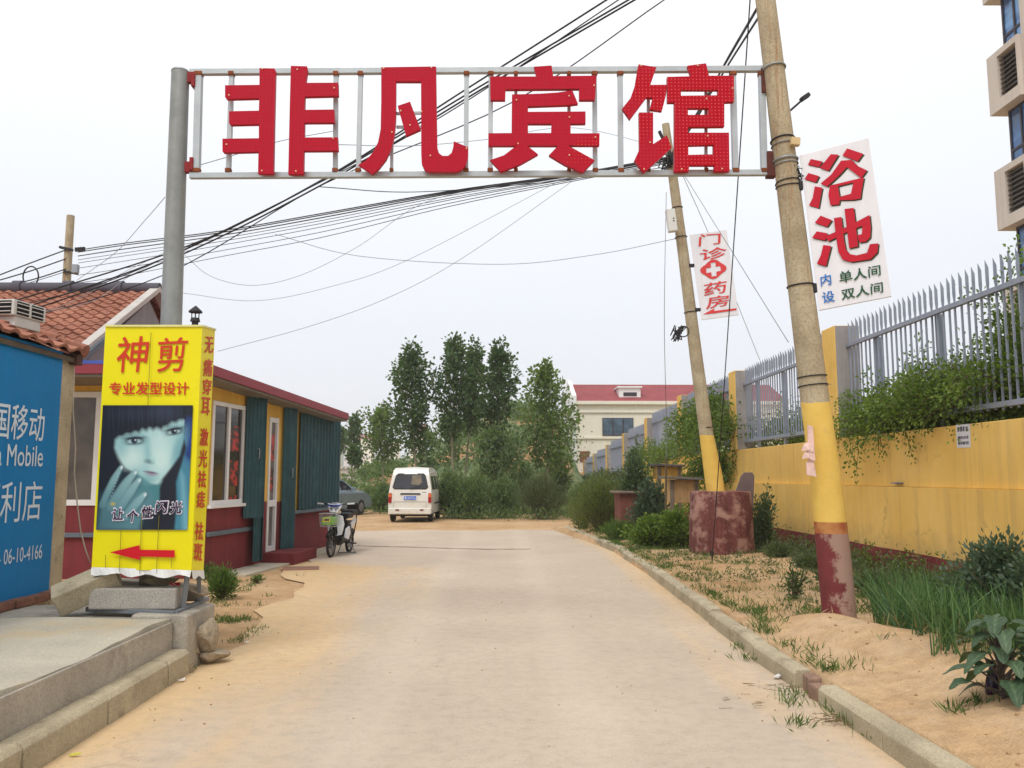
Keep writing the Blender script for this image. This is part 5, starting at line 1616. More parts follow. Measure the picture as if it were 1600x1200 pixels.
# pilasters between the window columns
for ci in range(3):
    y1 = cols[ci][1]; y0 = cols[ci + 1][0] if ci < 2 else 8.5
    m_ = MB(); m_.box((TX + .12, y0 + .001, 0), (glx + .299, y1 - .001, 24)); m_.build("pilaster", M_TWR, tw)
for ci, (ya, yb) in enumerate(cols):
    for k in range(-3, 4):
        z0 = zb[0] + k * fl_h; z1 = z0 + bh
        if z0 < .5: continue
        far = .0 if ci == 0 else 0
        # louvred bay: a ring of wall around a recessed louvre
        yA, yB = ya, yb + .002
        ly0, ly1 = yB + .08, yA - .46; lz0, lz1 = z0 + .30, z1 - .17
        m_ = MB()
        m_.box((TX, yB, z0), (glx + .29, yA, lz0)); m_.box((TX, yB, lz1), (glx + .29, yA, z1)); m_.box((TX, ly1, lz0), (glx + .29, yA, lz1)); m_.box((TX, yB, lz0), (glx + .29, ly0, lz1))
        bay = m_.build("bay", M_TWR, tw, fix=False)
        m_ = MB()
        nl = 9
        for q in range(nl):
            z = lz0 + (lz1 - lz0) * (q + .5) / nl
            m_.hexa([(TX + .06, ly0, z - .05), (TX + .16, ly0, z + .05), (TX + .16, ly1, z + .05), (TX + .06, ly1, z - .05)], (0, 0, .014))
        m_.box((TX + .19, ly0, lz0), (TX + .2, ly1, lz1))
        lo_ = m_.build("louvre", M_LOUV, tw, fix=False); lo_.parent = bay; lo_.location = (0, 0, 0)
        # glass strip above the bay
        gz0, gz1 = z1, z0 + fl_h
        m_ = MB(); gy0, gy1 = yb + .002, ya - .32
        fw = .07
        m_.box((glx - .02, gy0, gz0), (glx + .05, gy0 + fw, gz1)); m_.box((glx - .02, gy1 - fw, gz0), (glx + .05, gy1, gz1)); m_.box((glx - .021, (gy0 + gy1) / 2 - .035, gz0), (glx + .05, (gy0 + gy1) / 2 + .035, gz1))
        m_.box((glx - .019, gy0, gz0 + .42), (glx + .05, gy1, gz0 + .49)); m_.box((glx - .019, gy0, gz1 - .06), (glx + .05, gy1, gz1))
        wi = m_.build("window", M_TFR, tw, fix=False)
        m_ = MB(); m_.box((glx + .01, gy0 + .01, gz0), (glx + .03, gy1 - .01, gz1)); m_.box((glx + .03, gy1 - .03, gz0), (glx + .3, gy1 - .012, gz1))
        pa = m_.build("pane", M_TG, tw, fix=False); pa.parent = wi; pa.location = (0, 0, 0)

# ================================================================== FAR CREAM BUILDING with a red roof
HY = 62.0
def hp(px, py, Y=HY): return P(px, py, Y)
M_CRM = pm("cream_render", S(226, 222, 206), .9, .05, .6, 20, .1, streak=.06, stain=S(190, 176, 150), stain_amt=.3, stain_scale=.6)
def redroof_mat():
    m, nt, b = new_mat("red_roof_tiles")
    v = _coord(nt, 'World'); s = nt.nodes.new("ShaderNodeSeparateXYZ"); nt.links.new(v, s.inputs[0])
    st = _math(nt, 'FRACT', _math(nt, 'MULTIPLY', s.outputs['Z'], 4.2))
    n = _noise(nt, v, 1.2, 5)
    c = _ramp(nt, n, [(.3, S(124, 50, 54)), (.7, S(148, 66, 68))])
    c = _mix(nt, _ramp(nt, st, [(0, .55), (.25, 0)]), c, S(120, 34, 44))
    nt.links.new(c, b.inputs['Base Color']); b.inputs['Roughness'].default_value = .8
    return m
M_RROOF = redroof_mat()
xl, xr = hp(900, 650).x, hp(1232, 650).x
ze = hp(1000, 629).z; zr_ = hp(1000, 601, HY + 4.2).z
fb = thing("cream_building", ((xl + xr) / 2, HY + 4, 0), "far cream building with a red tiled roof and a dormer beyond the road end", "building")
m_ = MB(); m_.box((xl, HY, 0), (xr, HY + 8.4, ze - .05)); m_.build("wall", M_CRM, fb)
m_ = MB(); m_.add([(xl + .1, HY - .25, ze - .02), (xr, HY - .25, ze - .02), (xr, HY + 4.2, zr_), (xl + .1, HY + 4.2, zr_), (xl + .1, HY + 8.6, ze - .02), (xr, HY + 8.6, ze - .02)], [(0, 1, 2, 3), (3, 2, 5, 4), (0, 3, 4), (1, 5, 2)])
m_.build("roof", M_RROOF, fb, fix=False)
m_ = MB(); m_.slab([(HY - .3, ze - .4), (HY - .3, ze + .5), (HY + 4.2, zr_ + .35), (HY + 8.8, ze + .4), (HY + 8.8, ze - .4)], [], lambda y, z: Vector((xl - .3, y, z)), lambda y, z: Vector((xl + .02, y, z)))
m_.box((xl - .3, HY - .3, 0), (xl + .01, HY + .1, ze - .41)); m_.build("parapet", M_UPVC, fb, fix=False)
for py, h in ((643, .1), (684, .09), (629, .16)):
    z = hp(1000, py).z; m_ = MB(); m_.box((xl - .02, HY - .12 if py != 629 else HY - .3, z - h), (xr, HY - .001, z + h * .6)); m_.build("cornice", M_CRM, fb, bevel=.02)
for pa_, pb_ in (((941, 653), (990, 681)), ((1090, 653), (1139, 681))):
    a, b_ = hp(*pa_), hp(*pb_)
    m_ = MB()
    m_.box((a.x, HY - .05, b_.z), (b_.x, HY - .002, a.z)); wi = m_.build("window", M_TFR, fb)
    w3 = (b_.x - a.x) / 3
    for q in range(3):
        m_ = MB(); m_.box((a.x + w3 * q + .05, HY - .06, b_.z + .06), (a.x + w3 * (q + 1) - .04, HY - .051, a.z - .06)); pn = m_.build("pane", glass_mat("slate_glass", S(70, 90, 108), .1), fb); pn.parent = wi; pn.location = (0, 0, 0)
a, b_ = hp(906, 705), hp(921, 722)
m_ = MB(); m_.box((a.x, HY - .05, b_.z), (b_.x, HY - .002, a.z)); m_.build("low_opening", M_BRK if 'M_BRK' in globals() else pm("brown_opening", S(120, 80, 60), .8), fb)
dy = HY + 1.0
a, b_ = hp(967, 606, dy), hp(1001, 622, dy)
m_ = MB(); m_.box((a.x, dy, b_.z - .1), (b_.x, dy + 2.4, a.z)); m_.box((a.x - .12, dy - .15, a.z), (b_.x + .12, dy + 2.4, a.z + .12)); dm = m_.build("dormer", M_UPVC, fb, fix=False)
a2, b2 = hp(974, 613, dy), hp(995, 619, dy)
m_ = MB(); m_.box((a2.x, dy - .03, b2.z), (b2.x, dy - .002, a2.z)); dw = m_.build("dormer_window", M_TFR, fb); dw.parent = dm; dw.location = (0, 0, 0)

# ================================================================== distant ground: field, mound, hills, barrier, town
def mound_mat():
    m, nt, b = new_mat("scrubby_mound")
    v = _coord(nt, 'World'); n1 = _noise(nt, v, .35, 7, .65); n2 = _noise(nt, v, 3, 5, .7)
    c = _ramp(nt, n1, [(.40, S(92, 112, 70)), (.50, S(120, 128, 84)), (.58, S(190, 140, 100)), (.75, S(204, 156, 112))])
    c = _mix(nt, 1.0, c, _ramp(nt, n2, [(.3, .6), (.65, 1.1)]), 'MULTIPLY')
    nt.links.new(c, b.inputs['Base Color']); b.inputs['Roughness'].default_value = .95
    _bump(nt, b, n2, .6, .2)
    return m
m_ = MB(); NMX, NMY = 70, 40
x0, x1, y0, y1 = -16, 16, 43, 81
prof_px = [(590, 738), (620, 735), (650, 724), (680, 704), (700, 690), (725, 672), (760, 655), (806, 642), (840, 640), (862, 660), (876, 700), (884, 738), (1400, 745)]
def ridge(x):
    px = 780 + F * x / 62
    for (a, za), (b_, zb_) in zip(prof_px, prof_px[1:]):
        if a <= px <= b_:
            py = za + (zb_ - za) * (px - a) / (b_ - a); return max(0, P(px, py, 62).z)
    return 0
rg = random.Random(8)
for j in range(NMY + 1):
    for i in range(NMX + 1):
        x = x0 + (x1 - x0) * i / NMX; y = y0 + (y1 - y0) * j / NMY
        w = max(0, math.cos((y - 62) / 19 * math.pi / 2)) ** .8 if abs(y - 62) < 19 else 0   # falls to the field on both sides
        z = ridge(x) * w
        m_.v.append(Vector((x, y, z - .06 + (rg.uniform(-.18, .18) if z > .3 else 0))))
for j in range(NMY):
    for i in range(NMX):
        a = j * (NMX + 1) + i; m_.f.append((a, a + 1, a + NMX + 2, a + NMX + 1))
struct(m_.build("mound", mound_mat(), origin=(0, 62, 0), smooth=True, fix=False))
# hazy hills at the horizon
m_ = MB(); rg = random.Random(3)
hx = [(-700 + 20 * i) for i in range(71)]
for i, x in enumerate(hx):
    z = 29 + 9 * math.sin(i * .35) + 4.5 * math.sin(i * .9 + 1) + 2 * math.sin(i * 2.3)
    if x > 100: z *= .7
    for q, (dy_, k) in enumerate(((0, 0), (90, .55), (180, 1), (350, 0))): m_.v.append(Vector((x + rg.uniform(-4, 4), 560 + dy_, z * k - 1 + rg.uniform(-1, 1) * k)))
for i in range(70):
    for q in range(3):
        a = i * 4 + q; m_.f.append((a, a + 4, a + 5, a + 1))
struct(m_.build("hills", pm("distant_hill_scrub", S(92, 104, 84), .95, .2, .01, .05, 0), origin=(0, 560, 0), smooth=True, fix=False))
# low concrete barrier of the road beyond the field
by = 82.0
a, b_ = P(470, 734, by), P(625, 734, by)
m_ = MB(); m_.box((a.x - 30, by, 0), (b_.x + 6, by + .5, P(560, 729, by).z)); m_.box((a.x - 30, by - .12, P(560, 733, by).z), (b_.x + 6, by + .001, P(560, 731, by).z))
tag(m_.build("road_barrier", pm("barrier_concrete", S(176, 172, 164), .9, .1, 1, 10, .1), bevel=.04), "long grey concrete road barrier beyond the sandy field at the left", "barrier")
m_ = MB(); m_.add([(-60, 36, 0.0), (40, 36, 0.0), (40, by - 1, .9), (-60, by - 1, .9)], [(0, 1, 2, 3)])
struct(m_.build("field", M_EARTH, origin=(0, 40, 0), fix=False))
# low town far off, seen between the trees
for q, (px0, px1, pt_, Y, red_, lab) in enumerate(((538, 556, 692, 420, False, "pale hazy block far away, leftmost of the town behind the parked car"), (558, 580, 686, 460, True, "hazy far building with a reddish roof left of the small poplars"),
                                          (640, 662, 672, 380, True, "hazy far building with a reddish roof seen between the poplar trunks"), (600, 622, 690, 520, False, "pale hazy block far away behind the left poplar"))):
    a, b_ = P(px0, pt_, Y), P(px1, pt_, Y)
    t = thing("far_building", ((a.x + b_.x) / 2, Y, 0), lab, "building", "far buildings of the hazy town")
    m_ = MB(); m_.box((a.x, Y, 0), (b_.x, Y + 12, a.z)); w_ = m_.build("wall", M_CRM if q != 0 else pm("pale_grey_render", S(200, 200, 204), .9), t)
    m_ = MB(); m_.add([(a.x - .5, Y - .5, a.z), (b_.x + .5, Y - .5, a.z), (b_.x + .5, Y + 12.5, a.z), (a.x - .5, Y + 12.5, a.z), (a.x - .5, Y + 6, a.z + (3 if red_ else .8)), (b_.x + .5, Y + 6, a.z + (3 if red_ else .8))], [(0, 1, 5, 4), (3, 4, 5, 2), (0, 4, 3), (1, 2, 5)])
    m_.build("roof", M_RROOF if red_ else M_GREYP, t, fix=False)
    for r in range(3):
        z = a.z * (.3 + .22 * r)
        m_ = MB()
        n = 5
        for k in range(n):
            x = a.x + (b_.x - a.x) * (k + .3) / n; m_.box((x, Y - .1, z), (x + (b_.x - a.x) / n * .45, Y - .01, z + 1.3))
        m_.build("window_row", M_TFR, t, fix=False)

# ================================================================== hutches and bricks below the wall
def hutch(px0, py0, px1, py1, Y, label, col, roofcol):
    a, b_ = P(px0, py0, Y), P(px1, py1, Y)
    t = thing("wooden_hutch", ((a.x + b_.x) / 2, Y + .4, b_.z), label, "hutch")
    m_ = MB(); m_.box((a.x, Y, b_.z), (b_.x, Y + .8, a.z - .06)); m_.build("box", pm(label[:18] + "_wood", col, .9, .2, 6, 40, .3, streak=.15), t, bevel=.01)
    m_ = MB(); m_.obox(((a.x + b_.x) / 2, Y + .38, a.z - .03), ((b_.x - a.x) / 2 + .1, .55, .025), Matrix.Rotation(.04, 3, 'Y')); m_.build("lid", pm(label[:18] + "_lid", roofcol, .9, .25, 6), t, bevel=.006)
    m_ = MB(); m_.box((a.x - .04, Y - .02, -.02 + .1), (a.x + .04, Y + .06, a.z - .06)); m_.build("post", pm("grey_timber", S(120, 108, 92), .9, .25, 6), t)
    m_ = MB(); m_.box((b_.x - .04, Y - .02, -.02 + .1), (b_.x + .04, Y + .06, a.z - .06)); m_.build("post", pm("grey_timber", S(120, 108, 92), .9, .25, 6), t)
hutch(1050, 745, 1089, 786, 17.6, "pale plywood hutch with an overhanging grey lid standing just left of the maroon drum", S(186, 150, 104), S(110, 104, 100))
hutch(1030, 725, 1062, 748, 19.4, "small yellow box with a bent tin lid above the plywood hutch", S(200, 160, 80), S(90, 86, 84))
a = P(968, 771, 19.6); b_ = P(1008, 812, 19.6)
bc = thing("brick_pen", ((a.x + b_.x) / 2, 20, .1), "low dark red brick pen beside the bushes left of the hutch", "pen")
m_ = MB(); m_.box((a.x, 19.6, 0), (b_.x, 20.5, a.z)); m_.build("wall", pm("dark_red_brick", S(122, 74, 62), .95, .25, 8, 40, .4, grain=.3), bc, bevel=.015)
m_ = MB(); m_.box((a.x - .1, 19.5, a.z + .001), (b_.x + .1, 20.6, a.z + .05)); m_.build("cover", pm("grey_board", S(120, 104, 92), .9, .2), bc, bevel=.01)
m_ = MB(); q = [P(1152, 742, 15.35), P(1161, 737, 15.35), P(1178, 740, 15.35), P(1177, 775, 15.35), P(1143, 775, 15.35)]
m_.slab([(1150, 768), (1158, 744), (1163, 738), (1176, 738), (1179, 744), (1177, 800), (1150, 800)], [], lambda x, y: P(x, y, 16.25), lambda x, y: P(x, y, 16.25) + Vector((0, .05, 0)))
tag(m_.build("board_plank", pm("dark_plank", S(112, 98, 98), .9, .2, 5, 40, .3), bevel=.01), "dark grey plank standing on end behind the maroon drum against the wall", "plank")
# ================================================================== VEHICLES
M_TYRE = pm("tyre_rubber", S(38, 37, 36), .9, .2, 10, stain=S(110, 96, 78), stain_amt=.35, stain_scale=8)
M_RIM = pm("dull_wheel_rim", S(130, 130, 130), .5, .15, 8, metal=.4)
M_CARGL = glass_mat("tinted_car_glass", (.02, .02, .028), .05)
M_BLKPL = pm("black_plastic", S(36, 36, 38), .6, .15)
def local(mb_pts, M): return [M @ p for p in mb_pts]
class LB(MB):
    """mesh builder in the local space of a thing"""
    def build(self, name, mat, parent=None, **k):
        self.v = [parent.matrix_basis @ p for p in self.v]
        return MB.build(self, name, mat, parent, **k)
def sub(o, p):
    o.parent = p; o.location = (0, 0, 0); return o
def body(profile, w, nsub=4):
    """side profile (y, z) swept across the width, narrowing upward"""
    m_ = LB(); pr = []
    k = len(profile)
    for q in range(k):
        a, b_ = profile[q], profile[(q + 1) % k]
        for s in range(nsub): pr.append((a[0] + (b_[0] - a[0]) * s / nsub, a[1] + (b_[1] - a[1]) * s / nsub))
    n = len(pr)
    xs = [-1, -.8, 0, .8, 1]
    tris = tessellate_polygon([[Vector((p[0], p[1], 0)) for p in pr]])
    for x in xs:
        for (y, z) in pr:
            bulge = (.03 if abs(x) < .5 else 0) * (1 if z > 1.2 else 0)
            m_.v.append(Vector((x * w(z), y, z + bulge)))
    for s in range(len(xs) - 1):
        for q in range(n):
            a, b_ = s * n + q, s * n + (q + 1) % n; m_.f.append((a, b_, b_ + n, a + n))
    for t in tris:
        m_.f.append(tuple(t)); m_.f.append(tuple((len(xs) - 1) * n + i for i in t[::-1]))
    return m_
def wheel(t, x, y, r, w):
    m_ = LB(); m_.tube([(x - w / 2, y, r), (x - w / 2 + .02, y, r), (x + w / 2 - .02, y, r), (x + w / 2, y, r)], [r - .03, r, r, r - .03], 26)
    ty = m_.build("wheel", M_TYRE, t, smooth=.6)
    s = 1 if x > 0 else -1
    m_ = LB(); m_.tube([(x + s * (w / 2 - .02), y, r), (x + s * (w / 2 + .004), y, r)], [r * .64, r * .6], 18); m_.obox((x + s * (w / 2 + .006), y, r), (.006, .05, .05))
    for a in range(5):
        an = a * 1.2566; m_.obox((x + s * (w / 2 + .007), y + math.cos(an) * r * .36, r + math.sin(an) * r * .36), (.005, .03, .03))
    sub(m_.build("rim", M_RIM, t, smooth=.6), ty)
M_VAN = pm("dusty_white_van_paint", S(220, 219, 212), .35, .05, 1.5, 30, .02, coat=.3, stain=S(196, 180, 150), stain_amt=.3, stain_scale=1.6, stain_lo=.5)
vp = G(640, 816); 
van = thing("van", (vp.x, vp.y, 0), "dusty white minivan seen from behind, parked on the sand at the road end", "van", rz=math.radians(-1.5))
prof = [(.05, .30), (.0, .5), (.0, .72), (.03, .98), (.17, 1.62), (.27, 1.78), (.55, 1.86), (1.6, 1.88), (2.55, 1.84), (2.9, 1.72), (3.4, 1.14), (3.72, .98), (3.8, .6), (3.74, .28)]
wv = lambda z: .745 if z < .95 else .745 - .155 * ((z - .95) / .9) ** 1.15
def ry(z):
    for (y0, z0), (y1, z1) in zip(prof, prof[1:]):
        if z0 <= z <= z1: return y0 + (y1 - y0) * (z - z0) / (z1 - z0)
    return 0
vb = body(prof, wv).build("body", M_VAN, van, smooth=.5, bevel=.035, seg=2)
def rear_sheet(pts, off, mat, nm, par=None, th=.012):
    m_ = LB(); m_.slab(pts, [], lambda x, z: Vector((x, ry(z) - off, z)), lambda x, z: Vector((x, ry(z) - off + th, z)))
    o = m_.build(nm, mat, van); return sub(o, par) if par else o
def rrect(x0, z0, x1, z1, xt=None, r=.05):
    xt0, xt1 = (x0, x1) if xt is None else xt
    return [(x0 + r, z0), (x1 - r, z0), (x1, z0 + r), (xt1, z1 - r), (xt1 - r, z1), (xt0 + r, z1), (xt0, z1 - r), (x0, z0 + r)]
rear_sheet(rrect(-.62, 1.12, .62, 1.67, (-.515, .515), .07), .012, M_BLKPL, "window_seal")
rw = rear_sheet(rrect(-.595, 1.145, .595, 1.645, (-.495, .495), .06), .022, M_CARGL, "rear_window")
rear_sheet([(.02, 1.3), (.3, 1.26), (.4, 1.36), (.36, 1.6), (.06, 1.6)], .0235, pm("pale_curtain", S(120, 112, 96), .5, .2, 8), "seat_behind_glass", rw, .002)
for s in (-1, 1):
    m_ = LB(); m_.slab([(s * .745, .66), (s * .63, .66), (s * .63, .99), (s * .735, .99)], [], lambda x, z: Vector((x, ry(z) - .03, z)), lambda x, z: Vector((x, ry(z) + .06, z)))
    lt = m_.build("tail_light", pm("red_lens", S(150, 24, 26), .25, .1), van, bevel=.01)
    m_ = LB(); m_.slab([(s * .73, .86), (s * .645, .86), (s * .645, .97), (s * .725, .97)], [], lambda x, z: Vector((x, ry(z) - .034, z)), lambda x, z: Vector((x, ry(z) - .028, z)))
    sub(m_.build("indicator_lens", pm("orange_lens", S(214, 104, 40), .25), van), lt)
    m_ = LB(); m_.obox((s * .42, -.075, .42), (.06, .012, .022)); m_.build("reflector", pm("red_reflector", S(120, 20, 30), .3), van)
rear_sheet(rrect(-.34, .945, .36, .99, None, .012), .028, M_BLKPL, "handle_bar", None, .03)
pl_ = rear_sheet(rrect(-.235, .745, .235, .90, None, .012), .018, pm("white_plate_edge", S(220, 220, 222), .5), "number_plate")
rear_sheet(rrect(-.215, .76, .215, .885, None, .01), .022, pm("blue_plate", S(36, 92, 196), .45), "plate_field", pl_, .003)
m_ = LB(); text_on(m_, "鲁UB37U6", [(-.19, ry(.86) - .026, .87), (.19, ry(.86) - .026, .87), (.19, ry(.78) - .026, .778), (-.19, ry(.78) - .026, .778)], .01)
sub(m_.build("plate_lettering", M_WHT, van, fix=False), pl_)
rear_sheet([(-.56, .69), (.56, .69), (.56, .697), (-.56, .697)], .006, M_BLKPL, "door_seam", None, .004)
for s in (-1, 1):
    rear_sheet([(s * .565, .49), (s * .559, .49), (s * .559, .69), (s * .565, .69)], .006, M_BLKPL, "door_seam", None, .004)
rear_sheet([(.42, 1.005), (.56, 1.005), (.56, 1.03), (.42, 1.03)], .004, M_RIM, "badge", None, .004)
m_ = LB(); m_.box((-.74, -.07, .27), (.74, .12, .485)); m_.build("bumper", M_VAN, van, bevel=.04, seg=3)
for s in (-1, 1):
    for (y0, y1) in ((.42, 1.3), (1.42, 2.3), (2.42, 2.98)):
        m_ = LB()
        q = [(s * (wv(z) + .006), y, z) for y, z in ((y0, 1.1), (y1, 1.1), (y1 - (.2 if y0 > 2 else 0), 1.58), (y0 + .06, 1.58))]
        m_.hexa(q, (-s * .012, 0, 0)); m_.build("side_window", M_CARGL, van)
    for y in (.6, 3.0): wheel(van, s * .66, y, .285, .16)
    m_ = LB(); m_.obox((s * .86, 2.95, 1.22), (.07, .05, .09)); m_.bar((s * .7, 2.95, 1.15), (s * .84, 2.95, 1.18), .03); m_.build("wing_mirror", M_BLKPL, van, bevel=.015)
    m_ = LB(); m_.box((s * .75 - .004, 1.36, .5), (s * .75 + .001, 1.366, 1.1)); m_.build("door_seam", M_BLKPL, van)
m_ = LB(); m_.bar((.0, ry(1.14) - .045, 1.13), (.34, ry(1.3) - .045, 1.24), .014, .014); m_.build("wiper", M_BLKPL, van)
for s in (-1, 1):
    m_ = LB(); m_.bar((s * .655, .5, 1.70), (s * .655, 2.6, 1.70), .03, .02); m_.build("gutter_rail", M_VAN, van, bevel=.005)
    m_ = LB(); m_.bar((s * .752, .95, .62), (s * .752, 2.75, .62), .012, .05); m_.build("side_moulding", M_BLKPL, van)
m_ = LB(); m_.box((-.6, .1, .2), (.6, 3.6, .32)); m_.build("underbody", M_BLKPL, van)
m_ = LB(); m_.tube([(-.35, -.02, .24), (-.35, .3, .24)], .025, 8); m_.build("exhaust", M_RUST, van)

M_SIL = pm("silver_blue_car_paint", S(128, 146, 156), .3, .05, 1.5, 30, .02, metal=.35, coat=.4, stain=S(150, 140, 116), stain_amt=.3, stain_scale=2)
fw = G(563, 804); rzc = -.36
Rc = Matrix.Rotation(rzc, 3, 'Z')
og = fw - Rc @ Vector((.84, 3.6, 0))
car = thing("parked_car", (og.x, og.y, 0), "silver blue saloon car half hidden behind the shop corner", "car", rz=rzc)
cprof = [(.02, .28), (-.02, .6), (.06, .95), (.7, 1.02), (1.3, 1.42), (1.8, 1.49), (2.3, 1.48), (3.25, 1.03), (4.1, .88), (4.42, .66), (4.48, .3)]
wc = lambda z: .87 if z < .9 else .87 - .24 * ((z - .9) / .58)
body(cprof, wc).build("body", M_SIL, car, smooth=.5, bevel=.04, seg=2)
for s in (-1, 1):
    for pts_ in ([(1.0, 1.02), (2.02, 1.02), (2.02, 1.40), (1.42, 1.38)], [(2.1, 1.02), (3.02, 1.02), (2.42, 1.38), (2.1, 1.40)]):
        m_ = LB(); m_.hexa([(s * (wc(z) + .006), y, z) for y, z in pts_], (-s * .012, 0, 0)); m_.build("side_window", M_CARGL, car)
    m_ = LB(); m_.obox((s * .95, 2.85, 1.06), (.1, .05, .07)); m_.bar((s * .8, 2.85, 1.0), (s * .92, 2.85, 1.03), .03); m_.build("wing_mirror", M_SIL, car, bevel=.02)
    for y in (.85, 3.6): wheel(car, s * .79, y, .31, .19)
    for y in (1.05, 2.06):
        m_ = LB(); m_.box((s * .871 - .003, y, .4), (s * .871 + .002, y + .008, 1.0)); m_.build("door_seam", M_BLKPL, car)
        m_ = LB(); m_.obox((s * .878, y + .22, .92), (.012, .09, .014)); m_.build("door_handle", M_SIL, car, bevel=.005)
m_ = LB(); m_.hexa([(-.6, 3.2, 1.062), (.6, 3.2, 1.062), (.5, 2.36, 1.46), (-.5, 2.36, 1.46)], (0, .02, .012)); m_.build("windscreen", M_CARGL, car)
m_ = LB(); m_.hexa([(-.6, .78, 1.085), (.6, .78, 1.085), (.5, 1.26, 1.415), (-.5, 1.26, 1.415)], (0, -.02, .012)); m_.build("rear_window", M_CARGL, car)
m_ = LB(); m_.box((-.7, .1, .2), (.7, 4.3, .3)); m_.build("underbody", M_BLKPL, car)

# electric bicycle facing the camera
ep = G(513, 873)
eb = thing("electric_bike", (ep.x, ep.y + .23, 0), "white and black electric bicycle with a front wire basket, parked by the shop wall", "electric bike", rz=math.radians(-8))
M_EW = pm("glossy_white_plastic", S(216, 220, 226), .25, .03, 3, coat=.4)
M_EBK = pm("satin_black_frame", S(26, 26, 28), .4, .1)
M_EBL = pm("blue_trim_plastic", S(60, 76, 168), .3)
def wheel2(y):
    m_ = LB(); m_.ring((0, y, .23), (1, 0, 0), .205, .028, 28, 8); o = m_.build("wheel", M_TYRE, eb, smooth=True)
    m_ = LB(); m_.tube([(-.03, y, .23), (.03, y, .23)], .06, 12)
    for k in range(6):
        a = k * math.pi / 3; m_.bar((0, y, .23), (0, y + .18 * math.cos(a), .23 + .18 * math.sin(a)), .018, .02)
    m_.ring((0, y, .23), (1, 0, 0), .18, .012, 24, 6)
    sub(m_.build("rim", M_RIM, eb), o)
wheel2(0); wheel2(1.12)
m_ = LB()
for s in (-1, 1): m_.tube([(s * .05, 0, .23), (s * .055, .04, .5), (s * .03, .1, .62)], .014, 7)
m_.tube([(0, .09, .58), (0, .2, .98)], .022, 8); m_.build("fork", M_EBK, eb, smooth=True)
m_ = LB(); m_.tube([(0, -.2, .4), (0, -.1, .47), (0, .05, .5), (0, .2, .42)], .045, 8); m_.build("front_mudguard", M_EBK, eb, smooth=True)
m_ = LB(); m_.tube([(0, .14, .72), (0, .22, .42), (0, .45, .27), (0, .75, .3)], [.04, .06, .08, .08], 10); m_.tube([(0, .7, .3), (0, .8, .72)], .026, 8); m_.tube([(0, .75, .55), (0, 1.12, .5)], .02, 8); m_.tube([(0, .72, .3), (0, 1.12, .23)], .022, 8); m_.build("frame", M_EBK, eb, smooth=True)
m_ = LB(); m_.slab([(.02, .40), (.13, .42), (.17, .62), (.14, .78), (.02, .82), (-.02, .82), (-.14, .78), (-.17, .62), (-.13, .42), (-.02, .40)], [], lambda x, z: Vector((x, .13 + abs(x) * .5, z)), lambda x, z: Vector((x, .2 + abs(x) * .5, z))); m_.build("leg_shield", M_EW, eb, bevel=.012)
m_ = LB(); m_.slab([(-.07, .86), (.07, .86), (.115, .93), (.155, 1.04), (.1, 1.02), (.05, 1.045), (-.05, 1.045), (-.1, 1.02), (-.155, 1.04), (-.115, .93)], [], lambda x, z: Vector((x, .06 + abs(x) * .5 + (z - .86) * .25, z)), lambda x, z: Vector((x, .2, z))); cw = m_.build("headlight_cowl", M_EW, eb, bevel=.012)
m_ = LB(); m_.slab([(-.15, 1.03), (-.1, 1.008), (0, 1.0), (.1, 1.008), (.15, 1.03), (.12, .985), (.05, .965), (-.05, .965), (-.12, .985)], [], lambda x, z: Vector((x, .052 + abs(x) * .5 + (z - .86) * .25, z)), lambda x, z: Vector((x, .1 + abs(x) * .5 + (z - .86) * .25, z))); sub(m_.build("blue_trim", M_EBL, eb), cw)
for s in (-1, 1):
    m_ = LB(); m_.slab([(s * .03, .895), (s * .1, .95), (s * .03, .94)], [], lambda x, z: Vector((x, .052 + abs(x) * .5 + (z - .86) * .25, z)), lambda x, z: Vector((x, .08 + abs(x) * .5 + (z - .86) * .25, z))); sub(m_.build("headlight", M_RIM, eb), cw)
    m_ = LB(); m_.tube([(0, .2, .98), (s * .2, .2, 1.02), (s * .3, .26, 1.02)], .013, 7); m_.build("handlebar", M_EBK, eb, smooth=True)
    m_ = LB(); m_.tube([(s * .28, .25, 1.02), (s * .4, .31, 1.02)], .02, 8); m_.build("grip", M_EBK, eb, smooth=True)
    m_ = LB(); m_.bar((s * .24, .2, 1.02), (s * .38, .23, 1.03), .012, .03); m_.build("brake_lever", M_EW, eb, bevel=.004)
    m_ = LB(); m_.slab([(.42, .35), (.62, .3), (.74, .42), (.68, .56), (.5, .52)], [], lambda y, z: Vector((s * .11, y, z)), lambda y, z: Vector((s * .15, y, z))); m_.build("side_panel", M_EW, eb, bevel=.01)
    m_ = LB(); m_.slab([(.84, .62), (1.2, .72), (1.22, .64), (.9, .5)], [], lambda y, z: Vector((s * .08, y, z)), lambda y, z: Vector((s * .12, y, z))); m_.build("tail_panel", M_EW, eb, bevel=.01)
    m_ = LB(); m_.tube([(s * .06, 1.12, .24), (s * .12, 1.16, .6), (s * .12, 1.2, .78)], .012, 6); m_.build("rack_stay", M_EBK, eb, smooth=True)
    m_ = LB(); m_.tube([(s * .04, .72, .26), (s * .2, .72, .22)], .012, 6); m_.obox((s * .22, .72, .22), (.05, .04, .012)); m_.build("pedal", M_EBK, eb)
m_ = LB(); m_.obox((0, .78, .77), (.13, .18, .055)); m_.obox((0, 1.08, .82), (.13, .17, .055)); m_.obox((0, 1.3, .9), (.12, .03, .1)); m_.build("seat", M_EBK, eb, bevel=.03, seg=3)
m_ = LB(); m_.obox((0, .82, .48), (.105, .13, .19)); m_.obox((0, .5, .33), (.12, .2, .05)); m_.build("battery_case", M_EBK, eb, bevel=.02)
m_ = LB(); m_.tube([(0, .9, .5), (0, 1.12, .5), (0, 1.34, .4)], .05, 8); m_.build("rear_mudguard", M_EBK, eb, smooth=True)
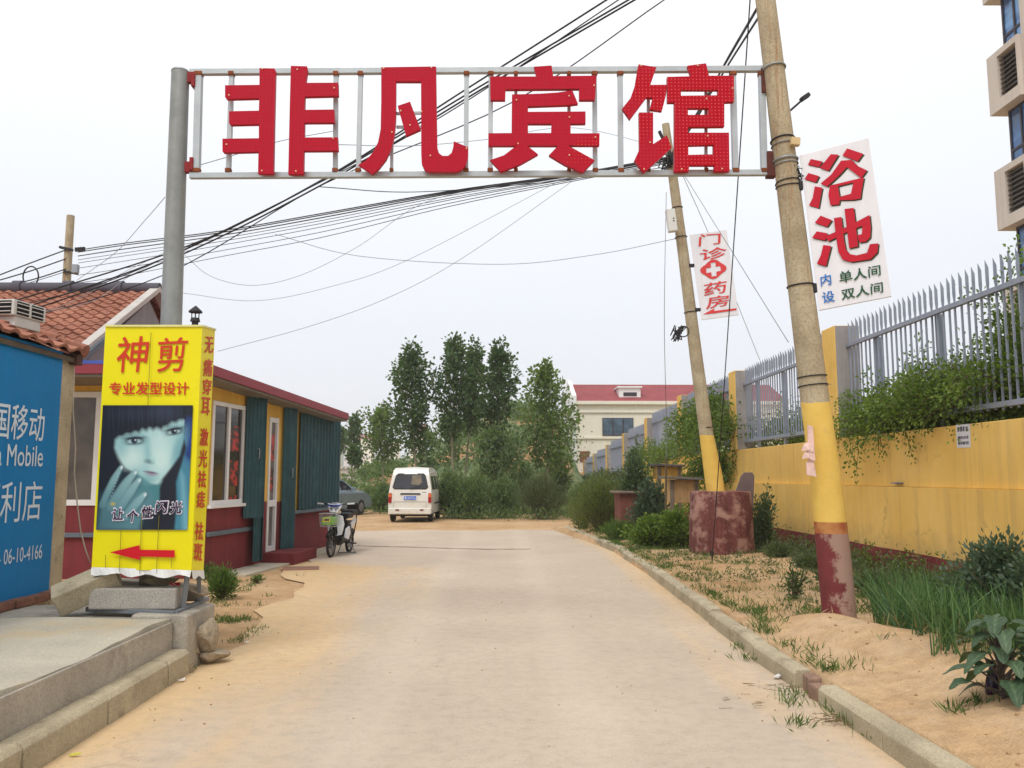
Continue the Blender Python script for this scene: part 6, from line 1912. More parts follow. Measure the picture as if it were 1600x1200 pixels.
m_ = LB()
for s in (-1, 1): m_.tube([(s * .05, .85, .25), (s * .2, .98, .0)], .011, 6)
m_.bar((-.2, .98, .012), (.2, .98, .012), .02); m_.build("kick_stand", M_STEEL, eb)
m_ = LB()
X0, X1, Y0_, Y1_, Z0, Z1 = -.165, .165, -.25, .02, .60, .85
for z, k in ((Z1, 1.0), (.75, .95), (.68, .92), (Z0, .86)):
    c = [(X0 * k, Y0_ * k, z), (X1 * k, Y0_ * k, z), (X1 * k, Y1_, z), (X0 * k, Y1_, z)]
    for a in range(4): m_.bar(c[a], c[(a + 1) % 4], .012 if z == Z1 else .006)
for q in range(11):
    x = X0 + (X1 - X0) * q / 10; m_.bar((x, Y0_, Z1), (x * .86, Y0_ * .86, Z0), .005)
for q in range(6):
    y = Y0_ + (Y1_ - Y0_) * q / 5
    for s in (-1, 1): m_.bar((s * X1, y, Z1), (s * X1 * .86, y * .9, Z0), .005)
for q in range(6): m_.bar((X0 * .86, Y0_ * .86 + q * .045, Z0), (X1 * .86, Y0_ * .86 + q * .045, Z0), .005)
bk_ = m_.build("basket", pm("silver_wire", S(176, 180, 184), .4, metal=.4), eb)
bagp = eb.matrix_basis @ Vector((0, -.11, .63))
bag = thing("carrier_bag", bagp, "lime green bag with a yellow and black label inside the bicycle basket", "bag", rz=math.radians(-8))
m_ = LB(); m_.box((-.125, -.115, 0), (.125, .1, .15)); bg = m_.build("bag", pm("lime_plastic", S(130, 200, 60), .4, .12, 12), bag, bevel=.03, seg=3)
m_ = LB(); m_.obox((-.02, -.118, .1), (.075, .003, .04)); m_.build("label", pm("yellow_label", S(216, 200, 50), .5), bag)
m_ = LB(); m_.obox((-.02, -.122, .1), (.045, .002, .018)); m_.build("label_mark", pm("dark_label", S(40, 30, 30), .5), bag)

# ================================================================== TREES
M_BARK = pm("pale_poplar_bark", S(140, 134, 112), .9, .2, 6, 60, .3, stain=S(84, 78, 66), stain_amt=.5, stain_scale=5)
M_BARKD = pm("brown_twig_bark", S(92, 80, 62), .9, .2, 8)
LF_POP = leaf_mat("poplar_leaf", (.028, .060, .022), (.085, .145, .05), .3)
LF_POPL = leaf_mat("light_poplar_leaf", (.045, .085, .022), (.15, .22, .06), .35)
LF_FAR = leaf_mat("far_bush_leaf", (.06, .105, .042), (.15, .215, .09), .4)
LF_BUSH = leaf_mat("bush_leaf", (.032, .06, .028), (.095, .14, .065), .3)
LF_FEATH = leaf_mat("feathery_leaf", (.045, .075, .034), (.13, .165, .08), .35)
LF_YEL = leaf_mat("yellow_green_leaf", (.05, .075, .018), (.15, .18, .055), .4)
LF_VINE = leaf_mat("vine_leaf", (.03, .062, .012), (.15, .22, .045), .4)
LF_GRASS = leaf_mat("grass_blade", (.03, .065, .015), (.12, .19, .05), .4)
LF_SCAL = leaf_mat("scallion_blade", (.03, .082, .03), (.115, .20, .075), .3)
LF_EGG = leaf_mat("eggplant_leaf", (.032, .066, .034), (.10, .155, .085), .2)
LF_DAH = leaf_mat("dahlia_leaf", (.03, .06, .036), (.095, .14, .085), .25)
LF_DRY = leaf_mat("dry_straw", (.22, .16, .08), (.38, .3, .17), .3)

def poplar(px, py_top, py_low, wpx, Y, label, seed, mat=None, trunk_px=None, dens=1.0, leaf=.17, group="poplar trees at the road end"):
    rg = random.Random(seed); nr = np.random.default_rng(seed)
    top = P(px, py_top, Y); low = P(px, py_low, Y)
    bx = P(trunk_px if trunk_px else px, 760, Y).x
    base = Vector((bx, Y, -.05))
    t = thing("poplar_tree", base, label, "tree", group)
    Hc = top.z - low.z; W = wpx * Y / F / 2 * 1.0
    m_ = MB()
    n = 9; spine = []
    for q in range(n):
        k = q / (n - 1)
        spine.append(Vector((bx + (top.x - bx) * k ** 1.2 + .06 * math.sin(k * 7 + seed), Y + .1 * math.sin(k * 5 + seed), base.z + (top.z - base.z) * k * .97)))
    r0 = .035 + .005 * (top.z - 2)
    m_.tube(spine, [r0 * (1 - .85 * q / (n - 1)) for q in range(n)], 8)
    def sp(k):
        f = k * (n - 1); i = min(n - 2, int(f)); return spine[i].lerp(spine[i + 1], f - i)
    k0 = (low.z - base.z) / (top.z - base.z)
    pts = []; dirs = []; hs = []
    NB = int(30 * dens) + 6
    for b_ in range(NB):
        kk = k0 + (1 - k0) * ((b_ + rg.random() * .8) / NB) * .97
        u = (kk - k0) / (1 - k0)
        prof = (min(1, .45 + u * 2.2)) * (1 - u ** 1.7) ** .9 + .05
        az_ = b_ * 2.4 + rg.uniform(-.4, .4)
        ln = W * prof * rg.choice([.55, .8, 1.0, 1.1, 1.5])
        rise = ln * rg.uniform(.75, 1.3)
        a = sp(kk * .97)
        e_ = a + Vector((math.cos(az_) * ln, math.sin(az_) * ln, rise if u < .8 else rise * .6))
        md = a.lerp(e_, .5) + Vector((math.cos(az_) * ln * .12, math.sin(az_) * ln * .12, -.08 * ln))
        m_.tube([a, md, e_], [r0 * .3 * (1 - u * .5), r0 * .2 * (1 - u * .5), .008], 5)
        nc = max(3, int((3.5 + ln * 6.5) * dens))
        for c in range(nc):
            s = .18 + .85 * (c + rg.random()) / nc
            p = (a.lerp(md, s * 2) if s < .5 else md.lerp(e_, min(1.05, s * 2 - 1)))
            m = int(rg.uniform(6, 17))
            g = nr.normal(size=(m, 3)) * np.array([.115, .115, .14]) * (.7 + .5 * W)
            pts.append(np.array(p[:]) + g); dirs.append(np.tile(np.array([math.cos(az_) * .4, math.sin(az_) * .4, -.1]), (m, 1)))
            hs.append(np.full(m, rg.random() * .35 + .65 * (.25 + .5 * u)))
    for q in range(int(26 * dens)):
        p = sp(.78 + .22 * rg.random()); m = 9
        pts.append(np.array(p[:]) + nr.normal(size=(m, 3)) * np.array([.12, .12, .16])); dirs.append(np.tile(np.array([0, 0, .3]), (m, 1))); hs.append(np.full(m, .6))
    m_.build("trunk", M_BARK, t, smooth=True)
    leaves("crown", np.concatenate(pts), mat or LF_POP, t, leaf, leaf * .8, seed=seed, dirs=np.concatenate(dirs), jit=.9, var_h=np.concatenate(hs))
    return t
poplar(640, 527, 700, 64, 37.0, "poplar with a ragged dark crown, the leftmost of the tall group behind the van", 1, trunk_px=652)
poplar(708, 517, 676, 64, 37.5, "tallest poplar of the group, with a pointed top above the dirt mound", 2, trunk_px=709)
poplar(743, 530, 668, 48, 39.0, "narrow poplar squeezed between the tallest tree and its right neighbour", 3, trunk_px=727)
poplar(784, 528, 670, 56, 36.5, "poplar with a forked looking top at the right end of the tall group", 4, trunk_px=762)
poplar(854, 555, 735, 84, 35.5, "separate bushy poplar with light green top leaves left of the cream building", 5, LF_POPL, trunk_px=854)
poplar(597, 630, 722, 54, 46.0, "shorter round poplar left of the tall group above the van", 6, LF_POPL, dens=.9)
poplar(554, 647, 700, 26, 64.0, "small thin hazy tree farther off to the right of the shop corner", 7, dens=.6, leaf=.24)
poplar(533, 664, 702, 20, 74.0, "tiny slender hazy tree beside the shop roof corner, leftmost of the trees", 8, dens=.5, leaf=.26)
poplar(553, 700, 722, 22, 50.0, "low sapling standing before the grey barrier right of the shop corner", 9, dens=.5, leaf=.2)
poplar(700, 640, 735, 60, 42.0, "light green sapling growing low between the trunks of the tall poplars", 10, LF_FAR, dens=.6)
poplar(775, 668, 760, 70, 35.0, "leafy sapling in front of the dirt mound, right of the tall trunks", 11, LF_FAR, dens=.8)
poplar(668, 668, 745, 40, 48.0, "thin sapling below the leftmost tall poplar", 12, LF_POP, dens=.5)

# ================================================================== BUSHES AND PLANTS
def bush(c, r, label, seed, mat, n=2600, L=.1, W=.045, name="bush", cat="bush", group=None, feather=0.0, stems=22, jit=.7):
    rg = random.Random(seed); nr = np.random.default_rng(seed)
    c = Vector(c); t = thing(name, c, label, cat, group)
    m_ = MB(); pts = []; dirs = []; hv = []
    per = max(3, n // (stems * 6))
    for s in range(stems):
        az_ = rg.uniform(0, 6.283); el = rg.uniform(.25, 1.5); q = rg.uniform(.7, 1.05)
        d = Vector((math.cos(az_) * math.cos(el) * r[0], math.sin(az_) * math.cos(el) * r[1], (.25 + .75 * math.sin(el)) * r[2])) * q
        a = c + Vector((rg.uniform(-.15, .15) * r[0], rg.uniform(-.15, .15) * r[1], 0))
        md = a + d * .5 + Vector((0, 0, .12 * r[2])); e_ = a + d
        m_.tube([a, md, e_], [.014, .009, .003], 4)
        for k in range(6):
            f = .2 + .8 * (k + rg.random()) / 6
            p = a.lerp(md, f * 2) if f < .5 else md.lerp(e_, f * 2 - 1)
            sp_ = np.array([r[0], r[1], r[2]]) * (.10 + .08 * (1 - f))
            pts.append(np.array(p[:]) + nr.normal(size=(per, 3)) * sp_)
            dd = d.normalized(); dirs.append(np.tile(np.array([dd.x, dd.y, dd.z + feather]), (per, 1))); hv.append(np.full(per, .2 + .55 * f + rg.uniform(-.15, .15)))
    P_ = np.concatenate(pts); P_[:, 2] = np.maximum(P_[:, 2], c.z + .01)
    m_.build("stems", M_BARKD, t)
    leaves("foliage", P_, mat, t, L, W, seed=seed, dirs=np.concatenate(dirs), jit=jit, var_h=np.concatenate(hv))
    return t
def at(px, Y, z=0.0): return Vector((P(px, 760, Y).x, Y, z))
GB = "bushes along the far edge of the sand"
bush(at(846, 31), (1.15, .9, 1.62), "large rounded feathery green bush at the road end, below the separate poplar", 21, LF_FEATH, 9000, .13, .02, stems=90, feather=.6, jit=.4, group=GB)
bush(at(706, 32), (.8, .7, 1.75), "dark upright bush directly right of the white van", 22, LF_FAR, 4500, .13, .06, stems=46, group=GB)
bush(at(742, 31.5), (.8, .7, 1.5), "dark leafy bush in the middle of the row, below the narrow poplar", 23, LF_FAR, 4500, .13, .06, stems=46, group=GB)
bush(at(786, 32), (.8, .7, 1.5), "mid green bush beside the large rounded one, on its left", 24, LF_FAR, 4200, .12, .05, stems=46, group=GB)
bush(at(603, 37), (.85, .7, 1.15), "dark green bush left of the van and right of the parked car", 25, LF_FAR, 4500, .13, .05, stems=46, group=GB)
bush(at(580, 39.5), (.8, .7, 1.0), "dark green bush behind the nose of the parked car", 26, LF_FAR, 3500, .13, .05, stems=34, group=GB)
bush(at(655, 40), (1.2, .8, 1.4), "wide bush hidden behind the roof of the white van", 27, LF_FAR, 3500, .14, .06, stems=34, group=GB)
bush(at(905, 33), (.8, .8, 1.3), "rough bush at the foot of the cream building, right of the rounded bush", 28, LF_FAR, 3500, .12, .04, stems=34, group=GB)
bush(at(818, 36), (.9, .7, 1.9), "taller green bush rising behind the large rounded one", 29, LF_FAR, 4200, .14, .07, stems=38, group=GB)
bush(at(760, 37), (1.1, .7, 1.8), "tall loose bush behind the pale poplar trunks", 30, LF_FAR, 4600, .15, .07, stems=38, group=GB)
bush(at(872, 38), (.7, .6, 2.6), "tall dark bush left of the white edge of the cream building", 61, LF_FAR, 4200, .15, .07, stems=36, group=GB)
GV = "plants growing along the right verge"
bush(at(942, 21.8, .05), (.95, 1.1, 1.45), "wide yellowish feathery bush where the verge meets the road end", 31, LF_YEL, 8500, .10, .018, stems=90, feather=.4, jit=.5, group=GV)
bush(at(910, 23.5, .0), (.45, .5, .95), "small straggly bush at the far tip of the right kerb", 32, LF_YEL, 2000, .09, .02, stems=24, group=GV)
bush(at(992, 20.3, .1), (.5, .5, 2.0), "dark slender shrub standing beside the brick pen", 33, LF_BUSH, 4200, .09, .06, stems=34, group=GV)
bush(at(1018, 19.2, .1), (.6, .45, 1.3), "grey green shrub between the brick pen and the plywood hutch", 34, LF_DAH, 3600, .09, .05, stems=32, group=GV)
bush(at(1018, 16.9, .1), (.55, .45, .62), "low dark mound of leaves left of the maroon drum", 35, LF_VINE, 4600, .07, .045, stems=44, group=GV)
bush(at(1055, 16.6, .1), (.5, .4, .75), "dark leafy plant touching the left side of the maroon drum", 36, LF_VINE, 4000, .08, .05, stems=40, group=GV)
bush(at(968, 19.0, .1), (.5, .5, .42), "low grassy clump behind the far part of the right kerb", 37, LF_GRASS, 3000, .13, .012, stems=40, feather=.8, group=GV)
bush(at(1192, 15.6, .12), (.26, .3, 1.15), "upright weedy shrub between the maroon drum and the yellow wall", 38, LF_BUSH, 2600, .07, .035, stems=26, group=GV)
bush(at(1210, 14.5, .15), (.28, .4, .24), "ragged low weed at the foot of the wall right of the drum", 39, LF_FEATH, 1500, .08, .025, stems=24, group=GV)
bush(at(1262, 12.6, .15), (.24, .4, .22), "ragged low weed at the wall foot behind the leaning pole", 40, LF_FEATH, 1300, .07, .025, stems=24, group=GV)
bush(at(1236, 9.8, .14), (.16, .16, .36), "small upright seedling in the sand left of the leaning pole", 41, LF_BUSH, 260, .06, .022, stems=10, group=GV)
bush(at(1300, 10.6, .2), (.24, .3, .22), "weedy clump behind the foot of the leaning pole", 42, LF_FEATH, 1400, .06, .03, stems=24, group=GV)
bush(at(1355, 9.8, .2), (.24, .3, .24), "weedy clump at the wall foot right of the leaning pole", 43, LF_FEATH, 1300, .06, .03, stems=26, group=GV)
bush(at(1560, 7.5, .22), (.45, .5, .72), "bushy dark dahlia like plant at the right edge against the yellow wall", 44, LF_DAH, 6500, .06, .034, stems=46, group=GV, jit=1.0)
bush(at(1615, 7.0, .22), (.4, .5, .6), "second leafy dark plant cut by the right edge of the picture", 45, LF_DAH, 4200, .06, .034, stems=30, group=GV, jit=1.0)
p = G(346, 932, .02)
bush((p.x, p.y, 0), (.26, .22, .34), "fresh green weed beside the right end of the light box base", 46, LF_GRASS, 1900, .07, .016, stems=30, feather=.4)
p = G(322, 914, .0); bush((p.x - .3, p.y + .8, 0), (.25, .3, .2), "low weed at the foot of the shop wall behind the light box", 47, LF_GRASS, 700, .06, .016, stems=18)
p = G(402, 910); bush((p.x, p.y, 0), (.12, .12, .1), "tiny weed on the concrete edge left of the door step", 48, LF_GRASS, 240, .05, .014, stems=12)

# creepers on the fence
def creeper(label, seeds, mat, n, L, W, name="creeper", steps=26, step=.085, down=.25, bias=(0, 0, 0), per=7, spread=.07, seed=1, xmin=None, zmax=None):
    rg = random.Random(seed); nr = np.random.default_rng(seed)
    c0 = Vector(seeds[0]); c0.z = 2.18
    t = thing(name, c0, label, "creeper")
    m_ = MB(); pts = []; dirs = []; hv = []
    for s in range(n):
        a = Vector(rg.choice(seeds)) + Vector((rg.gauss(0, .12), rg.gauss(0, .45), rg.gauss(0, .1)))
        az_ = rg.uniform(0, 6.283); d = Vector((math.cos(az_) * .6, math.sin(az_), rg.uniform(.1, 1.2))).normalized()
        line = [a]; p = a.copy(); nst = int(steps * rg.uniform(.4, 1.1)); 
        for k in range(nst):
            d = (d + Vector((rg.gauss(0, .25), rg.gauss(0, .25), rg.gauss(0, .2) - down * k / nst)) + Vector(bias) * .1).normalized()
            p = p + d * step
            if xmin and p.x < xmin: p.x = xmin; d.x = abs(d.x) * .3
            if zmax and p.z > zmax: d.z = -abs(d.z)
            line.append(p.copy())
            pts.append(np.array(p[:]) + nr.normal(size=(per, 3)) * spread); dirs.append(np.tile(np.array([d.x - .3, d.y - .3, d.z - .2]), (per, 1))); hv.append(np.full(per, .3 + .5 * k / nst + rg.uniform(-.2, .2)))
        if len(line) > 2: m_.tube(line, [.008 * (1 - .8 * q / len(line)) for q in range(len(line))], 4, cap=False)
    m_.build("stems", M_BARKD, t)
    leaves("foliage", np.concatenate(pts), mat, t, L, W, seed=seed, dirs=np.concatenate(dirs), jit=.8, var_h=np.concatenate(hv))
    return t
creeper("thick green creeper spilling over the yellow wall right of the leaning pole", [(5.75, 13.0 - .4 * q, 2.3 + .02 * q) for q in range(7)] + [(5.9, 10.4, 2.55), (5.9, 10.0, 2.65), (5.9, 11.0, 2.6)], LF_VINE, 210, .052, .034, steps=14, step=.06, down=.45, bias=(-.35, 0, .25), per=8, seed=3, zmax=3.05)
creeper("thin creeper shoots trailing down the yellow wall below the thick creeper", [(5.55, 12.3, 2.25), (5.55, 12.0, 2.25), (5.55, 11.7, 2.3)], LF_VINE, 9, .05, .032, steps=15, step=.06, down=2.4, bias=(-.3, 0, -.8), per=4, spread=.035, seed=4, xmin=5.47)
creeper("tall leafy creeper behind the spear fence at the right", [(6.25, 12.4 - .5 * q, 2.1) for q in range(11)] + [(6.5, 11 - .5 * q, 2.4) for q in range(9)], LF_VINE, 300, .062, .044, steps=22, step=.075, down=.2, bias=(.1, 0, .55), per=8, seed=5, xmin=5.98, zmax=3.7)
creeper("leafy creeper arching above the fence top at the right edge", [(6.1, 8.9, 2.4), (6.1, 8.5, 2.6), (6.2, 8.2, 2.8), (6.2, 8.7, 3.0)], LF_VINE, 60, .055, .036, steps=26, step=.075, down=.1, bias=(0, 0, .9), per=7, seed=6, xmin=5.9, zmax=4.15)
creeper("creeper behind the middle fence panel left of the leaning pole", [(6.3, 14.6 + .7 * q, 2.2) for q in range(8)], LF_VINE, 80, .07, .045, steps=18, step=.08, down=.3, bias=(0, 0, .3), per=7, seed=7, xmin=5.9, zmax=3.3)
creeper("dense hanging creeper hiding the fence pillar behind the slim pole", [(5.45, 20.2 + .5 * q, 2.6 + .2 * (q % 3)) for q in range(6)] + [(5.5, 21.5, 1.8), (5.45, 20.6, 1.6)], LF_VINE, 90, .085, .055, steps=20, step=.085, down=.7, bias=(-.2, 0, .2), per=8, seed=8, zmax=4.1)
creeper("loose creeper arching over the far fence panels", [(5.5, 24 + 1.1 * q, 2.2) for q in range(8)], LF_VINE, 80, .08, .052, steps=17, step=.085, down=.6, bias=(-.2, 0, .2), per=6, seed=9, zmax=3.5)
creeper("far creeper covering the end of the yellow wall", [(5.4, 33 + 1.6 * q, 1.2) for q in range(13)], LF_BUSH, 100, .12, .08, steps=16, step=.1, down=.6, bias=(-.3, 0, .0), per=7, seed=10, zmax=2.3)

# dirt mound scrub, roadside weeds, verge grass: uncountable
def stuff(o, label, cat):
    o['kind'] = 'stuff'; o['label'] = label; o['category'] = cat; return o
nr = np.random.default_rng(77); rg = random.Random(77)
pts = []
for q in range(620):
    y = rg.uniform(44, 62); x = rg.uniform(-11, 13)
    w = math.cos((y - 62) / 19 * math.pi / 2) ** .8; z = ridge(x) * w
    px = 780 + F * x / y
    if z < .25 or px > 885 or (640 < px < 712 and rg.random() < .85) or math.sin(x * 1.3 + y * .5) > .75: continue
    m = 46; s = rg.uniform(.35, .8)
    g = nr.normal(size=(m, 3)) * np.array([s, s, s * .55]); g[:, 2] = np.abs(g[:, 2]); pts.append(np.array([x, y, z]) + g)
stuff(leaves("mound_scrub", np.concatenate(pts), LF_FAR, None, .24, .15, seed=70), "green scrub covering the dirt mound behind the poplars", "scrub")
pts = []
for q in range(420):
    x = rg.uniform(-7, 5.2); y = rg.uniform(30.6, 44) if rg.random() < .6 else rg.uniform(29.8, 33)
    if -6.8 < x < -1.9 and y < 34: continue
    m = 26; s = rg.uniform(.15, .4); g = nr.normal(size=(m, 3)) * np.array([s, s, s * .9]); g[:, 2] = np.abs(g[:, 2]); pts.append(np.array([x, y, 0]) + g)
stuff(leaves("roadside_weeds", np.concatenate(pts), LF_FAR, None, .17, .035, seed=71, up=.9), "rough weeds and low growth between the far bushes", "weeds")
def tuft_pts(x, y, z, n, s):
    g = nr.normal(size=(n, 2)) * s; return np.stack([x + g[:, 0], y + g[:, 1], np.full(n, z)], 1)
pts = []; dd = []
def tuft(x, y, n, s, lean=.5):
    a = tuft_pts(x, y, verge_z(x, y) - .005 if x > 2.3 else 0.0, n, s); pts.append(a)
    d = nr.normal(size=(n, 3)) * lean; d[:, 2] = 1; dd.append(d)
for q in range(760):
    y = 5 + 19 * rg.random() ** 1.05; x = rg.uniform(2.45, 5.45)
    near_wall = x > 4.9 or y > 16
    if y < 8 and x < 3.6 and rg.random() < .8: continue
    tuft(x, y, rg.randint(6, 16) * (2 if near_wall else 1), rg.uniform(.02, .09))
for px, py in ((1240, 1050), (1238, 1062), (1318, 1075), (1330, 1090), (1300, 1066), (1372, 1112), (1160, 985), (1170, 1000), (1200, 985), (1185, 960), (1240, 1090), (1455, 1175), (1495, 1115), (1525, 1108)):
    p = G(px, py, .17); tuft(p.x, p.y, 34, .05)
for q in range(150):
    y = 6.2 + 16 * rg.random(); x = (2.40 if y < 8 else 2.52 if y < 17 else 2.52 - (y - 17) * .075) + abs(rg.gauss(0, .07)); tuft(x, y, rg.randint(4, 22), rg.uniform(.02, .07), .7)
for q in range(260):
    y = rg.uniform(15, 24); x = rg.uniform(2.4, 5.3) - max(0, (y - 19) * .08); tuft(x, y, rg.randint(12, 40), rg.uniform(.06, .15), .6)
o = leaves("verge_grass", np.concatenate(pts), LF_GRASS, None, .085, .009, seed=72, dirs=np.concatenate(dd), jit=.25)
stuff(o, "thin tufts of grass and seedlings scattered over the sandy right verge", "grass")
pts = []; dd = []
for q in range(420):
    y = rg.uniform(8.2, 24); x = rg.uniform(2.6, 5.4)
    if rg.random() > (.4 if x < 4 else .75): continue
    z = verge_z(x, y); m = rg.randint(8, 34); g = nr.normal(size=(m, 3)) * np.array([.06, .06, .05]); g[:, 2] = np.abs(g[:, 2]); pts.append(np.array([x, y, z + .01]) + g); d = nr.normal(size=(m, 3)); d[:, 2] += .8; dd.append(d)
for q in range(330):
    y = rg.uniform(8.6, 22); x = 5.45 - abs(rg.gauss(0, .28)); z = verge_z(x, y); m = rg.randint(20, 50); g = nr.normal(size=(m, 3)) * np.array([.08, .12, .13]); g[:, 2] = np.abs(g[:, 2]); pts.append(np.array([x, y, z + .01]) + g); d = nr.normal(size=(m, 3)); d[:, 2] += .8; dd.append(d)
o = leaves("verge_weeds", np.concatenate(pts), LF_FEATH, None, .05, .02, seed=73, dirs=np.concatenate(dd), jit=.4)
stuff(o, "broad leaved weeds growing thickest along the foot of the yellow wall", "weeds")
pts = []; dd = []
def line_tuft(pxs, n, s, z=0.0):
    for px, py in pxs:
        p = G(px, py, z); a = tuft_pts(p.x, p.y, -.02, n, s); pts.append(a); d = nr.normal(size=(n, 3)) * .6; d[:, 2] = 1; dd.append(d)
line_tuft([(352, 968), (360, 970), (371, 968), (382, 967), (345, 966)], 60, .07)
line_tuft([(372, 1000), (384, 994), (395, 988), (406, 982)], 30, .05)
line_tuft([(360, 915), (380, 922), (372, 908), (390, 915), (340, 940), (352, 945)], 40, .08)
line_tuft([(300, 1040), (293, 1046)], 24, .03)
line_tuft([(400, 945), (420, 930), (470, 900)], 14, .06)
o = leaves("roadside_grass", np.concatenate(pts), LF_GRASS, None, .07, .009, seed=74, dirs=np.concatenate(dd), jit=.3)
stuff(o, "patches of green grass on the sand before the shop at the left", "grass")
pts = []; dd = []
for q in range(240):
    y = rg.uniform(7.5, 23); x = rg.uniform(2.5, 5.4); tuft(x, y, rg.randint(3, 10), rg.uniform(.03, .1), 1.6)
o = leaves("dry_grass", np.concatenate(pts), LF_DRY, None, .09, .006, seed=75, dirs=np.concatenate(dd), jit=.4)
stuff(o, "dry straw coloured grass lying among the green tufts of the right verge", "grass")
pts = []; dd = []
for q in range(260):
    y = rg.uniform(8.8, 22); x = 5.42 - abs(rg.gauss(0, .18)); z = verge_z(x, y); h = rg.uniform(.1, .5)
    m = rg.randint(10, 26); k = nr.uniform(0, 1, m); lx, ly = rg.gauss(0, .12), rg.gauss(0, .12)
    pts.append(np.stack([x + lx * k + nr.normal(size=m) * .02, y + ly * k + nr.normal(size=m) * .02, z + h * k], 1)); d = nr.normal(size=(m, 3)); d[:, 2] += .5; dd.append(d)
o = leaves("tall_weeds", np.concatenate(pts), LF_VINE, None, .06, .022, seed=76, dirs=np.concatenate(dd), jit=.4)
stuff(o, "straggly taller weeds standing against the maroon foot of the yellow wall", "weeds")
# scallion bed
poly = [(3.48, 7.75), (3.12, 6.0), (3.5, 5.55), (4.3, 5.7), (4.95, 7.2), (5.0, 9.2), (4.1, 9.3)]
def inside(x, y, pl):
    r = False
    for (x0, y0), (x1, y1) in zip(pl, pl[1:] + pl[:1]):
        if (y0 > y) != (y1 > y) and x < (x1 - x0) * (y - y0) / (y1 - y0) + x0: r = not r
    return r
def blades(name, clumps, mat, hgt, seed, wid=.011, seg=5, lean=.35):
    """curved tapering blades"""
    rg = random.Random(seed); v = []; f = []; var = []
    for (x, y, z, n) in clumps:
        for k in range(n):
            a = rg.uniform(0, 6.283); h = hgt * rg.uniform(.55, 1.15); ln = abs(rg.gauss(0, lean)); bend = rg.uniform(.0, .5) * ln
            bx, by_ = x + rg.gauss(0, .03), y + rg.gauss(0, .03); w = wid * rg.uniform(.7, 1.2); o = len(v); vr = rg.random()
            sa = rg.uniform(0, 3.14)
            for s in range(seg + 1):
                t = s / seg; out = h * (ln * t + bend * t * t); zz = h * t * (1 - .25 * bend * t) - (.35 * h * max(0, t - .7) if rg.random() < .0 else 0)
                c = (bx + math.cos(a) * out, by_ + math.sin(a) * out, z + zz); ww = w * (1 - t ** 2.2) * .5 + .0008
                v += [(c[0] - math.cos(sa) * ww, c[1] - math.sin(sa) * ww, c[2]), (c[0] + math.cos(sa) * ww, c[1] + math.sin(sa) * ww, c[2])]
                var += [vr * (.7 + .3 * t)] * 2
            for s in range(seg): i = o + 2 * s; f.append((i, i + 1, i + 3, i + 2))
    me = bpy.data.meshes.new(name); me.from_pydata(v, [], f); at_ = me.attributes.new("var", 'FLOAT', 'POINT'); at_.data.foreach_set("value", var); me.materials.append(mat)
    me.shade_smooth()
    o = bpy.data.objects.new(name, me); COL.objects.link(o); return o
cl = []
while len(cl) < 330:
    x, y = rg.uniform(3, 5.2), rg.uniform(5.4, 9.4)
    if inside(x, y, poly): cl.append((x, y, verge_z(x, y) - .01, rg.randint(5, 10)))
stuff(blades("scallions", cl, LF_SCAL, .44, 81, .012, 6, .42), "bed of upright blue green scallions on the bank right of the leaning pole", "vegetables")
cl = [(x + rg.gauss(0, .05), y + rg.gauss(0, .05), z, 2) for x, y, z, n in cl if y < 7.3 or x < 3.6]
stuff(blades("dry_blades", cl, LF_DRY, .2, 82, .008, lean=.8), "dry yellow blades at the foot of the scallion bed", "grass")

# eggplant in the near right corner
def big_leaf(mb_v, mb_f, var, base, d, Lf, Wf, rg, droop):
    d = Vector(d).normalized(); s = d.cross(Vector((0, 0, 1))).normalized(); u = s.cross(d).normalized()
    o = len(mb_v); NL, NWd = 14, 8; vr = rg.random()
    for i in range(NL + 1):
        t = i / NL
        w = Wf * .5 * (math.sin(math.pi * min(1, t * .96 + .04)) ** .7) * (1 + .13 * math.sin(t * 15 + rg.random() * .2)) * (1.25 - .5 * t)
        c = base + d * (Lf * t) - Vector((0, 0, 1)) * (droop * Lf * t * t)
        for j in range(NWd + 1):
            q = j / NWd * 2 - 1
            mb_v.append(c + s * (w * q) + u * (abs(q) * w * .32 - .02 * math.sin(t * 16) * (abs(q)) * Lf * 1.2 + (.008 if j == NWd // 2 else 0)))
            var.append(min(1, max(0, vr * .45 + .1 + (.45 if abs(q) < .05 else 0) + (.3 if (i + abs(j - NWd // 2)) % 3 == 0 else 0))))
    for i in range(NL):
        for j in range(NWd):
            a = o + i * (NWd + 1) + j; mb_f.append((a, a + 1, a + NWd + 2, a + NWd + 1))
def eggplant(base, label, seed, n=15, hgt=.5, Lf=.24):
    rg = random.Random(seed); base = Vector(base)
    t = thing("eggplant_plant", base, label, "plant")
    m_ = MB(); v = []; f = []; var = []
    for k in range(n):
        a = k * 2.4 + rg.uniform(-.3, .3); h = hgt * (.15 + .85 * (k + 1) / n); out = rg.uniform(.06, .16) * (1.3 - k / n)
        p0 = base + Vector((0, 0, h * .6)); p1 = base + Vector((math.cos(a) * out, math.sin(a) * out, h))
        m_.tube([base, p0, p1], [.011, .009, .005], 6)
        big_leaf(v, f, var, p1, (math.cos(a), math.sin(a), rg.uniform(.0, .35)), Lf * rg.uniform(.75, 1.15), Lf * .62 * rg.uniform(.85, 1.15), rg, rg.uniform(.35, .8))
    m_.build("stems", pm("purple_green_stem", S(84, 76, 70), .7), t)
    me = bpy.data.meshes.new("leaves"); me.from_pydata([tuple(p - base) for p in v], [], f); at_ = me.attributes.new("var", 'FLOAT', 'POINT'); at_.data.foreach_set("value", var); me.materials.append(LF_EGG); me.shade_smooth()
    o = bpy.data.objects.new("leaves", me); COL.objects.link(o); o.parent = t
    return t
p = G(1568, 1105, .2)
eg = eggplant(p, "large leaved eggplant with a dark purple fruit in the near right corner", 5, 34, .52, .18)
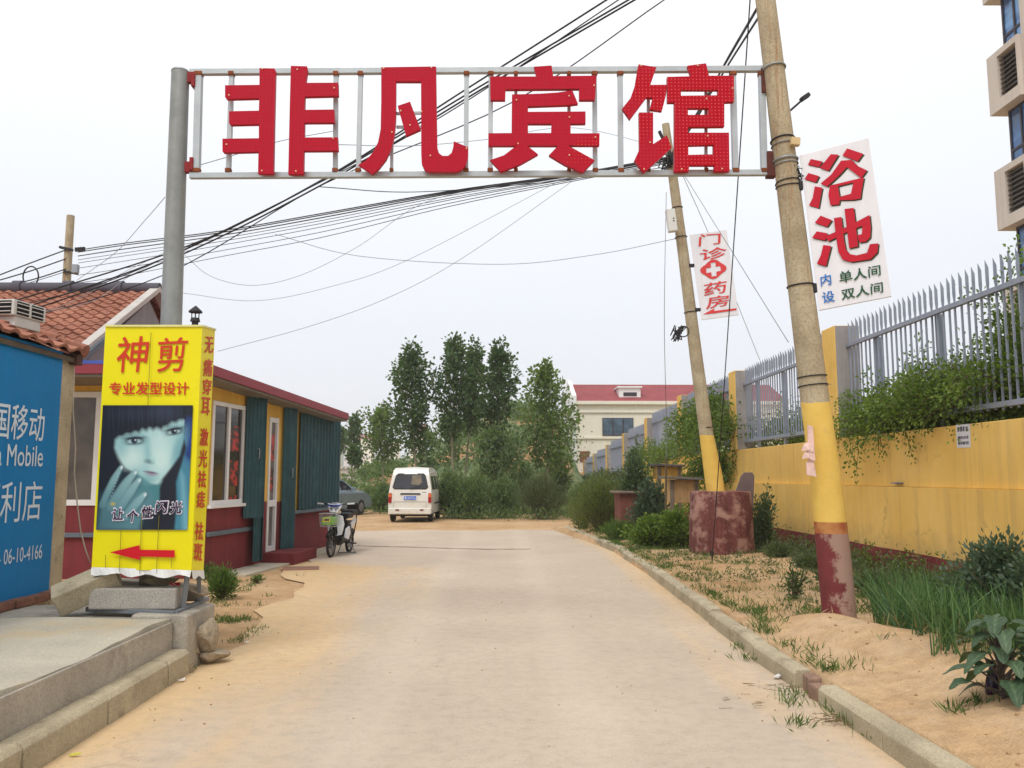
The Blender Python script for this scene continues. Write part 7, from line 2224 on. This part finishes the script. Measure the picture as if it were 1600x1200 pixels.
fp_ = G(1545, 1090, .2) + Vector((0, -.06, 0))
m_ = MB(); m_.tube([fp_ + Vector((0, 0, .23)), fp_ + Vector((0, 0, .19)), fp_ + Vector((-.005, 0, .13)), fp_ + Vector((-.012, 0, .07)), fp_ + Vector((-.02, 0, .035)), fp_ + Vector((-.022, 0, .02))], [.008, .02, .034, .042, .03, .008], 14)
m_.build("fruit", pm("aubergine_skin", S(52, 28, 62), .2, .1, coat=.4), eg, smooth=True)
p = G(1640, 1100, .2); eggplant(p, "second eggplant mostly outside the right edge of the picture", 8, 22, .5, .19)
# bent wire plant support
b0 = G(1452, 892, .2)
t = thing("wire_support", b0, "bent rusty wire plant support with loops, standing by the yellow wall above the scallions", "wire support")
m_ = MB(); Yw = b0.y; m_.tube([P(1452, 895, Yw), P(1450, 865, Yw), P(1447, 845, Yw), P(1444, 826, Yw)], .012, 6); m_.build("stake", M_BARKD, t)
m_ = MB(); m_.tube([P(1413, 820, Yw), P(1425, 824, Yw), P(1440, 825, Yw), P(1452, 821, Yw), P(1458, 825, Yw), P(1452, 831, Yw), P(1444, 827, Yw)], .006, 5)
m_.tube([P(1422, 890, Yw - .1), P(1440, 894, Yw - .2), P(1462, 893, Yw - .15), P(1478, 890, Yw), P(1464, 887, Yw + .1), P(1446, 888, Yw + .1)], .006, 5); m_.build("wire_loop", M_WIREG, t)

# ================================================================== OVERHEAD WIRES
def wire(pts, r, mat, label, group=None, name="overhead_wire", seg=30):
    ps = [P(*p) for p in pts]; out = []
    n = len(ps)
    for i in range(n - 1):
        p0 = ps[max(0, i - 1)]; p1 = ps[i]; p2 = ps[i + 1]; p3 = ps[min(n - 1, i + 2)]
        if i == 0: p0 = p1 * 2 - p2
        if i == n - 2: p3 = p2 * 2 - p1
        k = max(4, seg // (n - 1))
        for q in range(k + (1 if i == n - 2 else 0)):
            t = q / k
            out.append(.5 * ((2 * p1) + (p2 - p0) * t + (2 * p0 - 5 * p1 + 4 * p2 - p3) * t * t + (3 * p1 - p0 - 3 * p2 + p3) * t ** 3))
    m_ = MB(); m_.tube(out, r, 5)
    o = m_.build(name, mat, smooth=True, fix=False)
    return tag(o, label, "wire", group)
GA = "black cables sweeping from the upper right down over the tiled roof"
LA = "black cable sweeping down behind the overhead sign and over the tiled roof"
for k, (a, b_, c, d, e_) in enumerate((((992, -6), (745, 138), (500, 284), (256, 404), (-10, 497)), ((1000, -5), (755, 138), (508, 286), (258, 409), (-10, 505)), ((960, -8), (740, 132), (503, 281), (289, 386), (-10, 480)),
                                       ((1046, -6), (800, 160), (505, 288), (255, 430), (-10, 512)), ((975, -6), (700, 176), (498, 286), (200, 428), (-10, 488)))):
    wire([(*a, 9.6), (*b_, 10.6), (*c, 11.6), (*d, 12.4), (*e_, 13.2)], .012 if k < 3 else .008, M_WIRE, LA, GA)
GB2 = "cables from the slim leaning pole to the far pole behind the roof"
LB2 = "black cable sagging from the slim leaning pole to the far pole behind the tiled roof"
for k, (dy_, s) in enumerate(((0, 0), (2, 1), (4, 5), (7, 8), (11, 9), (14, 14), (19, 20), (24, 27))):
    wire([(1042, 246 + dy_ * .4, 15.6), (880, 274 + dy_ * .5, 17), (700, 299 + dy_, 19), (500, 334 + dy_ + s * .5, 21.5), (344, 361 + dy_ + s * .6, 23.2), (194, 380 + dy_ + s, 24.8), (122, 391 + dy_ + s, 25.4)], .016 if k < 3 else .009, M_WIRE, LB2, GB2)
GC = "cables running left from the far pole out of the picture"
for k, (dy0, y1) in enumerate(((0, 430), (14, 437), (30, 447), (34, 452))):
    wire([(104, 390 + dy0, 25.4), (50, 410 + dy0 * .9, 25), (-12, y1 + 4, 24.4)], .02 if k < 3 else .011, M_WIRE, "black cable running from the far pole out of the left edge", GC)
wire([(340, 549, 13.0), (480, 511, 12.8), (600, 468, 12.6), (720, 405, 12.6), (893, 284, 12.8)], .004, M_WIREG, "thin grey wire rising from the shop roof to the right, lowest of the loose wires")
wire([(286, 458, 14), (400, 470, 14), (520, 447, 14), (640, 405, 14), (868, 286, 14)], .004, M_WIREG, "thin grey wire sagging flat behind the steel pole, second lowest of the loose wires")
wire([(288, 398, 13.5), (330, 432, 13.5), (395, 446, 13.5), (470, 430, 13.5), (560, 385, 13.5), (660, 318, 13.5), (780, 288, 13.5)], .004, M_WIREG, "thin grey wire hanging in a deep loop right of the steel pole")
wire([(430, 366, 17), (560, 400, 16.8), (780, 413, 16.4), (930, 398, 16), (1056, 373, 15.6)], .006, M_WIREG, "thin grey wire sagging nearly level to the clamp on the slim pole")
wire([(500, 292, 11.6), (650, 300, 12.6), (850, 285, 14), (1036, 262, 15.6)], .007, M_WIRE, "dark cable running just below the bottom rail of the overhead sign")
wire([(312, 258, 8.3), (380, 238, 8.6), (440, 220, 9), (520, 205, 9.4)], .004, M_WIREG, "thin wire curling behind the first red character")
wire([(530, 226, 9), (640, 228, 10), (760, 218, 11), (900, 200, 13), (1040, 232, 15.6)], .004, M_WIREG, "thin wire drooping behind the second and third red characters")
wire([(258, 308, 9), (226, 345, 10), (180, 395, 11.5), (120, 438, 13)], .004, M_WIREG, "thin grey drop wire leaving the left side of the steel pole")
for k, (a, b_) in enumerate((((1183, 14), (1132, 102)), ((1190, 20), (1140, 98)), ((1188, 4), (1128, 108)))):
    wire([(*a, 8.3), (*b_, 10.4), (1092, 172 + 4 * k, 12.6), (1046, 246 + 3 * k, 15.5)], .014, M_WIRE, "black cable dropping from the leaning painted pole to the slim pole", "cables between the two leaning poles")
sk = G(1113, 874, .14)
m_ = MB(); a = P(1176, -60, 7.95); m_.tube([a, a.lerp(sk, .5) + Vector((0, 0, -.03)), sk + Vector((0, 0, .02))], .007, 6)
t = tag(m_.build("guy_wire", M_WIRE, origin=sk), "long straight guy wire from the leaning pole top to an anchor before the maroon drum", "guy wire")
m_ = MB(); m_.ring(sk + Vector((0, 0, .1)), (1, .2, 0), .05, .012, 14, 5); m_.tube([sk + Vector((0, 0, -.05)), sk + Vector((0, 0, .06))], .014, 6)
ob = m_.build("anchor", M_WIRE, origin=sk); ob.parent = t; ob.location = (0, 0, 0)
wire([(1066, 272, 15.5), (1120, 395, 17), (1187, 562, 19.5)], .006, M_WIREG, "left one of two thin stay wires slanting from the slim pole towards the fence")
wire([(1070, 275, 15.5), (1145, 395, 14), (1232, 535, 13.6)], .006, M_WIREG, "right one of two thin stay wires slanting from the slim pole towards the fence")
wire([(1041, 300, 15.4), (1038, 500, 15.4), (1041, 650, 17.4), (1041, 720, 17.4)], .006, M_WIREG, "thin cable hanging straight down from the slim pole beside the pharmacy sign")
m_ = MB(); m_.tube([P(1041, 715, 17.4), P(1040, 800, 17.4)], .022, 6); tag(m_.build("wooden_stake", M_BARKD), "thin wooden stake under the hanging cable by the hutches", "stake")
wire([(1155, 656, 19), (1200, 640, 18), (1252, 616, 16), (1300, 600, 13.5)], .004, M_WIREG, "thin wire strung across the middle fence panel")
m_ = MB(); c = P(48, 432, 24.6); m_.ring(c, (.35, 1, .1), .30, .022, 30, 6); tag(m_.build("cable_loop", M_WIRE, smooth=True), "coil of spare black cable hanging from the wires at the left", "cable coil")
for q in range(2):
    wire([(30 + 40 * q, 500 - 12 * q, 12), (120 + 30 * q, 468, 14), (185 + 20 * q, 430, 16), (262 + 10 * q, 392 + 4 * q, 18)], .005, M_WIREG, "thin grey wire crossing above the tiled roof", "thin wires above the tiled roof")

# ================================================================== LITTER AND PEBBLES
for k, (px, py, s, lab) in enumerate(((1214, 1058, .03, "crumpled white scrap of paper at the foot of the right kerb"), (908, 842, .05, "white scrap of litter at the far end of the right kerb"), (284, 1063, .025, "small white chip by the end of the left kerb"), (385, 1004, .02, "white pebble sized scrap on the sand before the platform corner"))):
    p = G(px, py, .012); m_ = MB(); rg = random.Random(k)
    m_.slab([(-1, -.6), (.2, -1), (1, -.2), (.7, .9), (-.5, .8)], [], lambda x, y: p + Vector((x * s, y * s, .012 + .3 * s * math.sin(x * 3))), lambda x, y: p + Vector((x * s, y * s, .002)))
    tag(m_.build("paper_scrap", pm("white_litter", S(226, 226, 224), .7)), lab, "litter")
p = G(117, 1181, .004); m_ = MB(); m_.slab([(-1, 0), (-.4, -.6), (.5, -.5), (1, 0), (.5, .5), (-.4, .6)], [], lambda x, y: p + Vector((x * .035, y * .02, .012 + .006 * x)), lambda x, y: p + Vector((x * .035, y * .02, .006 + .006 * x)))
tag(m_.build("fallen_leaf", pm("yellow_green_leaf_skin", S(190, 190, 50), .6)), "single yellow green fallen leaf on the road at the lower left", "leaf")
rg = random.Random(15)
m_ = MB()
def clod(c, s):
    bm = bmesh.new(); bmesh.ops.create_icosphere(bm, subdivisions=1, radius=1)
    vs = [c + Vector((v.co.x * s * rg.uniform(.6, 1.2), v.co.y * s * rg.uniform(.6, 1.2), v.co.z * s * rg.uniform(.4, .8))) for v in bm.verts]; fs = [tuple(v.index for v in f.verts) for f in bm.faces]; bm.free(); m_.add(vs, fs)
for q in range(380):
    y = 3.2 + 14 * rg.random() ** 1.8; x = rg.uniform(-2.4, 2.15)
    if rg.random() > .18 + .82 * (abs(x) / 2.4) ** 2.2: continue
    clod(Vector((x, y, .004)), rg.uniform(.003, .010))
for q in range(420):
    y = 4 + 16 * rg.random() ** 1.5; x = rg.uniform(2.5, 5.4); clod(Vector((x, y, verge_z(x, y) + .002)), rg.uniform(.004, .018))
for q in range(260):
    y = rg.uniform(7.6, 13); x = rg.uniform(-4.5, -2.5); clod(Vector((x, y, -.022)), rg.uniform(.006, .022))
o = m_.build("pebbles", pm("earth_crumbs", S(160, 128, 92), .95, .3, 10), fix=False, origin=(0, 0, 0)); stuff(o, "small clods and pebbles strewn over the sand and the road edges", "pebbles")
m_ = MB()
for (px, py, n, s) in ((1310, 1128, 90, .10), (1225, 1075, 30, .12), (1180, 1098, 14, .2)):
    c = G(px, py, .01)
    for q in range(n):
        a = c + Vector((rg.gauss(0, s), rg.gauss(0, s * .6), rg.uniform(.002, .03))); b_ = a + Vector((rg.uniform(-.09, .09), rg.uniform(-.05, .05), rg.uniform(-.005, .01))); m_.tube([a, b_], .0018, 4, cap=False)
o = m_.build("dry_straw", LF_DRY, fix=False, origin=(0, 0, 0)); stuff(o, "dry straw and twigs lying on the road by the right kerb", "straw")

# ================================================================== HAZE of the humid air
m_ = MB(); m_.box((-760, -40, -1.1), (760, 960, 60))
hz = m_.build("haze", None, origin=(0, 0, 0))
hm = bpy.data.materials.new("haze"); hm.use_nodes = True; hn = hm.node_tree; hn.nodes.clear()
ho = hn.nodes.new("ShaderNodeOutputMaterial"); hv_ = hn.nodes.new("ShaderNodeVolumePrincipled")
hv_.inputs['Color'].default_value = (.93, .96, 1.0, 1); hv_.inputs['Density'].default_value = .00075; hv_.inputs['Anisotropy'].default_value = .2
hn.links.new(hv_.outputs[0], ho.inputs['Volume']); hz.data.materials.append(hm)
stuff(hz, "thin pale haze hanging in the air over the whole place", "haze")
